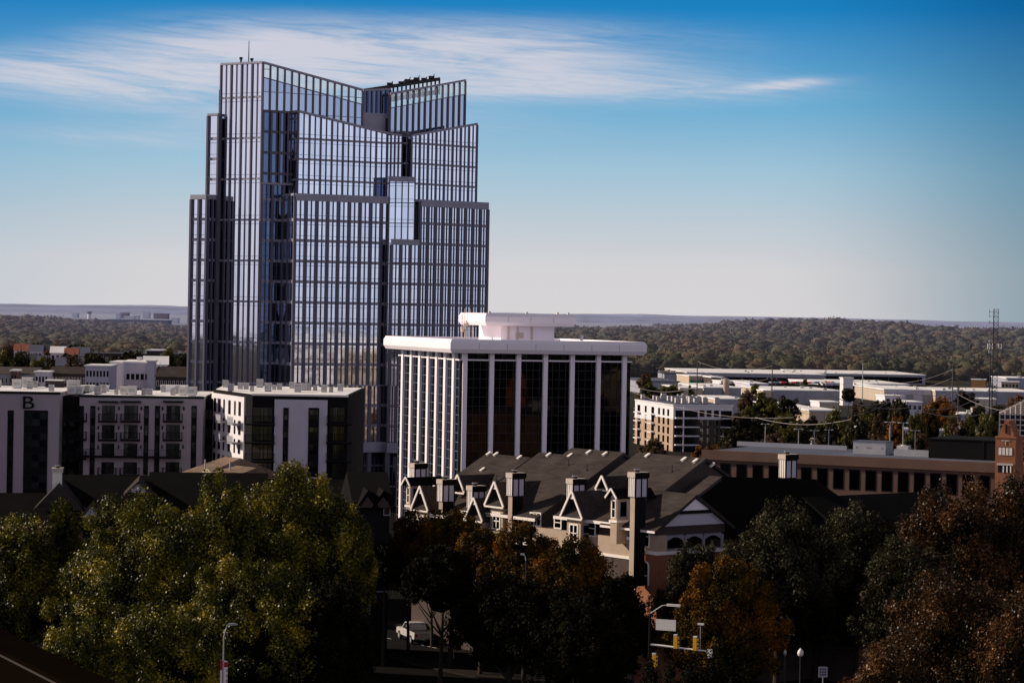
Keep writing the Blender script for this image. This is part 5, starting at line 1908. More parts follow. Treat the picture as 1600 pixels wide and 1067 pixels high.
def shed(name, label, cat, p0, p1, top, Y, wall, side=None, roof='roof_membrane', depth=25, ang=10, group=None,
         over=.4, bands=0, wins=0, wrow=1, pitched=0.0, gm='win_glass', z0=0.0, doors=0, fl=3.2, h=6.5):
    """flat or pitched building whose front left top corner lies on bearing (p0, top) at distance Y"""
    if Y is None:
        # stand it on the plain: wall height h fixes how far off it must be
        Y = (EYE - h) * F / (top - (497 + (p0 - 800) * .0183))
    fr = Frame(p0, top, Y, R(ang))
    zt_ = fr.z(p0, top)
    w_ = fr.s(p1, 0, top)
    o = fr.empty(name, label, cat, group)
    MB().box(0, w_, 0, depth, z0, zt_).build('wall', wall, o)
    if side: MB().box(-.08, -.005, .01, depth, z0, zt_).build('side_wall', side, o)  # separate tint for the sun-side wall, light put into the colour
    if pitched:
        MB().extr([(-over, -over, zt_ - .05), (-over, depth / 2, zt_ + pitched), (-over, depth + over, zt_ - .05)], (w_ + 2 * over, 0, 0)).build('roof', roof, o)
    else:
        MB().box(-over, w_ + over, -over, depth + over, zt_ + .01, zt_ + .45).build('roof', roof, o)
    for k in range(bands):
        z = zt_ - fl * (k + .75)
        MB().box(w_ * .04, w_ * .96, -.06, -.004, z, z + fl * .42).build('window_band', 'win_black', o)
    if wins:
        for r_ in range(wrow):
            for k in range(wins):
                x = w_ * (k + .5) / wins
                window(o, x, 0, zt_ - fl * (r_ + .85), min(1.6, w_ / wins * .55), fl * .5, 1, 1, fm='trim_white' if gm == 'win_bright' else 'trim_dark', gm=gm)
    for k in range(doors):
        x = w_ * (k + .5) / doors
        MB().box(x - 1.8, x + 1.8, -.07, -.005, z0, z0 + 4).build('loading_door', 'trim_grey', o)
    if not pitched and w_ > 8 and 'tower' not in name:
        for k in range(min(6, int(w_ / 7))):
            x = rg2.uniform(1, w_ - 2.5); y = rg2.uniform(2, max(3, depth * .7)); a_ = rg2.uniform(.8, 1.8)
            u_ = MB().box(x, x + a_, y, y + a_ * .8, zt_ + .47, zt_ + .5 + a_ * .6).build('roof_unit', rg2.choice(('metal_box', 'galvanized', 'trim_grey')), o)
        for k in range(int(w_ / 9)):
            x = w_ * (k + .5) / int(w_ / 9)
            MB().box(x - .1, x + .1, -.12, -.005, z0, zt_).build('downpipe', 'trim_grey', o)
    return o, fr, w_, zt_


# -- left side
shed('apartment_block', 'long low brown roofed flats at the left edge behind the lettered block', 'apartment building', -30, 56, 583, 700, 'blue_shade_wall', roof='brown_wall', depth=18, ang=2, wins=14, wrow=3, pitched=1.8, gm='win_bright')
shed('apartment_block', 'brown roofed flats between the left edge and the pale stepped block', 'apartment building', 76, 134, 583, 705, 'brown_wall', roof='shingle_brown', depth=18, ang=2, wins=12, wrow=3, pitched=1.8, gm='win_bright')
shed('stair_tower', 'narrow pale stair tower standing out of the brown flats near the left edge', 'tower', 55, 75, 582, 696, 'siding_lavender', depth=9, ang=2, wins=4, wrow=3)
shed('stair_tower', 'smaller tan stair tower farthest left on the brown flats', 'tower', 17, 26, 580, 694, 'tan_stone', depth=7, ang=2, wins=2, wrow=2)
shed('apartment_block', 'white five storey block with rows of dark openings left of the parking deck', 'apartment building', 134, 171, 572.5, 680, 'siding_lavender', side='paint_white', roof='roof_membrane', depth=16, ang=2, wins=7, wrow=5, gm='win_glass', fl=3.3)
shed('office_block', 'plain grey slab rising just left of the parking deck', 'building', 173, 194, 567, 730, 'siding_lavender', depth=20, ang=2)
_p = shed('parking_deck', 'grey parking deck with two long dark open levels left of the tower', 'parking deck', 194, 238, 567, 720, 'siding_lavender', side='paint_white', depth=30, ang=6)
for k in range(2):
    z = _p[3] - 3.2 - k * 4.2
    b_ = MB().box(_p[2] * .06, _p[2] * .9, -.1, -.01, z - 1.7, z).build('open_level', 'paint_charcoal', _p[0])
    for j in range(6):
        x = _p[2] * (.06 + .84 * j / 5)
        MB().box(x - .2, x + .2, -.2, -.11, z - 1.7, z).build('pier', 'siding_lavender', b_)
shed('stair_tower', 'pale square stair tower at the right end of the parking deck', 'tower', 230, 241, 565, 716, 'siding_lavender', depth=7, ang=6)
shed('house', 'wide brown hip roofed building tucked beside the foot of the glass tower', 'building', 243, 300, 588, 660, 'brown_wall', roof='shingle_brown', depth=18, ang=-4, wins=9, wrow=2, pitched=2.6, gm='win_bright')
shed('long_office', 'long low brown building with a row of small white lit windows, far left', 'building', 137, 236, 553, 960, 'brown_wall', roof='roof_dark', depth=22, ang=-2, wins=15, wrow=1, gm='win_bright')
shed('long_office', 'low brown building with dense window grid right of the long one, against the tower', 'building', 250, 300, 554, 930, 'brown_wall', roof='roof_dark', depth=20, ang=-3, wins=14, wrow=3, gm='win_bright')
shed('office_block', 'small brown block joining the two long low brown buildings', 'building', 229, 252, 548, 950, 'brown_wall', depth=16, ang=0, wins=4)
for i, (a, b, t, w, rf, lab) in enumerate([(22, 44, 544, 'siding_lavender', 'clay_roof', 'pinkish house with red roof, farthest left of the hillside houses'), (46, 66, 545, 'siding_lavender', 'roof_grey', 'pale grey roofed house second from left among the hillside houses'),
                                      (79, 101, 548, 'siding_lavender', 'roof_membrane', 'tall white house beside the orange tree'), (101, 121, 551, 'clay_roof', 'clay_roof', 'house with broad clay red roof beside the tall white house'),
                                      (112, 139, 549, 'siding_lavender', 'roof_grey', 'white gabled house in front of the long low brown building'), (36, 54, 562, 'beige_wall', 'roof_dark', 'little beige house low among the trees at left'),
                                      (58, 74, 565, 'siding_lavender', 'roof_grey', 'small grey roofed house above the flats, left'), (88, 128, 568, 'blue_shade_wall', 'roof_grey', 'wide grey shed roofs just above the brown flats'),
                                      (225, 262, 566, 'roof_membrane', 'roof_membrane', 'white low roofs behind the parking deck')]):
    shed('house', lab, 'house', a, b, t + 3, 1040 - (t - 544) * 12, w, side='stucco_cream', roof=rf, depth=11, ang=8, wins=3, wrow=1, pitched=2.6, gm='win_glass')

# -- right side
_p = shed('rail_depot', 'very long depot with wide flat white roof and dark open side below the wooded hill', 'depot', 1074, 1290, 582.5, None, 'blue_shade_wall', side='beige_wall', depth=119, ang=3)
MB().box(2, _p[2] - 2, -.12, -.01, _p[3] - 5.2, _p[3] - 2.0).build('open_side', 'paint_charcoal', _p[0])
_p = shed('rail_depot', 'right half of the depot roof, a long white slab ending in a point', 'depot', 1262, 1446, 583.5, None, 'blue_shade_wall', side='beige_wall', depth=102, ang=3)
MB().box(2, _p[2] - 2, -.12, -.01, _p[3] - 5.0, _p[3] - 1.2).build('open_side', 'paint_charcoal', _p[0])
_p = shed('brick_shop', 'tan building with a green awning at the left end of the depot', 'building', 1077, 1112, 588, None, 'beige_wall', side='stucco_tan', depth=34, ang=8)
for k in range(4):
    x = _p[2] * (.12 + .24 * k)
    MB().extr([(x - 1.1, -.05, _p[3] - 2.2), (x - 1.1, -1.6, _p[3] - 4.2), (x - 1.1, -.05, _p[3] - 4.2)], (2.3, 0, 0)).build('awning', 'green_awning', _p[0])
shed('brick_shop', 'dark red brick block right of the green awning', 'building', 1112, 1131, 590, None, 'brick_brown', depth=34, ang=8)
shed('billboard_shed', 'long yellow lit sign wall left of the depot', 'shed', 1031, 1055, 580, None, 'glow_gold', depth=4, ang=4, roof='trim_grey')
shed('low_shop', 'dim grey low building between the yellow sign wall and the depot', 'building', 1038, 1074, 584, None, 'blue_shade_wall', depth=34, ang=3, roof='roof_dark')
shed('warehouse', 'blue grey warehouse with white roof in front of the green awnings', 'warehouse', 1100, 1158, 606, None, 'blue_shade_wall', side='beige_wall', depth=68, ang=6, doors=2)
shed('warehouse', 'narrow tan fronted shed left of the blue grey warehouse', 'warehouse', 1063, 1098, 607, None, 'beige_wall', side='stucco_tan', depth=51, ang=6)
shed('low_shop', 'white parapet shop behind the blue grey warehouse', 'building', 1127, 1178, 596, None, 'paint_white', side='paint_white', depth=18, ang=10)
shed('low_shop', 'long thin white roof left of the parking rows', 'building', 1172, 1200, 600, None, 'siding_lavender', depth=44, ang=6)
o = empty('silo', tuple(ground_pt(1135, 640)), 0, 'small round tan silo between the depot and the warehouse', 'silo')
q = P(1135, 592, 1150)
o.location = (q.x, q.y, 0)
MB().tube([(0, 0, 0), (0, 0, q.z)], 1.5, 16).build('drum', 'beige_wall', o)
MB().tube([(0, 0, q.z), (0, 0, q.z + .7)], [1.6, .3], 16).build('roof', 'roof_grey', o)
shed('warehouse', 'broad grey warehouse with tan end wall, centre of the industrial yards', 'warehouse', 1204, 1316, 610, None, 'blue_shade_wall', side='beige_wall', depth=57, ang=8, wins=0, doors=3)
shed('warehouse', 'small tan cube shed at the left end of the broad grey warehouse', 'warehouse', 1193, 1207, 611, None, 'stucco_tan', side='stucco_tan', depth=12, ang=8)
shed('low_shop', 'cream flat roofed shop in front of the broad grey warehouse, left', 'building', 1116, 1165, 624, None, 'blue_shade_wall', side='beige_wall', depth=40, ang=6)
shed('warehouse', 'pale blue low roofed shed beside the dark trees', 'warehouse', 1212, 1263, 636, None, 'siding_lavender', side='paint_white', depth=51, ang=4)
shed('low_shop', 'cream long wall shed right of the pale blue shed', 'building', 1265, 1312, 642, None, 'beige_wall', side='stucco_tan', depth=37, ang=8)
shed('low_shop', 'cream wall shed with flat white roof above the big olive tree', 'building', 1281, 1311, 629, None, 'beige_wall', side='paint_white', depth=16, ang=6)
shed('factory', 'white factory with sawtooth front right of the parking rows', 'factory', 1290, 1347, 599, None, 'siding_lavender', side='paint_white', depth=68, ang=10, wins=6)
shed('factory_tower', 'square white tower of the factory', 'tower', 1318, 1333, 591, None, 'paint_white', h=13, side='paint_white', depth=5, ang=10)
shed('warehouse', 'dark fronted warehouse under a long white roof, right of the factory', 'warehouse', 1372, 1382, 604, None, 'paint_charcoal', depth=51, ang=6)
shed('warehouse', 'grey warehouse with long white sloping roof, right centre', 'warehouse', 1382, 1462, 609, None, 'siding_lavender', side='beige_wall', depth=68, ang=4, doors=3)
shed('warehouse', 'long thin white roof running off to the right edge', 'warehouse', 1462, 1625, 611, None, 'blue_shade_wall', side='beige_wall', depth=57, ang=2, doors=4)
shed('warehouse', 'white roof slab behind the factory tower', 'warehouse', 1335, 1420, 600, None, 'siding_lavender', side='paint_white', depth=78, ang=4)
shed('low_shop', 'orange lit cube building left of the radio mast', 'building', 1518, 1540, 593.5, None, 'orange_wall', h=8, side='orange_wall', depth=12, ang=-12)
shed('low_shop', 'cream building with tiny windows right of the radio mast', 'building', 1565, 1592, 597, None, 'beige_wall', side='stucco_tan', depth=12, ang=-12, wins=5)
shed('low_shop', 'thin white roof at the right edge behind the radio mast', 'building', 1573, 1615, 591, None, 'blue_shade_wall', depth=40, ang=2)
shed('low_shop', 'white walled shed below the long white roof, near the right edge', 'building', 1520, 1556, 624, None, 'pale_stone', side='stucco_tan', depth=16, ang=-8)
shed('low_shop', 'white small shop front under the wires, centre right', 'building', 1418, 1441, 629, None, 'siding_lavender', side='paint_white', depth=18, ang=6, wins=3)
shed('low_shop', 'white garage block left of the orange tree', 'building', 1383, 1412, 619, None, 'paint_white', side='paint_white', depth=12, ang=10, wins=3)
shed('warehouse', 'long blue grey shed roof behind the flat roofed stone building, left part', 'warehouse', 1345, 1452, 671, None, 'siding_lavender', depth=16, ang=0, roof='siding_lavender')
shed('warehouse', 'long blue grey shed roof behind the black penthouse, right part', 'warehouse', 1456, 1532, 674, None, 'blue_shade_wall', depth=16, ang=0, roof='siding_lavender')
shed('low_shop', 'grey flat shed behind the bare trees, right', 'building', 1500, 1535, 648, None, 'blue_shade_wall', side='beige_wall', depth=18, ang=4)
shed('low_shop', 'cream yard wall beside the light poles, left of the olive tree', 'building', 1268, 1292, 688, None, 'pale_stone', depth=5, ang=-4, roof='beige_wall')
_p = shed('garden_shed', 'low dark roof among the left trees of the industrial yards', 'shed', 1000, 1062, 596, None, 'blue_shade_wall', depth=68, ang=5, roof='roof_grey')

# parked cars on the depot lot: tiny in the picture
cm_body = MB().extr([(-2.2, -.9, .35), (2.2, -.9, .35), (2.25, -.9, .85), (1.2, -.9, .95), (.6, -.9, 1.42), (-1.2, -.9, 1.45), (-2.0, -.9, .98), (-2.25, -.9, .9)], (0, 1.8, 0))
far_cols = ['metal_box', 'car_blue', 'car_black', 'red_paint', 'trim_grey']
far_me = [cm_body.mesh('far_car', c) for c in far_cols]
for k in range(26):
    px = 1204 + k * 3.9
    q = P(px, 597, 1290 - (k % 2) * 8)
    o = link('parked_car', far_me[rg2.randrange(5)], None, (q.x, q.y, 8.4 if False else 0.0), R(80))
    zq = P(px, 598.5, q.y).z
    o.location = (q.x, q.y, max(0, zq - .6))
    tag(o, 'small car in the row parked before the long depot', 'car', 'cars parked before the depot')
lot = MB().box(-40, 60, -12, 12, 0, 1).build('depot_lot', 'asphalt')
q = P(1240, 600, 1288); lot.location = (q.x, q.y, max(0.0, P(1240, 598.5, 1288).z - 1.6)); tag(lot, kind='structure')


# ------------------------------------------------------------------ poles and wires
def pole(px, pytop, Y, arms=((0, 1.4),), rad=.16, label='', cat='utility pole', m='wood_pole', group=None):
    q = P(px, pytop, Y)
    o = empty('utility_pole', (q.x, q.y, 0), 0, label, cat, group)
    MB().tube([(0, 0, 0), (0, 0, q.z)], [rad * 1.4, rad * .8], 8).build('post', m, o)
    for dz, hw in arms:
        a = MB().box(-hw, hw, -.1, .1, q.z - dz - .35, q.z - dz - .15).build('crossarm', m, o)
        for s_ in (-1, 0, 1):
            MB().tube([(s_ * hw * .9, 0, q.z - dz - .15), (s_ * hw * .9, 0, q.z - dz + .15)], .07, 6).build('insulator', 'pale_stone', a)
    return o, q


def wire(a, b, sag, rad=.045, label='', group='power lines over the yards'):
    a, b = Vector(a), Vector(b)
    pts = []
    for k in range(17):
        t = k / 16
        p = a.lerp(b, t); p.z -= sag * 4 * t * (1 - t)
        pts.append(p - a)
    o = MB().tube(pts, rad, 5).build('power_line', 'wire', None, a)
    tag(o, label or 'pale power line sagging over the industrial yards', 'power line', group)


pA = pole(1090, 556, 900, ((1.0, 1.6),), .2, 'tall grey utility pole in front of the green awning shop')
pB = pole(1207, 562.5, 860, ((1.5, 1.8), (6.5, 1.8), (8.5, 1.5)), .2, 'tall utility pole with three crossarms left of the broad grey warehouse')
pC = pole(1348.5, 568, 920, (), .18, 'plain tall pole right of the white factory tower', m='galvanized')
pD = pole(1489, 568, 850, ((.8, 1.2),), .22, 'tall thick utility pole between the orange tree and the radio mast')
pE = pole(1035, 573, 1000, ((.5, 1.3),), .15, 'short dark pole left of the tall grey utility pole')
pF = pole(1497.5, 605, 700, ((.6, 1.4), (2.0, 1.2)), .14, 'lower pole with two crossarms just right of the orange tree')
pG = pole(1550, 598, 720, ((.6, 1.5), (2.2, 1.2)), .14, 'dark pole near the brick tower dome')
pH = pole(1234, 634, 700, ((.4, 1.2),), .12, 'short pole standing in the pale blue shed yard')
W0 = P(960, 548, 880)
for dz in (0, 1.6, 4.2):
    wire((W0.x, W0.y, W0.z - dz), (pA[1].x, pA[1].y, pA[1].z - 1.0 - dz), 2.2)
for dz in (0, 1.5):
    wire((pA[1].x, pA[1].y, pA[1].z - 2.0 - dz * 2), (pB[1].x, pB[1].y, pB[1].z - 2 - dz * 3), 2.5)
    wire((pB[1].x, pB[1].y, pB[1].z - 2 - dz * 3), (pC[1].x, pC[1].y, pC[1].z - 3 - dz * 2), 2.6)
    wire((pC[1].x, pC[1].y, pC[1].z - 6 - dz * 2), (pD[1].x, pD[1].y, pD[1].z - 2 - dz * 2), 3.0)
    q = P(1640, 590 + dz * 4, 850)
    wire((pD[1].x, pD[1].y, pD[1].z - 2 - dz * 2), q, 3.0)
for (a, b, sg, rd) in (((960, 590, 640), (1110, 596, 620), 3.2, .06), ((960, 600, 640), (1240, 652, 560), 3, .04), ((1180, 652, 600), (1330, 655, 560), 1.5, .06), ((1290, 612, 640), (1420, 612, 640), 3.5, .06), ((1300, 618, 640), (1497, 612, 640), 4.0, .05),
                       ((1420, 612, 640), (1497, 608, 640), 1.5, .06), ((1400, 622, 600), (1550, 606, 640), 4.2, .06), ((1497, 608, 640), (1620, 618, 640), 2.8, .055), ((1497, 616, 640), (1640, 640, 560), 2.2, .05), ((1240, 640, 600), (1390, 628, 700), 3, .04), ((1430, 640, 600), (1620, 612, 640), 3.8, .07)):
    wire(P(*a), P(*b), sg, rd)


def yard_light(px, pytop, Y, label):
    q = P(px, pytop, Y)
    o = empty('yard_light', (q.x, q.y, 0), 0, label, 'street lamp')
    MB().tube([(0, 0, 0), (0, 0, q.z)], [.14, .09], 8).build('pole', 'galvanized', o)
    for s_ in (-1, 1):
        MB().box(min(0, s_ * .7), max(0, s_ * .7), -.05, .05, q.z - .1, q.z).build('arm', 'galvanized', o)
        MB().box(s_ * .7 - .22, s_ * .7 + .22, -.2, .2, q.z - .12, q.z + .02).build('lamp_head', 'lamp_white', o)


yard_light(1391, 659, 420, 'left of two twin headed yard lamps over the stone roof')
yard_light(1411.5, 660, 425, 'right of two twin headed yard lamps over the stone roof')
yard_light(1430, 672, 450, 'low twin headed lamp right of the plant box')
yard_light(1272.5, 672, 470, 'twin headed lamp beside the cream yard wall')
yard_light(1295, 671, 480, 'twin headed lamp at the left side of the big olive tree')
yard_light(1248, 670, 500, 'twin headed lamp in front of the dark trees')
yard_light(1196, 662, 520, 'twin headed lamp just right of the white topped corner block')

# radio mast
q = P(1555.5, 483, 980)
rm_ = empty('radio_mast', (q.x, q.y, 0), R(15), 'tall steel lattice radio mast with a ring of antennas halfway up', 'mast')
mb = MB(); hw = 1.25; H_ = q.z
cs = [(hw * math.cos(t), hw * math.sin(t)) for t in (R(90), R(210), R(330))]
for c in cs: mb.bar((c[0], c[1], 0), (c[0], c[1], H_), .16)
nlev = int(H_ / 1.6)
for k in range(nlev):
    za_, zb_ = H_ * k / nlev, H_ * (k + 1) / nlev
    for j in range(3):
        a, b = cs[j], cs[(j + 1) % 3]
        mb.bar((a[0], a[1], za_), (b[0], b[1], zb_ if k % 2 else za_), .09) if k % 2 else mb.bar((b[0], b[1], za_), (a[0], a[1], zb_), .09)
        mb.bar((a[0], a[1], zb_), (b[0], b[1], zb_), .09)
mb.build('lattice', 'metal_dark', rm_)
za_ = P(1555, 541, 980).z
pf = MB()
for j in range(12):
    t = 2 * math.pi * j / 12
    pf.bar((2.6 * math.cos(t), 2.6 * math.sin(t), za_), (2.6 * math.cos(t + .53), 2.6 * math.sin(t + .53), za_), .12)
for j in range(3): pf.bar((0, 0, za_), (2.6 * math.cos(j * 2.1), 2.6 * math.sin(j * 2.1), za_), .14)
pf.build('platform', 'metal_dark', rm_)
for j in range(9):
    t = 2 * math.pi * j / 9
    MB().box(2.7 * math.cos(t) - .18, 2.7 * math.cos(t) + .18, 2.7 * math.sin(t) - .12, 2.7 * math.sin(t) + .12, za_ - 1.1, za_ + 1.1).build('panel_antenna', 'lamp_white' if j % 3 else 'metal_dark', rm_)
for dz in (1.2, 3.0, 5.5):
    MB().bar((-2.6, 0, H_ - dz), (1.6, 0, H_ - dz), .12).build('arm', 'metal_dark', rm_)
    MB().bar((-2.6, 0, H_ - dz - .5), (-2.6, 0, H_ - dz + .9), .14).build('whip_antenna', 'metal_dark', rm_)
q = P(1548, 528, 940)
o = empty('radio_mast', (q.x, q.y, 0), 0, 'thin dark guyed mast just left of the lattice mast', 'mast')
MB().tube([(0, 0, 0), (0, 0, q.z)], [.3, .12], 6).build('post', 'metal_dark', o)
for k in range(3): MB().box(-.7, .7, -.3, .3, q.z - 1.5 - k * 2.2, q.z - .6 - k * 2.2).build('panel_antenna', 'galvanized', o)

# water tanks on the forest ridge and the airfield beyond
for px, py, Y, kind in ((1489, 508.5, 3600, 0), (1525.5, 511, 3600, 1)):
    q = P(px, py, Y)
    if kind == 0:
        o = empty('water_tower', (q.x, q.y, 0), 0, 'white globe water tower on the wooded ridge', 'water tower')
        MB().tube([(0, 0, 0), (0, 0, q.z - 6)], 1.6, 12).build('stem', 'tank_white', o)
        MB().tube([(0, 0, q.z - 7), (0, 0, q.z - 5.5), (0, 0, q.z - 3.5), (0, 0, q.z - 1.2), (0, 0, q.z)], [1.6, 4.4, 5.2, 3.8, .5], 18).build('tank', 'tank_white', o, smooth=True)
    else:
        o = empty('water_tank', (q.x, q.y, 0), 0, 'white drum water tank right of the globe water tower', 'water tower')
        MB().tube([(0, 0, 0), (0, 0, q.z)], 4.2, 18).build('drum', 'tank_white', o)
        MB().tube([(0, 0, q.z), (0, 0, q.z + .8)], [4.2, 1.0], 18).build('roof', 'tank_white', o)
q = P(1138, 505.5, 3500)
o = empty('lookout_mast', (q.x, q.y, 0), 0, 'dark lattice lookout mast rising from the forest in the distance', 'mast')
MB().bar((-2, 0, 0), (-1, 0, q.z), .8).bar((2, 0, 0), (1, 0, q.z), .8).box(-3, 3, -3, 3, q.z - 1.5, q.z + 1.5).build('frame', 'brown_wall', o)

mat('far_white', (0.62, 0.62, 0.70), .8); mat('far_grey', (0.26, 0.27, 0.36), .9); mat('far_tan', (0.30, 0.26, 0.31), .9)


def far(label, cat, name, px0_, px1_, pyt, pyb, Y, m, rf=None):
    a, b, c = P(px0_, pyt, Y), P(px1_, pyt, Y), P(px0_, pyb, Y)
    w_ = b.x - a.x
    o = MB().box(0, w_, 0, w_ * .3 + 30, c.z - 25, a.z).build(name, m, None, (a.x, Y, 0))
    tag(o, label, cat)
    MB().box(-2, w_ + 2, -2, w_ * .3 + 32, a.z + .1, a.z + 2.5).build('roof', rf or m, o)
    return o


ct = P(139.5, 487, 7000)
o = empty('control_tower', (ct.x, ct.y, 0), 0, 'pale airfield control tower standing above the long hangar', 'tower')
zb_ = P(139, 499, 7000).z
MB().tube([(0, 0, zb_ - 20), (0, 0, ct.z - 7)], [7, 5], 10).build('shaft', 'far_white', o)
MB().tube([(0, 0, ct.z - 7), (0, 0, ct.z - 2)], [5, 8], 10).build('cab', 'far_grey', o)
MB().tube([(0, 0, ct.z - 2), (0, 0, ct.z)], [8.5, 8.5], 10).build('roof', 'far_grey', o)
far('long tan hangar under the control tower', 'hangar', 'hangar', 105, 165, 499.5, 505, 6800, 'far_tan')
far('white airfield building left of two, right of the control tower', 'hangar', 'hangar', 181, 187, 490, 497, 7600, 'far_white')
far('long white hangar right of the control tower', 'hangar', 'hangar', 194, 209, 495, 499, 7200, 'far_white')
far('small white hangar at the end of the long white one', 'hangar', 'hangar', 209, 216, 494, 497, 7300, 'far_white')
far('cream roofed hangar farther off, above the long white hangar', 'hangar', 'hangar', 188, 200, 488.6, 491, 8800, 'far_tan', 'far_white')
far('tiny white building nearest the left edge on the airfield', 'building', 'far_shed', 37, 41, 496, 499.5, 7300, 'far_white')
far('pale flat airfield building left of the control tower', 'building', 'far_shed', 72, 80, 496, 497.5, 7600, 'far_white')
far('white flecked buildings right, below the blue hills', 'building', 'far_shed', 223, 233, 488, 490, 9000, 'far_white')
far('tan roofed building in front of the blue hills near the tower', 'building', 'far_shed', 240, 262, 490.5, 492, 8800, 'far_tan')
far('long grey airfield sheds stretching toward the tower', 'building', 'far_shed', 170, 262, 500, 504, 6400, 'far_grey')
far('low grey shed on the airfield at far left', 'building', 'far_shed', 50, 104, 497.5, 502, 6600, 'far_grey')
far('small white box shed at the left end of the airfield haze', 'building', 'far_shed', 112, 121, 490, 491.5, 8600, 'far_white')
far('bright little shed beside the tower edge', 'building', 'far_shed', 268, 278, 498, 500, 6900, 'far_white')

# unseen blocks for the towers to mirror, and one slab added for shade
def mirror_block(name, label, cat, x, y, w_, d_, h, ang, wall, nw, nf, roof='roof_membrane'):
    o = empty(name, (x, y, 0), R(ang), label, cat)
    MB().box(-w_ / 2, w_ / 2, -d_ / 2, d_ / 2, 0, h).build('wall', wall, o)
    MB().box(-w_ / 2 - .3, w_ / 2 + .3, -d_ / 2 - .3, d_ / 2 + .3, h, h + .6).build('roof', roof, o)
    fl_ = (h - 1) / nf
    for sgn in range(4):
        L_ = w_ if sgn % 2 == 0 else d_
        n_ = max(2, int(nw * L_ / w_)); hd_ = d_ / 2 if sgn % 2 == 0 else w_ / 2
        a_ = sgn * math.pi / 2
        wb_ = MB()
        for f in range(nf):
            z = .8 + fl_ * f
            for k in range(n_):
                c_ = -L_ / 2 + L_ * (k + .5) / n_
                p0_ = [(c_ - L_ / n_ * .3, -hd_ - .03, z), (c_ + L_ / n_ * .3, -hd_ - .03, z), (c_ + L_ / n_ * .3, -hd_ - .03, z + fl_ * .6), (c_ - L_ / n_ * .3, -hd_ - .03, z + fl_ * .6)]
                ca_, sa_ = math.cos(a_), math.sin(a_)
                wb_.poly([(p[0] * ca_ - p[1] * sa_, p[0] * sa_ + p[1] * ca_, p[2]) for p in p0_])
        wb_.build('window_grid', 'win_glass', o, rnd=True)


for args in (('apartment_block', 'cream apartment block across the avenue to the right', 'apartment building', 205, 305, 46, 20, 27, 35, 'stucco_cream', 12, 7),
             ('shop_block', 'red painted block beside the cream one across the avenue', 'building', 232, 268, 20, 18, 27, 35, 'red_paint', 6, 7),
             ('apartment_block', 'white apartment block farther right across the avenue', 'apartment building', 262, 232, 56, 24, 29, 35, 'paint_white', 10, 7),
             ('apartment_block', 'tan brick block beside the tower foot on the right', 'apartment building', 265, 400, 60, 24, 27, 60, 'brick_tan', 12, 8),
             ('office_block', 'cream slab block behind the viewpoint, right', 'office building', 330, 60, 60, 24, 30, 30, 'stucco_tan', 12, 9),
             ('apartment_block', 'tall apartment slab beside the avenue, left of the green trees', 'apartment building', -116, 268, 40, 22, 50, 0, 'brick_tan', 10, 15),  # unseen, put in to cast shade on the left trees
             ('office_block', 'brown office slab left of the viewpoint', 'office building', -320, 120, 60, 30, 30, -20, 'tan_stone', 12, 8)):
    mirror_block(*args)

# ------------------------------------------------------------------ trees
mat('leaf_core', (0.006, 0.007, 0.003), 1.0, spec=0.0)


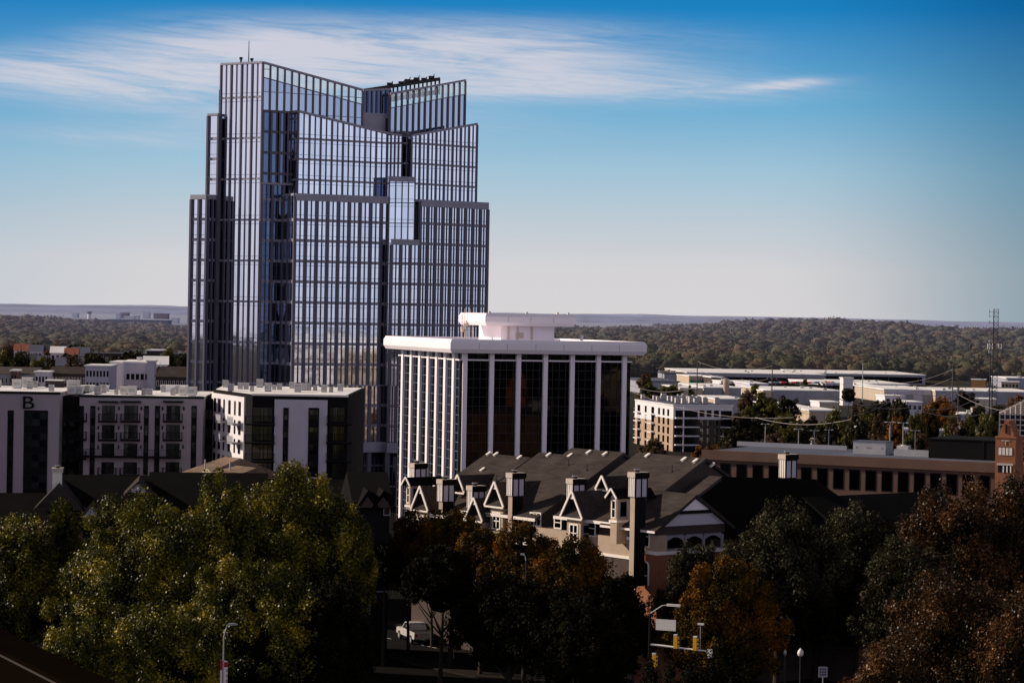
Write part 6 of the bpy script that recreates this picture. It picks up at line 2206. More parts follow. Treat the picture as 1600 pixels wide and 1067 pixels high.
def crown_mesh(name, m, rx, ry, rz, nclump, nleaf, lsize, seed, core=.72, clump_r=.26, squash=1.0, jag=.12, lobes=None):
    """leaf-sized quads gathered in clumps over an uneven crown volume centred on the origin"""
    g = np.random.default_rng(seed)
    lobes = lobes or [(0, 0, 0, 1.0)]
    Cc, Rc = [], []
    w = np.array([l[3] ** 2 for l in lobes]); w = w / w.sum()
    for (lx_, ly_, lz_, ls), f in zip(lobes, w):
        k = max(6, int(nclump * f))
        d = g.normal(0, 1, (k, 3)); d /= np.linalg.norm(d, axis=1, keepdims=True)
        d[:, 2] = np.where(d[:, 2] < -.35, -d[:, 2], d[:, 2])
        rr = g.uniform(.5, 1.16, (k, 1)) ** .6
        c = d * rr * ls * (1 - clump_r * .6) + np.array([lx_, ly_, lz_])
        Cc.append(c); Rc.append(clump_r * ls * g.uniform(.65, 1.35, k))
    C = np.concatenate(Cc); Rr = np.concatenate(Rc)
    n = len(C)
    per = nleaf // n
    d = g.normal(0, 1, (n, per, 3)); d /= np.linalg.norm(d, axis=2, keepdims=True)
    d[:, :, 2] = np.where(g.random((n, per)) < .35, np.abs(d[:, :, 2]), d[:, :, 2])
    rad_ = np.clip(g.normal(.85, .22, (n, per, 1)), .1, 1.45)
    pts = C[:, None, :] + d * rad_ * Rr[:, None, None]
    S = np.array([rx, ry, rz])
    pts = (pts * S).reshape(-1, 3)
    out = d.reshape(-1, 3)
    nrm = out * .55 + g.normal(0, .55, out.shape) + np.array([0, 0, .25])
    nrm /= np.linalg.norm(nrm, axis=1, keepdims=True)
    t1 = np.cross(nrm, g.normal(0, 1, nrm.shape)); t1 /= np.linalg.norm(t1, axis=1, keepdims=True)
    t2 = np.cross(nrm, t1)
    sz = (lsize * g.uniform(.6, 1.35, (len(pts), 1)))
    a, b = t1 * sz * .5, t2 * sz * .36
    V = np.stack([pts - a, pts + b * .9, pts + a, pts - b], 1).reshape(-1, 3)
    Fq = np.arange(len(V)).reshape(-1, 4)
    tint = np.repeat(g.random(n), per)
    rnd = np.clip(tint * .45 + g.random(len(Fq)) * .62, 0, 1)
    # dark heart added to the crown: closes the inside and blocks light
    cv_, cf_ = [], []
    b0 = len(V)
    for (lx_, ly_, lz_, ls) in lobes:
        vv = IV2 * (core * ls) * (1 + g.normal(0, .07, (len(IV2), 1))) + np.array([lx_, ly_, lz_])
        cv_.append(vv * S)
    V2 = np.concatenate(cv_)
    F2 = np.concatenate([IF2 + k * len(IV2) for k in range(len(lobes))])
    me = bpy.data.meshes.new(name)
    allV = np.concatenate([V, V2])
    me.vertices.add(len(allV)); me.vertices.foreach_set('co', allV.astype(np.float32).ravel())
    li = np.concatenate([Fq.ravel(), (F2 + b0).ravel()]).astype(np.int32)
    me.loops.add(len(li)); me.loops.foreach_set('vertex_index', li)
    me.polygons.add(len(Fq) + len(F2))
    tot = np.concatenate([np.full(len(Fq), 4), np.full(len(F2), 3)]).astype(np.int32)
    st_ = np.concatenate([[0], np.cumsum(tot)[:-1]]).astype(np.int32)
    me.polygons.foreach_set('loop_start', st_); me.polygons.foreach_set('loop_total', tot)
    me.update(calc_edges=True)
    at = me.attributes.new('rnd', 'FLOAT', 'FACE')
    at.data.foreach_set('value', np.concatenate([rnd, np.zeros(len(F2))]).astype(np.float32))
    me.materials.append(MATS[m]); me.materials.append(MATS['leaf_core'])
    me.polygons.foreach_set('material_index', np.concatenate([np.zeros(len(Fq)), np.ones(len(F2))]).astype(np.int32))
    return me


def trunk_mb(h, r, seed, spread=3.0, top=None):
    """tapered trunk with limbs reaching into the crown"""
    g = random.Random(seed)
    mb = MB()
    lean = (g.uniform(-.3, .3), g.uniform(-.3, .3))
    pts = [(0, 0, 0), (lean[0] * .3, lean[1] * .3, h * .3), (lean[0], lean[1], h * .65), (lean[0] * 1.5, lean[1] * 1.5, h)]
    mb.tube(pts, [r * 1.25, r, r * .8, r * .55], 9)
    for k in range(6):
        a = k * 1.05 + g.uniform(-.3, .3)
        z0_ = h * g.uniform(.55, .95)
        L_ = spread * g.uniform(.7, 1.2)
        mb.tube([(lean[0], lean[1], z0_), (lean[0] + math.cos(a) * L_ * .5, lean[1] + math.sin(a) * L_ * .5, z0_ + L_ * .55), (lean[0] + math.cos(a) * L_, lean[1] + math.sin(a) * L_, z0_ + L_ * 1.25)], [r * .5, r * .35, r * .14], 6)
    return mb


def tree(name, label, px, Y, pytop, Wpx, zlow, m, seed, nleaf=26000, lsize=.30, cat='tree', lobes=None, group=None, nclump=None, core=.5, clump_r=.165, depthf=1.0):
    q = P(px, pytop, Y)
    ztop_ = q.z
    rx = Wpx / F * Y / 2
    rz = (ztop_ - zlow) / 2
    zc = (ztop_ + zlow) / 2
    qc = P(px, 533.5 + (EYE - zc) / Y * F * .985, Y)
    o = empty(name, (qc.x, Y, 0), 0, label, cat, group)
    nclump = nclump or int(150 + rx * 26)
    nleaf = int(nleaf * 2.3)
    lsize *= .84
    me = crown_mesh('crown', m, rx, rx * depthf, rz, nclump, nleaf, lsize, seed, lobes=lobes, core=core, clump_r=clump_r)
    c = link('crown', me, o, (0, 0, zc))
    trunk_mb(zlow + rz * .5, max(.16, rx * .05), seed, rx * .5).build('trunk', 'bark', o)
    return o


L3 = [(-.32, .1, -.05, .70), (.32, -.1, .0, .72), (0, .05, .30, .70), (-.1, -.2, -.25, .75), (.3, .1, -.35, .66)]
L4 = [(-.38, 0, -.1, .64), (-.1, .1, .32, .68), (.36, 0, .16, .66), (.1, -.2, -.15, .78), (-.25, .1, -.4, .66), (.4, .1, -.35, .62)]
L5 = [(0, 0, .28, .74), (-.33, -.1, -.1, .68), (.35, .1, -.08, .68), (0, -.15, -.35, .75)]
# big green trees, bottom left
tree('plane_tree', 'tall green tree whose crown fills the left, its top under the small pale gables', 232, 228, 773, 310, 1.5, 'leaf_green', 1, 60000, .31, lobes=L4)
tree('plane_tree', 'tallest green tree, crown top in front of the dark wing and tower foot', 452, 238, 731, 245, 2.0, 'leaf_green', 2, 56000, .31, lobes=L3)
tree('plane_tree', 'green tree at the left edge, lower crown reaching out of the frame', 25, 236, 812, 190, 2.0, 'leaf_green', 3, 32000, .31, lobes=L5)
tree('plane_tree', 'narrow green tree between the left edge tree and the tall broad one', 96, 242, 790, 110, 3.0, 'leaf_green', 4, 18000, .31, lobes=L5)
tree('plane_tree', 'green tree crown between the two tallest left trees', 345, 231, 748, 150, 2.0, 'leaf_green', 5, 32000, .31, lobes=L4)
tree('plane_tree', 'green tree at the right flank of the tallest, brushing the dark brick block', 535, 243, 790, 120, 3.0, 'leaf_green', 6, 22000, .31, lobes=L5)
tree('plane_tree', 'shaded green tree low in front, behind the bannered lamp', 390, 216, 868, 260, 0.8, 'leaf_green', 7, 38000, .30, lobes=L4)
tree('plane_tree', 'low green tree in the bottom left corner lit by the sun', 108, 204, 968, 150, -4.0, 'leaf_green', 8, 22000, .26, lobes=L5)
tree('plane_tree', 'shaded green tree at bottom centre left', 520, 214, 905, 130, 0.5, 'leaf_shade', 9, 18000, .28, lobes=L5)
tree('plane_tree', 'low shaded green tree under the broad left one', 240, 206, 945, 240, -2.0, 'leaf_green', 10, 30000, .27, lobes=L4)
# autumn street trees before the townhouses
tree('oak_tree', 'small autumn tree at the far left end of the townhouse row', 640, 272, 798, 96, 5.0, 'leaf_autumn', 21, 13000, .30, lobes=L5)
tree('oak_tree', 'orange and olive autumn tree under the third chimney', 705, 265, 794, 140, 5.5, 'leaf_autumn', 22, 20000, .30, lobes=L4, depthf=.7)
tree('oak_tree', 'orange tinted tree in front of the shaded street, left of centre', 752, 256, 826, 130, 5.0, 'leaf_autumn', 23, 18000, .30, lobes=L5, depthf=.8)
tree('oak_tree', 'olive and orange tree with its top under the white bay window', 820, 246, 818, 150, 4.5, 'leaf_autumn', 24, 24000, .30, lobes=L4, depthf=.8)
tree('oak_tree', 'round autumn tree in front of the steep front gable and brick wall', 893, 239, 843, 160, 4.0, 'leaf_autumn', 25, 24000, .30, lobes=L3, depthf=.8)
tree('oak_tree', 'dark tree in the shade left of the brick porch corner', 962, 236, 900, 120, 1.0, 'leaf_shade', 26, 16000, .30, lobes=L5)
tree('oak_tree', 'dark shade tree between the parked pickup and the autumn trees', 690, 250, 855, 130, 6.5, 'leaf_shade', 27, 16000, .30, lobes=L5)
tree('oak_tree', 'dark tree right over the cab of the sunlit pickup', 676, 277, 882, 96, 4.2, 'leaf_shade', 45, 12000, .30, lobes=L5)
tree('oak_tree', 'dark lower tree beneath the two orange trees at centre', 800, 232, 895, 220, 3.0, 'leaf_shade', 28, 22000, .30, lobes=L4)
tree('oak_tree', 'dark tree filling the shade below the round autumn tree', 905, 226, 930, 180, 1.0, 'leaf_shade', 29, 18000, .28, lobes=L4)
tree('oak_tree', 'black tree between the dark brick block and the pickup', 600, 262, 850, 70, 8.0, 'leaf_shade', 30, 9000, .30, lobes=L5)
# right side
tree('live_oak', 'grey olive tree touching the arched window of the end house', 1088, 236, 848, 150, 2.0, 'leaf_greyolive', 31, 26000, .28, lobes=L4, depthf=.6)
tree('oak_tree', 'orange autumn tree behind the traffic signals', 1135, 230, 872, 190, 1.0, 'leaf_autumn', 32, 30000, .28, lobes=L3, depthf=.7)
tree('live_oak', 'broad grey olive tree right of the pale porch gable', 1215, 243, 780, 215, 2.0, 'leaf_greyolive', 33, 34000, .30, lobes=L3)
tree('live_oak', 'dark olive tree in front of the long tan building', 1340, 250, 786, 190, 2.0, 'leaf_greyolive', 34, 26000, .30, lobes=L4)
tree('red_oak', 'tall dark russet tree below the brick tower', 1490, 244, 748, 210, 2.0, 'leaf_russet', 35, 36000, .32, lobes=L3)
tree('red_oak', 'dark russet tree cut by the right edge of the frame', 1598, 246, 742, 150, 2.0, 'leaf_russet', 36, 24000, .32, lobes=L5)
tree('live_oak', 'dim olive tree in the shade between the broad olive and russet trees', 1420, 236, 842, 190, 1.0, 'leaf_greyolive', 37, 26000, .28, lobes=L4)
tree('red_oak', 'big russet tree at lower right with glinting leaves', 1500, 202, 890, 290, -2.0, 'leaf_russet', 38, 46000, .28, lobes=L4)
tree('red_oak', 'lowest russet tree at bottom right behind the small white sign', 1395, 190, 988, 220, -4.0, 'leaf_russet', 39, 30000, .26, lobes=L3)
tree('red_oak', 'russet tree in the lower right corner', 1590, 192, 930, 170, -4.0, 'leaf_russet', 40, 22000, .27, lobes=L5)
tree('live_oak', 'low grey shrubby tree under the traffic signal arm', 1100, 176, 1006, 190, -2.5, 'leaf_shade', 41, 24000, .22, lobes=L4)
tree('live_oak', 'black shade tree behind the globe lamp', 1275, 256, 850, 170, 5.0, 'leaf_shade', 42, 14000, .3, lobes=L4)
tree('live_oak', 'small shrubby tree at the bottom edge, left of the signal mast', 1015, 178, 1042, 70, -1.5, 'leaf_shade', 43, 8000, .22, lobes=L5)
tree('live_oak', 'low bush top at the bottom edge below the parked cars', 830, 182, 1056, 80, -1.5, 'leaf_shade', 44, 8000, .22, lobes=L5)

# ---- trees of the middle distance: four crown shapes per tint, each tree a thing
_mt = {}


def midtree(px, pytop, Y, Wpx, hz, tint, label):
    key = (tint, hash(label) % 3)
    k3 = len(label) % 3
    if (tint, k3) not in _mt:
        _mt[(tint, k3)] = (crown_mesh('crown', tint, 1, 1, 1, 42, 5200, .115, 60 + k3 * 7 + len(_mt), lobes=[L3, L4, L5][k3], clump_r=.26, core=.6), trunk_mb(1.0, .055, k3, .4).mesh('trunk', 'bark'))
    cm_, tm_ = _mt[(tint, k3)]
    q = P(px, pytop, Y)
    rx = Wpx / F * Y / 2
    gz = float(ground_h(q.x, Y))
    h = min(q.z - gz, hz)
    zc = q.z - h * .42
    o = empty('tree', (q.x, Y, gz), 0, label, 'tree')
    link('crown', cm_, o, (0, 0, zc - gz), rg2.uniform(0, 6), scale=(rx, rx, h * .45))
    link('trunk', tm_, o, (0, 0, 0), 0, scale=(rx * 1.0, rx * 1.0, max(.5, zc - gz)))
    return o


O, G_, B_, A_ = 'leaf_orange', 'leaf_olive', 'leaf_brown', 'leaf_autumn'
for a in [
    (1045, 601, 1050, 52, 12, G_, 'dark olive tree left of the narrow tan fronted shed'), (1080, 604, 1000, 17, 12, G_, 'slim green tree beside the blue grey warehouse'),
    (1022, 609, 1000, 40, 9, B_, 'rusty low tree beside the white columns block'), (1008, 585, 1150, 30, 10, B_, 'rusty brown tree close to the cornice of the office block'),
    (1012, 600, 1000, 40, 10, G_, 'dark bush just right of the white columns'),
    (1195, 616, 860, 56, 14, G_, 'olive tree with orange tips in front of the broad grey warehouse'), (1166, 612, 880, 34, 12, B_, 'dark brown tree right of the white topped corner block roof'),
    (1232, 619, 870, 44, 13, 'leaf_greyolive', 'dark tree right of the olive one before the grey warehouse'), (1257, 594, 1200, 20, 10, G_, 'small green tree among the parked cars'),
    (1165, 646, 700, 60, 18, 'leaf_greyolive', 'big black shade tree next to the white topped corner block'), (1190, 643, 720, 60, 20, 'leaf_greyolive', 'second black shade tree right of the corner block'),
    (1172, 640, 760, 50, 16, G_, 'green tree crowning the black shade trees'), (1226, 646, 700, 60, 16, G_, 'yellow green tree in front of the pale blue shed'),
    (1262, 650, 690, 44, 15, 'leaf_greyolive', 'dark tree left of the cream yard wall'), (1248, 668, 640, 50, 14, 'leaf_greyolive', 'low dark tree above the cream yard wall'),
    (1210, 678, 520, 52, 10, B_, 'bronze tree just above the stone roof edge, left'), (1112, 693, 430, 44, 7, O, 'orange shrub between corner block and stone roof'),
    (1092, 698, 420, 26, 6, O, 'small orange shrub left of its larger neighbour'), (1140, 696, 440, 30, 6, B_, 'brown shrub at the end of the stone roof'),
    (1020, 688, 600, 50, 8, B_, 'brown shrub at the foot of the white topped corner block'),
    (1312, 646, 600, 66, 20, G_, 'big olive tree standing before the plant box, left part'), (1338, 655, 580, 50, 18, 'leaf_greyolive', 'dark grey tree against the big olive one'),
    (1290, 652, 640, 44, 15, G_, 'yellow olive tree left of the big one'), (1345, 628, 760, 46, 15, B_, 'brown tree under the thick pale wires, left'),
    (1378, 626, 760, 56, 17, 'leaf_greyolive', 'dark tree under the thick pale wires'), (1405, 622, 740, 40, 18, 'leaf_greyolive', 'tall dark tree right of its dark neighbour'),
    (1376, 648, 640, 50, 14, B_, 'red brown tree in front of the dark pair'), (1400, 654, 620, 44, 12, O, 'rusty tree in front of the long shed roof'),
    (1357, 640, 700, 40, 14, G_, 'olive tree between brown and dark trees'), (1432, 646, 650, 40, 13, G_, 'yellow green tree before the long shed roof, middle'),
    (1466, 618, 780, 54, 16, O, 'bright orange tree beside the tall thick pole'), (1478, 634, 760, 46, 13, O, 'lower orange tree right of the brightest one'),
    (1454, 640, 700, 40, 13, A_, 'olive orange tree at the foot of the bright one'), (1486, 652, 640, 40, 11, G_, 'green bush under the orange tree'),
    (1516, 651, 620, 38, 11, G_, 'pale green bush before the grey flat shed'), (1541, 653, 520, 52, 13, G_, 'round green tree left of the lattice roof'),
    (1552, 660, 480, 40, 13, 'leaf_olive', 'green tree touching the brick tower gable'), (1420, 680, 500, 30, 6, G_, 'yellow green bush under the twin headed lamps'),
    (1370, 680, 500, 40, 6, B_, 'brown scrub along the shed, left of the lamps'), (1440, 678, 505, 34, 6, B_, 'brown scrub right of the lamps'),
    (1510, 612, 980, 40, 9, 'leaf_greyolive', 'dark tree below the long white roof at right'), (1592, 616, 900, 36, 11, O, 'rust coloured tree at the right edge'),
    (1560, 634, 760, 44, 10, 'leaf_greyolive', 'dark tree behind the lattice roof'), (1530, 634, 780, 36, 9, 'leaf_greyolive', 'dark scrub below the white walled shed'),
    (1325, 606, 1000, 26, 8, 'leaf_greyolive', 'dark bush by the factory tower'), (1180, 600, 1150, 20, 7, G_, 'small tree between thin roof and parking rows'),
    (1290, 662, 560, 54, 14, 'leaf_greyolive', 'low dark olive tree at the near end of the plant box trees'), (1500, 660, 560, 44, 12, B_, 'bronze tree above the black penthouse'),
    (1145, 664, 620, 50, 18, 'leaf_greyolive', 'dark tree hugging the right wall of the corner block'), (1230, 664, 600, 56, 14, G_, 'olive tree above the stone roof upstand'),
    # left side
    (10, 556, 900, 60, 13, 'leaf_greyolive', 'dark tree over the flats at the far left edge'), (45, 553, 950, 50, 13, 'leaf_greyolive', 'dark green tree left of the beige little house'),
    (86, 536, 1180, 22, 14, O, 'yellow orange tree above the tall white house'), (72, 548, 1060, 34, 13, O, 'rust orange tree left of the tall white house'),
    (70, 558, 980, 50, 12, 'leaf_greyolive', 'dark tree below the rust orange one'), (12, 541, 1150, 44, 13, B_, 'brown tree behind the farthest left house'),
    (132, 556, 960, 40, 11, 'leaf_greyolive', 'dark bush before the gabled white house'), (152, 555, 930, 44, 10, 'leaf_greyolive', 'dark tree before the long low building, left'),
    (180, 556, 930, 34, 10, 'leaf_greyolive', 'dark tree before the long low building, middle'), (168, 565, 820, 20, 9, G_, 'bright green tree above the white five storey block'),
    (85, 568, 850, 44, 9, O, 'orange scrub above the brown flats'), (104, 565, 860, 30, 8, G_, 'olive scrub above the grey shed roofs'),
    (250, 560, 900, 44, 11, 'leaf_greyolive', 'dark tree before the dense window grid building'), (275, 566, 850, 50, 10, B_, 'brown tree at the tower foot, left'),
    (248, 574, 760, 50, 10, B_, 'rusty scrub right of the parking deck'), (30, 566, 800, 50, 10, 'leaf_greyolive', 'dark green tree on the slope above the left flats'),
    (56, 536, 1200, 40, 14, 'leaf_greyolive', 'dark tree behind the hillside houses'), (120, 538, 1200, 50, 14, 'leaf_greyolive', 'dark tree behind the gabled white house'),
    (30, 551, 765, 62, 16, 'leaf_greyolive', 'broad dark tree above the ridge of the leftmost brown flats'), (92, 553, 770, 60, 16, 'leaf_greyolive', 'broad dark olive tree above the stair tower'),
    (143, 552, 775, 46, 14, 'leaf_greyolive', 'dark tree just above the white five storey block'), (8, 556, 730, 44, 14, G_, 'olive tree rising over the flats at the frame edge'),
    (115, 556, 745, 40, 13, B_, 'brown tree over the middle of the brown flats'), (207, 548, 800, 54, 14, 'leaf_greyolive', 'dark tree right behind the parking deck'),
    (266, 550, 820, 46, 14, G_, 'olive tree between parking deck and tower'), (288, 552, 780, 34, 13, 'leaf_greyolive', 'dark tree tucked against the tower edge'),
    (60, 558, 735, 40, 12, G_, 'green tree standing over the pale stair tower'), (48, 541, 1100, 40, 13, B_, 'rusty tree among the hillside houses'),
    (100, 540, 1120, 34, 13, 'leaf_greyolive', 'dark tree between the hillside houses'), (62, 597, 560, 30, 9, 'leaf_greyolive', 'round dark treetop right behind the lettered roof'), (10, 602, 560, 24, 6, 'leaf_greyolive', 'small dark treetop left behind the lettered roof'),
    (195, 729, 372, 22, 8, O, 'rusty shrub below the balconies, left'), (225, 732, 372, 30, 7, A_, 'low autumn shrub below the balconies, middle'), (247, 731, 372, 16, 7, A_, 'narrow autumn shrub below the balconies, right'),
]:
    midtree(*a)

# ------------------------------------------------------------------ street level
def G(px, py, z=0.0): return ground_pt(px, py, z)


SDIR = R(-52)
su = Vector((math.cos(SDIR), math.sin(SDIR), 0)); sn = Vector((-math.sin(SDIR), math.cos(SDIR), 0))
r0_ = G(680, 1006)


def sheet(name, m, along0, along1, off0, off1, z0, z1, kind='structure'):
    o = MB().box(along0, along1, off0, off1, z0, z1).build(name, m, None, (r0_.x, r0_.y, 0), SDIR)
    tag(o, kind=kind)
    return o


sheet('road', 'asphalt', -120, 90, -9, 4.5, .02, .06)
sheet('pavement', 'sidewalk', -120, 90, 4.5, 7.5, .02, .18)
sheet('pavement', 'sidewalk', -120, 90, -12, -9, .02, .18)
for k in range(-12, 9):
    m_ = MB().box(k * 9, k * 9 + 3, -2.1, -1.95, .064, .068).build('road_marking', 'road_paint', None, (r0_.x, r0_.y, 0), SDIR)
    tag(m_, kind='structure')


def car(label, loc, ang, body, kind='sedan', L=4.7, group=None):
    o = empty('parked_car', (loc[0], loc[1], .06), ang, label, 'car', group)
    h = L / 2
    w = .92 if kind != 'pickup' else 1.0
    if kind == 'pickup':
        prof = [(-h, .55), (h, .55), (h, 1.0), (h - .1, 1.12), (h - 1.5, 1.18), (h - 2.15, 1.85), (h - 3.55, 1.88), (h - 3.7, 1.2), (-h, 1.18)]
    elif kind == 'suv':
        prof = [(-h, .4), (h, .4), (h, .85), (h - .2, 1.02), (h - 1.2, 1.1), (h - 1.9, 1.68), (-h + .4, 1.72), (-h + .05, 1.1)]
    else:
        prof = [(-h, .35), (h, .35), (h, .72), (h - .2, .85), (h - 1.2, .95), (h - 1.9, 1.42), (-h + 1.3, 1.44), (-h + .5, 1.0), (-h, .92)]
    # tumblehome: upper half narrower
    n = len(prof)
    v, f = [], []
    for s_ in (-1, 1):
        for (x, z) in prof:
            t = max(0, (z - 1.0)) / .8
            v.append((x, s_ * (w - t * .2), z))
    bb = MB(); bb.v = v
    bb.f = [tuple(range(n - 1, -1, -1)), tuple(range(n, 2 * n))] + [(k, (k + 1) % n, n + (k + 1) % n, n + k) for k in range(n)]
    b_ = bb.build('body', body, o)
    # glass
    top = max(z for _, z in prof)
    xf = h - (2.15 if kind == 'pickup' else 1.9)
    xr = (h - 3.55) if kind == 'pickup' else (-h + (1.3 if kind == 'sedan' else .5))
    beltz = 1.2 if kind == 'pickup' else (1.1 if kind == 'suv' else .98)
    for s_ in (-1, 1):
        y0_ = s_ * (w - (beltz - 1.0 if beltz > 1 else 0) / .8 * .2 + .006); y1_ = s_ * (w - (top - .08 - 1) / .8 * .2 + .008)
        for (a, b) in ((xr + .1, (xr + xf) / 2 - .06), ((xr + xf) / 2 + .06, xf + .3)):
            MB().poly([(a, y0_, beltz + .04), (b + .1, y0_, beltz + .04), (min(b, xf - .05), y1_, top - .1), (a + .05, y1_, top - .1)]).build('side_window', 'car_glass', b_)
    MB().poly([(xf + .62, -w * .85, beltz), (xf + .62, w * .85, beltz), (xf + .03, w * .72, top - .05), (xf + .03, -w * .72, top - .05)]).build('windscreen', 'car_glass', b_)
    MB().poly([(xr - .12, -w * .8, beltz + .05), (xr - .12, w * .8, beltz + .05), (xr - .02, w * .72, top - .06), (xr - .02, -w * .72, top - .06)]).build('rear_window', 'car_glass', b_)
    if kind == 'pickup':
        MB().box(-h + .12, h - 3.75, -w + .12, w - .12, 1.185, 1.21).build('bed', 'metal_dark', b_)
        MB().box(-h - .1, -h, -w, w, .5, .68).build('bumper', 'chrome', b_)
    for x in (h - .95, -h + 1.05):
        for s_ in (-1, 1):
            r_ = .42 if kind != 'sedan' else .33
            wh = MB().tube([(x, s_ * (w - .18), r_), (x, s_ * (w + .03), r_)], r_, 18).build('wheel', 'rubber', o)
            MB().tube([(x, s_ * (w + .031), r_), (x, s_ * (w + .05), r_)], r_ * .58, 14).build('rim', 'galvanized', wh)
    for s_ in (-1, 1):
        MB().box(h - .02, h + .02, s_ * .72 - .16, s_ * .72 + .16, .68, .84).build('headlight', 'lamp_white', b_)
        MB().box(-h - .015, -h + .01, s_ * .78 - .1, s_ * .78 + .1, .75, 1.05).build('tail_light', 'red_paint', b_)
    return o


hd = SDIR + math.pi
g0 = G(648, 1002)
pk_ = car('silver white pickup truck in the one patch of sun on the street', (g0.x, g0.y), R(110), 'car_silver', 'pickup', 5.7)
pk_.scale = (1.2, 1.2, 1.2)
g0 = G(686, 1004); car('dark car right behind the pickup with a glint on its hood', (g0.x, g0.y), hd, 'car_black', 'sedan', 4.6)
g0 = G(717, 1002); car('dark blue car behind the small blue street sign', (g0.x, g0.y), hd, 'car_blue', 'sedan', 4.7)
g0 = G(744, 1010); car('black SUV right of the blue street sign', (g0.x, g0.y), hd, 'car_black', 'suv', 4.8)
g0 = G(791, 1019); car('dark car with thin bright roof line, second from right', (g0.x, g0.y), hd, 'car_blue', 'sedan', 4.6)
g0 = G(828, 1023); car('dark car with a pale curved rear edge, rightmost in the row', (g0.x, g0.y), hd, 'car_black', 'suv', 4.7)

# lit brick planter wall between the trees
g0 = G(781, 998)
o = empty('brick_pier', (g0.x, g0.y, 0), SDIR, 'short sunlit orange brick pier wall among the dark trees', 'wall')
MB().box(-1.2, 1.2, -.3, .3, 0, 1.9).build('wall', 'brick_orange', o)
MB().box(-1.3, 1.3, -.4, .4, 1.9, 2.1).build('coping', 'pale_stone', o)
g0 = G(775, 1000)
_s = random.Random(3)
for k, (px, py) in enumerate(((757, 1000), (768, 1002), (780, 1004), (795, 1005))):
    q = G(px, py)
    o = empty('shrub', (q.x, q.y, 0), 0, ['small shrub left of the sunlit brick pier', 'low shrub at the left foot of the brick pier', 'low shrub before the middle of the brick pier', 'low shrub at the right foot of the brick pier'][k], 'shrub')
    link('crown', crown_mesh('crown', 'leaf_olive', .9, .9, .55, 14, 900, .14, 90 + k), o, (0, 0, .5))
    MB().tube([(0, 0, 0), (0, 0, .5)], [.06, .03], 6).build('stem', 'bark', o)

# blue street name sign on its post
q = P(709, 1007, 268)
o = empty('street_sign', (q.x, q.y, 0), R(8), 'small blue street name sign on a thin post before the parked cars', 'sign')
MB().tube([(0, 0, 0), (0, 0, q.z + .3)], .05, 8).build('post', 'galvanized', o)
pn = MB().box(-.75, .75, -.09, -.05, q.z - .14, q.z + .16).build('sign_panel', 'sign_blue', o)
for k in range(8):
    MB().box(-.62 + k * .16, -.53 + k * .16, -.098, -.0905, q.z - .05, q.z + .08).build('letter', 'lamp_white', pn)


def lamp(name, label, px, pytop, Y, armlen, ang, rise=1.4, headlen=.9, rad=.11, pm='galvanized'):
    q = P(px, pytop, Y)
    o = empty(name, (q.x, q.y, 0), ang, label, 'street lamp')
    H_ = q.z
    MB().tube([(0, 0, 0), (0, 0, .25), (0, 0, .3)], [rad * 2.2, rad * 2.2, rad * 1.3], 10).build('base', pm, o)
    MB().tube([(0, 0, .3), (0, 0, H_ - rise)], [rad * 1.2, rad * .8], 10).build('pole', pm, o)
    a = MB().tube([(0, 0, H_ - rise - .1), (armlen * .3, 0, H_ - rise * .45), (armlen * .62, 0, H_ - rise * .08), (armlen, 0, H_)], [.06, .055, .05, .05], 8).build('arm', 'galvanized', o)
    hd_ = MB().extr([(armlen - .1, -.16, H_ - .1), (armlen + headlen, -.13, H_ - .02), (armlen + headlen, -.13, H_ + .04), (armlen + headlen * .5, -.15, H_ + .12), (armlen - .1, -.16, H_ + .08)], (0, .3, 0)).build('lamp_head', 'galvanized', a)
    return o, q


o, q = lamp('street_lamp', 'street lamp with a folded arm carrying two red and white banners', 350, 975, 196, .45, R(6), rise=1.0, headlen=.65, rad=.07)
zt_ = P(350, 1031, 196).z
for sgn, w_, lab in ((-1, .26, None), (1, .36, None)):
    bn = MB()
    a, b = (sgn * .05, sgn * w_)
    bn.extr([(min(a, b), -.03, zt_ - 4.5), (max(a, b), -.03, zt_ - 4.5), (max(a, b), -.03, zt_ - (.12 if sgn > 0 else -.02)), (min(a, b), -.03, zt_)], (0, .03, 0))
    bq = bn.build('banner', 'banner_red' if sgn < 0 else 'banner_white', o)
    if sgn > 0:
        MB().box(.06, .355, -.045, -.032, zt_ - .55, zt_ - .14).build('banner_head', 'banner_red', bq)
        for k in range(6): MB().box(.26, .33, -.045, -.032, zt_ - .95 - k * .42, zt_ - .72 - k * .42).build('letter', 'banner_red', bq)
    else:
        MB().box(-.24, -.1, -.045, -.032, zt_ - 4.4, zt_ - .8).build('banner_stripe', 'banner_white', bq)
    MB().tube([(0, 0, zt_ + .02), (sgn * (w_ + .03), 0, zt_ + .02 - (.1 if sgn > 0 else 0))], .02, 6).build('banner_arm', 'galvanized', o)

# signal mast with lamp
q = P(1016, 958, 208)
o = empty('traffic_signal', (q.x, q.y, 0), R(-22), 'dark signal mast with a long pale arm, yellow signal heads, lamp and sign back', 'traffic signal')
H_ = q.z
MB().tube([(0, 0, 0), (0, 0, H_)], [.2, .11], 10).build('mast', 'paint_charcoal', o)
am = MB().tube([(0, 0, H_), (1.1, 0, H_ + .75), (1.6, 0, H_ + .82)], .05, 8).build('lamp_arm', 'galvanized', o)
MB().box(1.5, 2.7, -.15, .15, H_ + .74, H_ + .92).build('lamp_head', 'lamp_white', am)
za_ = P(1017, 1006, 208).z
MB().tube([(0, 0, za_), (5.3, 0, za_ - .25)], [.10, .06], 10).build('signal_arm', 'lamp_white', o)
sg_ = MB().box(.55, 2.35, -.08, -.03, P(1030, 983, 208).z, P(1030, 966, 208).z).build('sign_back', 'lamp_white', o)
zz_ = (P(1030, 983, 208).z + P(1030, 966, 208).z) / 2
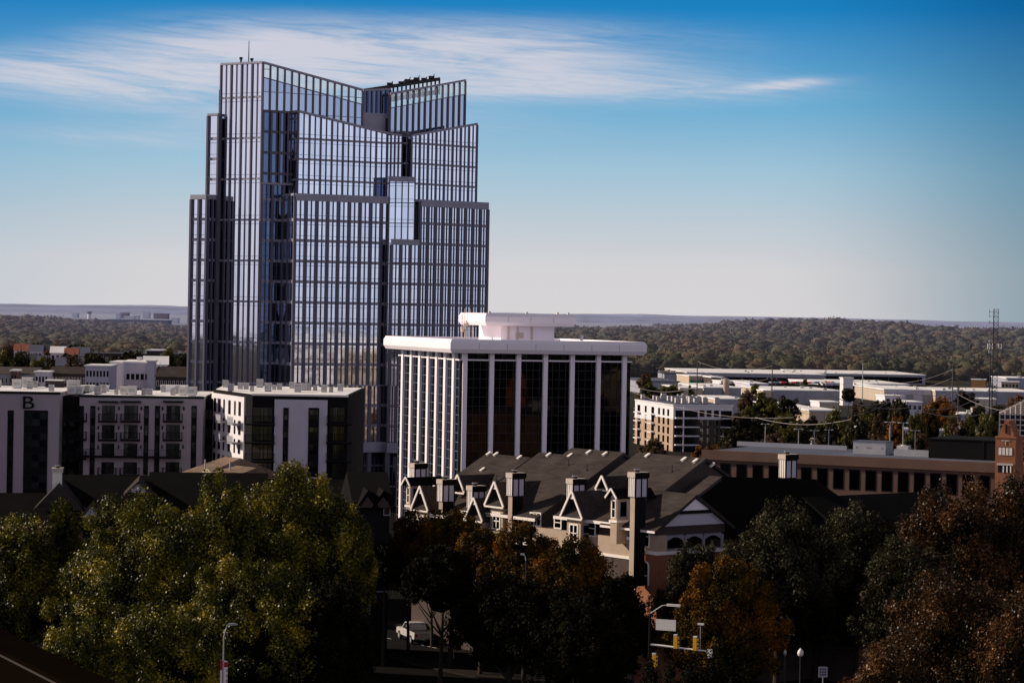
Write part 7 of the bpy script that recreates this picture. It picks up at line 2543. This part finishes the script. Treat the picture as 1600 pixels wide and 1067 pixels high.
MB().tube([(0, 0, zz_ - .1), (2.4, 0, zz_ - .1)], .05, 6).build('sign_rail', 'metal_dark', sg_)


def signal_head(x, z, parent):
    hd_ = MB().box(x - .16, x + .16, -.16, .16, z - .5, z + .6).build('signal_head', 'signal_yellow', parent)
    MB().box(x + .165, x + .42, .02, .05, z - .65, z + .72).build('backplate', 'signal_black', hd_)
    for k in range(3):
        MB().tube([(x + .16, 0, z - .3 + k * .35), (x + .32, 0, z - .3 + k * .35)], .13, 10).build('visor', 'signal_yellow', hd_)
    MB().box(x - .16, x + .16, -.17, .17, z + .605, z + .72).build('cap', 'lamp_white', hd_)


signal_head(2.35, za_ + .3, o)
signal_head(4.1, za_ + .25, o)
signal_head(.45, P(1020, 1032, 208).z, o)
cam_ = MB().tube([(4.55, 0, za_ - .3), (4.55, 0, za_ + 2.0)], .04, 6).build('camera_post', 'galvanized', o)
MB().box(4.3, 4.85, -.08, .08, za_ + 1.95, za_ + 2.1).build('traffic_camera', 'lamp_white', cam_)
MB().box(5.2, 5.65, -.05, -.02, za_ - .8, za_ - .05).build('sign_panel', 'banner_white', o)

# tall thin lamp behind, its head among the autumn trees
lamp('street_lamp', 'dark thin street lamp with small pale head in front of the autumn trees at centre', 822, 866, 233, .25, R(180), rise=.5, headlen=.3, rad=.07, pm='metal_dark')

# globe lamp
q = P(1251, 1012, 218)
o = empty('globe_lamp', (q.x, q.y, 0), 0, 'acorn globe lamp glowing pale in the black shade', 'street lamp')
MB().tube([(0, 0, 0), (0, 0, q.z - .75)], [.1, .06], 10).build('post', 'metal_dark', o)
MB().tube([(0, 0, q.z - .78), (0, 0, q.z - .62), (0, 0, q.z - .4), (0, 0, q.z - .2), (0, 0, q.z - .02)], [.12, .26, .29, .2, .05], 14).build('globe', 'lamp_white', o, smooth=True)
MB().tube([(0, 0, q.z - .02), (0, 0, q.z + .12)], [.05, .02], 8).build('finial', 'metal_dark', o)
q = P(1227, 1014, 226)
o = empty('globe_lamp', (q.x, q.y, 0), 0, 'half hidden smaller globe lamp left of the bright one', 'street lamp')
MB().tube([(0, 0, 0), (0, 0, q.z - .6)], [.1, .06], 10).build('post', 'metal_dark', o)
MB().tube([(0, 0, q.z - .62), (0, 0, q.z - .45), (0, 0, q.z - .2), (0, 0, q.z)], [.05, .13, .12, .03], 12).build('globe', 'galvanized', o, smooth=True)

# white sign at lower right
q = P(1286, 1041, 180)
o = empty('street_sign', (q.x, q.y, 0), R(5), 'small square white sign with dark lettering at the bottom edge, right', 'sign')
MB().tube([(0, 0, 0), (0, 0, q.z)], .04, 8).build('post', 'galvanized', o)
pn = MB().box(-.34, .34, -.08, -.05, q.z - .78, q.z).build('sign_panel', 'trim_grey', o)
for r_ in range(3):
    for k in range(3):
        MB().box(-.26 + k * .18, -.14 + k * .18, -.088, -.0805, q.z - .25 - r_ * .2, q.z - .12 - r_ * .2).build('letter', 'metal_dark', pn)

# balustrade of the viewing deck, close to the eye at lower left
a = P(-70, 957, 11.0); b = P(175, 1075, 9.0)
d_ = (b - a); L_ = d_.length; ang_ = math.atan2(d_.y, d_.x)
o = empty('parapet', (a.x, a.y, 0), 0, 'dark stone parapet ledge of the viewpoint in the bottom left corner', 'parapet')
aa, bb_ = Vector((0, 0, a.z)), Vector((b.x - a.x, b.y - a.y, b.z))
nn2 = Vector((-(bb_.y), bb_.x, 0)).normalized()
mb = MB()
th = .10
pa_ = [aa + nn2 * .05, bb_ + nn2 * .05, bb_ - nn2 * .12, aa - nn2 * .12]
mb.v = [tuple(p) for p in pa_] + [tuple(p - Vector((0, 0, .05))) for p in pa_]
mb.f = [(0, 1, 2, 3), (7, 6, 5, 4), (0, 4, 5, 1), (1, 5, 6, 2), (2, 6, 7, 3), (3, 7, 4, 0)]
mb.build('ledge', 'stone_ledge', o)
MB().bar(aa - nn2 * .125 - Vector((0, 0, .02)), bb_ - nn2 * .125 - Vector((0, 0, .02)), .006).build('moulding', 'bark', o)
mb = MB(); mb.v = [tuple(p - Vector((0, 0, .051))) for p in pa_] + [tuple(p - Vector((0, 0, 36))) for p in pa_]
mb.f = [(0, 1, 2, 3), (7, 6, 5, 4), (0, 4, 5, 1), (1, 5, 6, 2), (2, 6, 7, 3), (3, 7, 4, 0)]
mb.build('wall', 'stone_ledge', o)
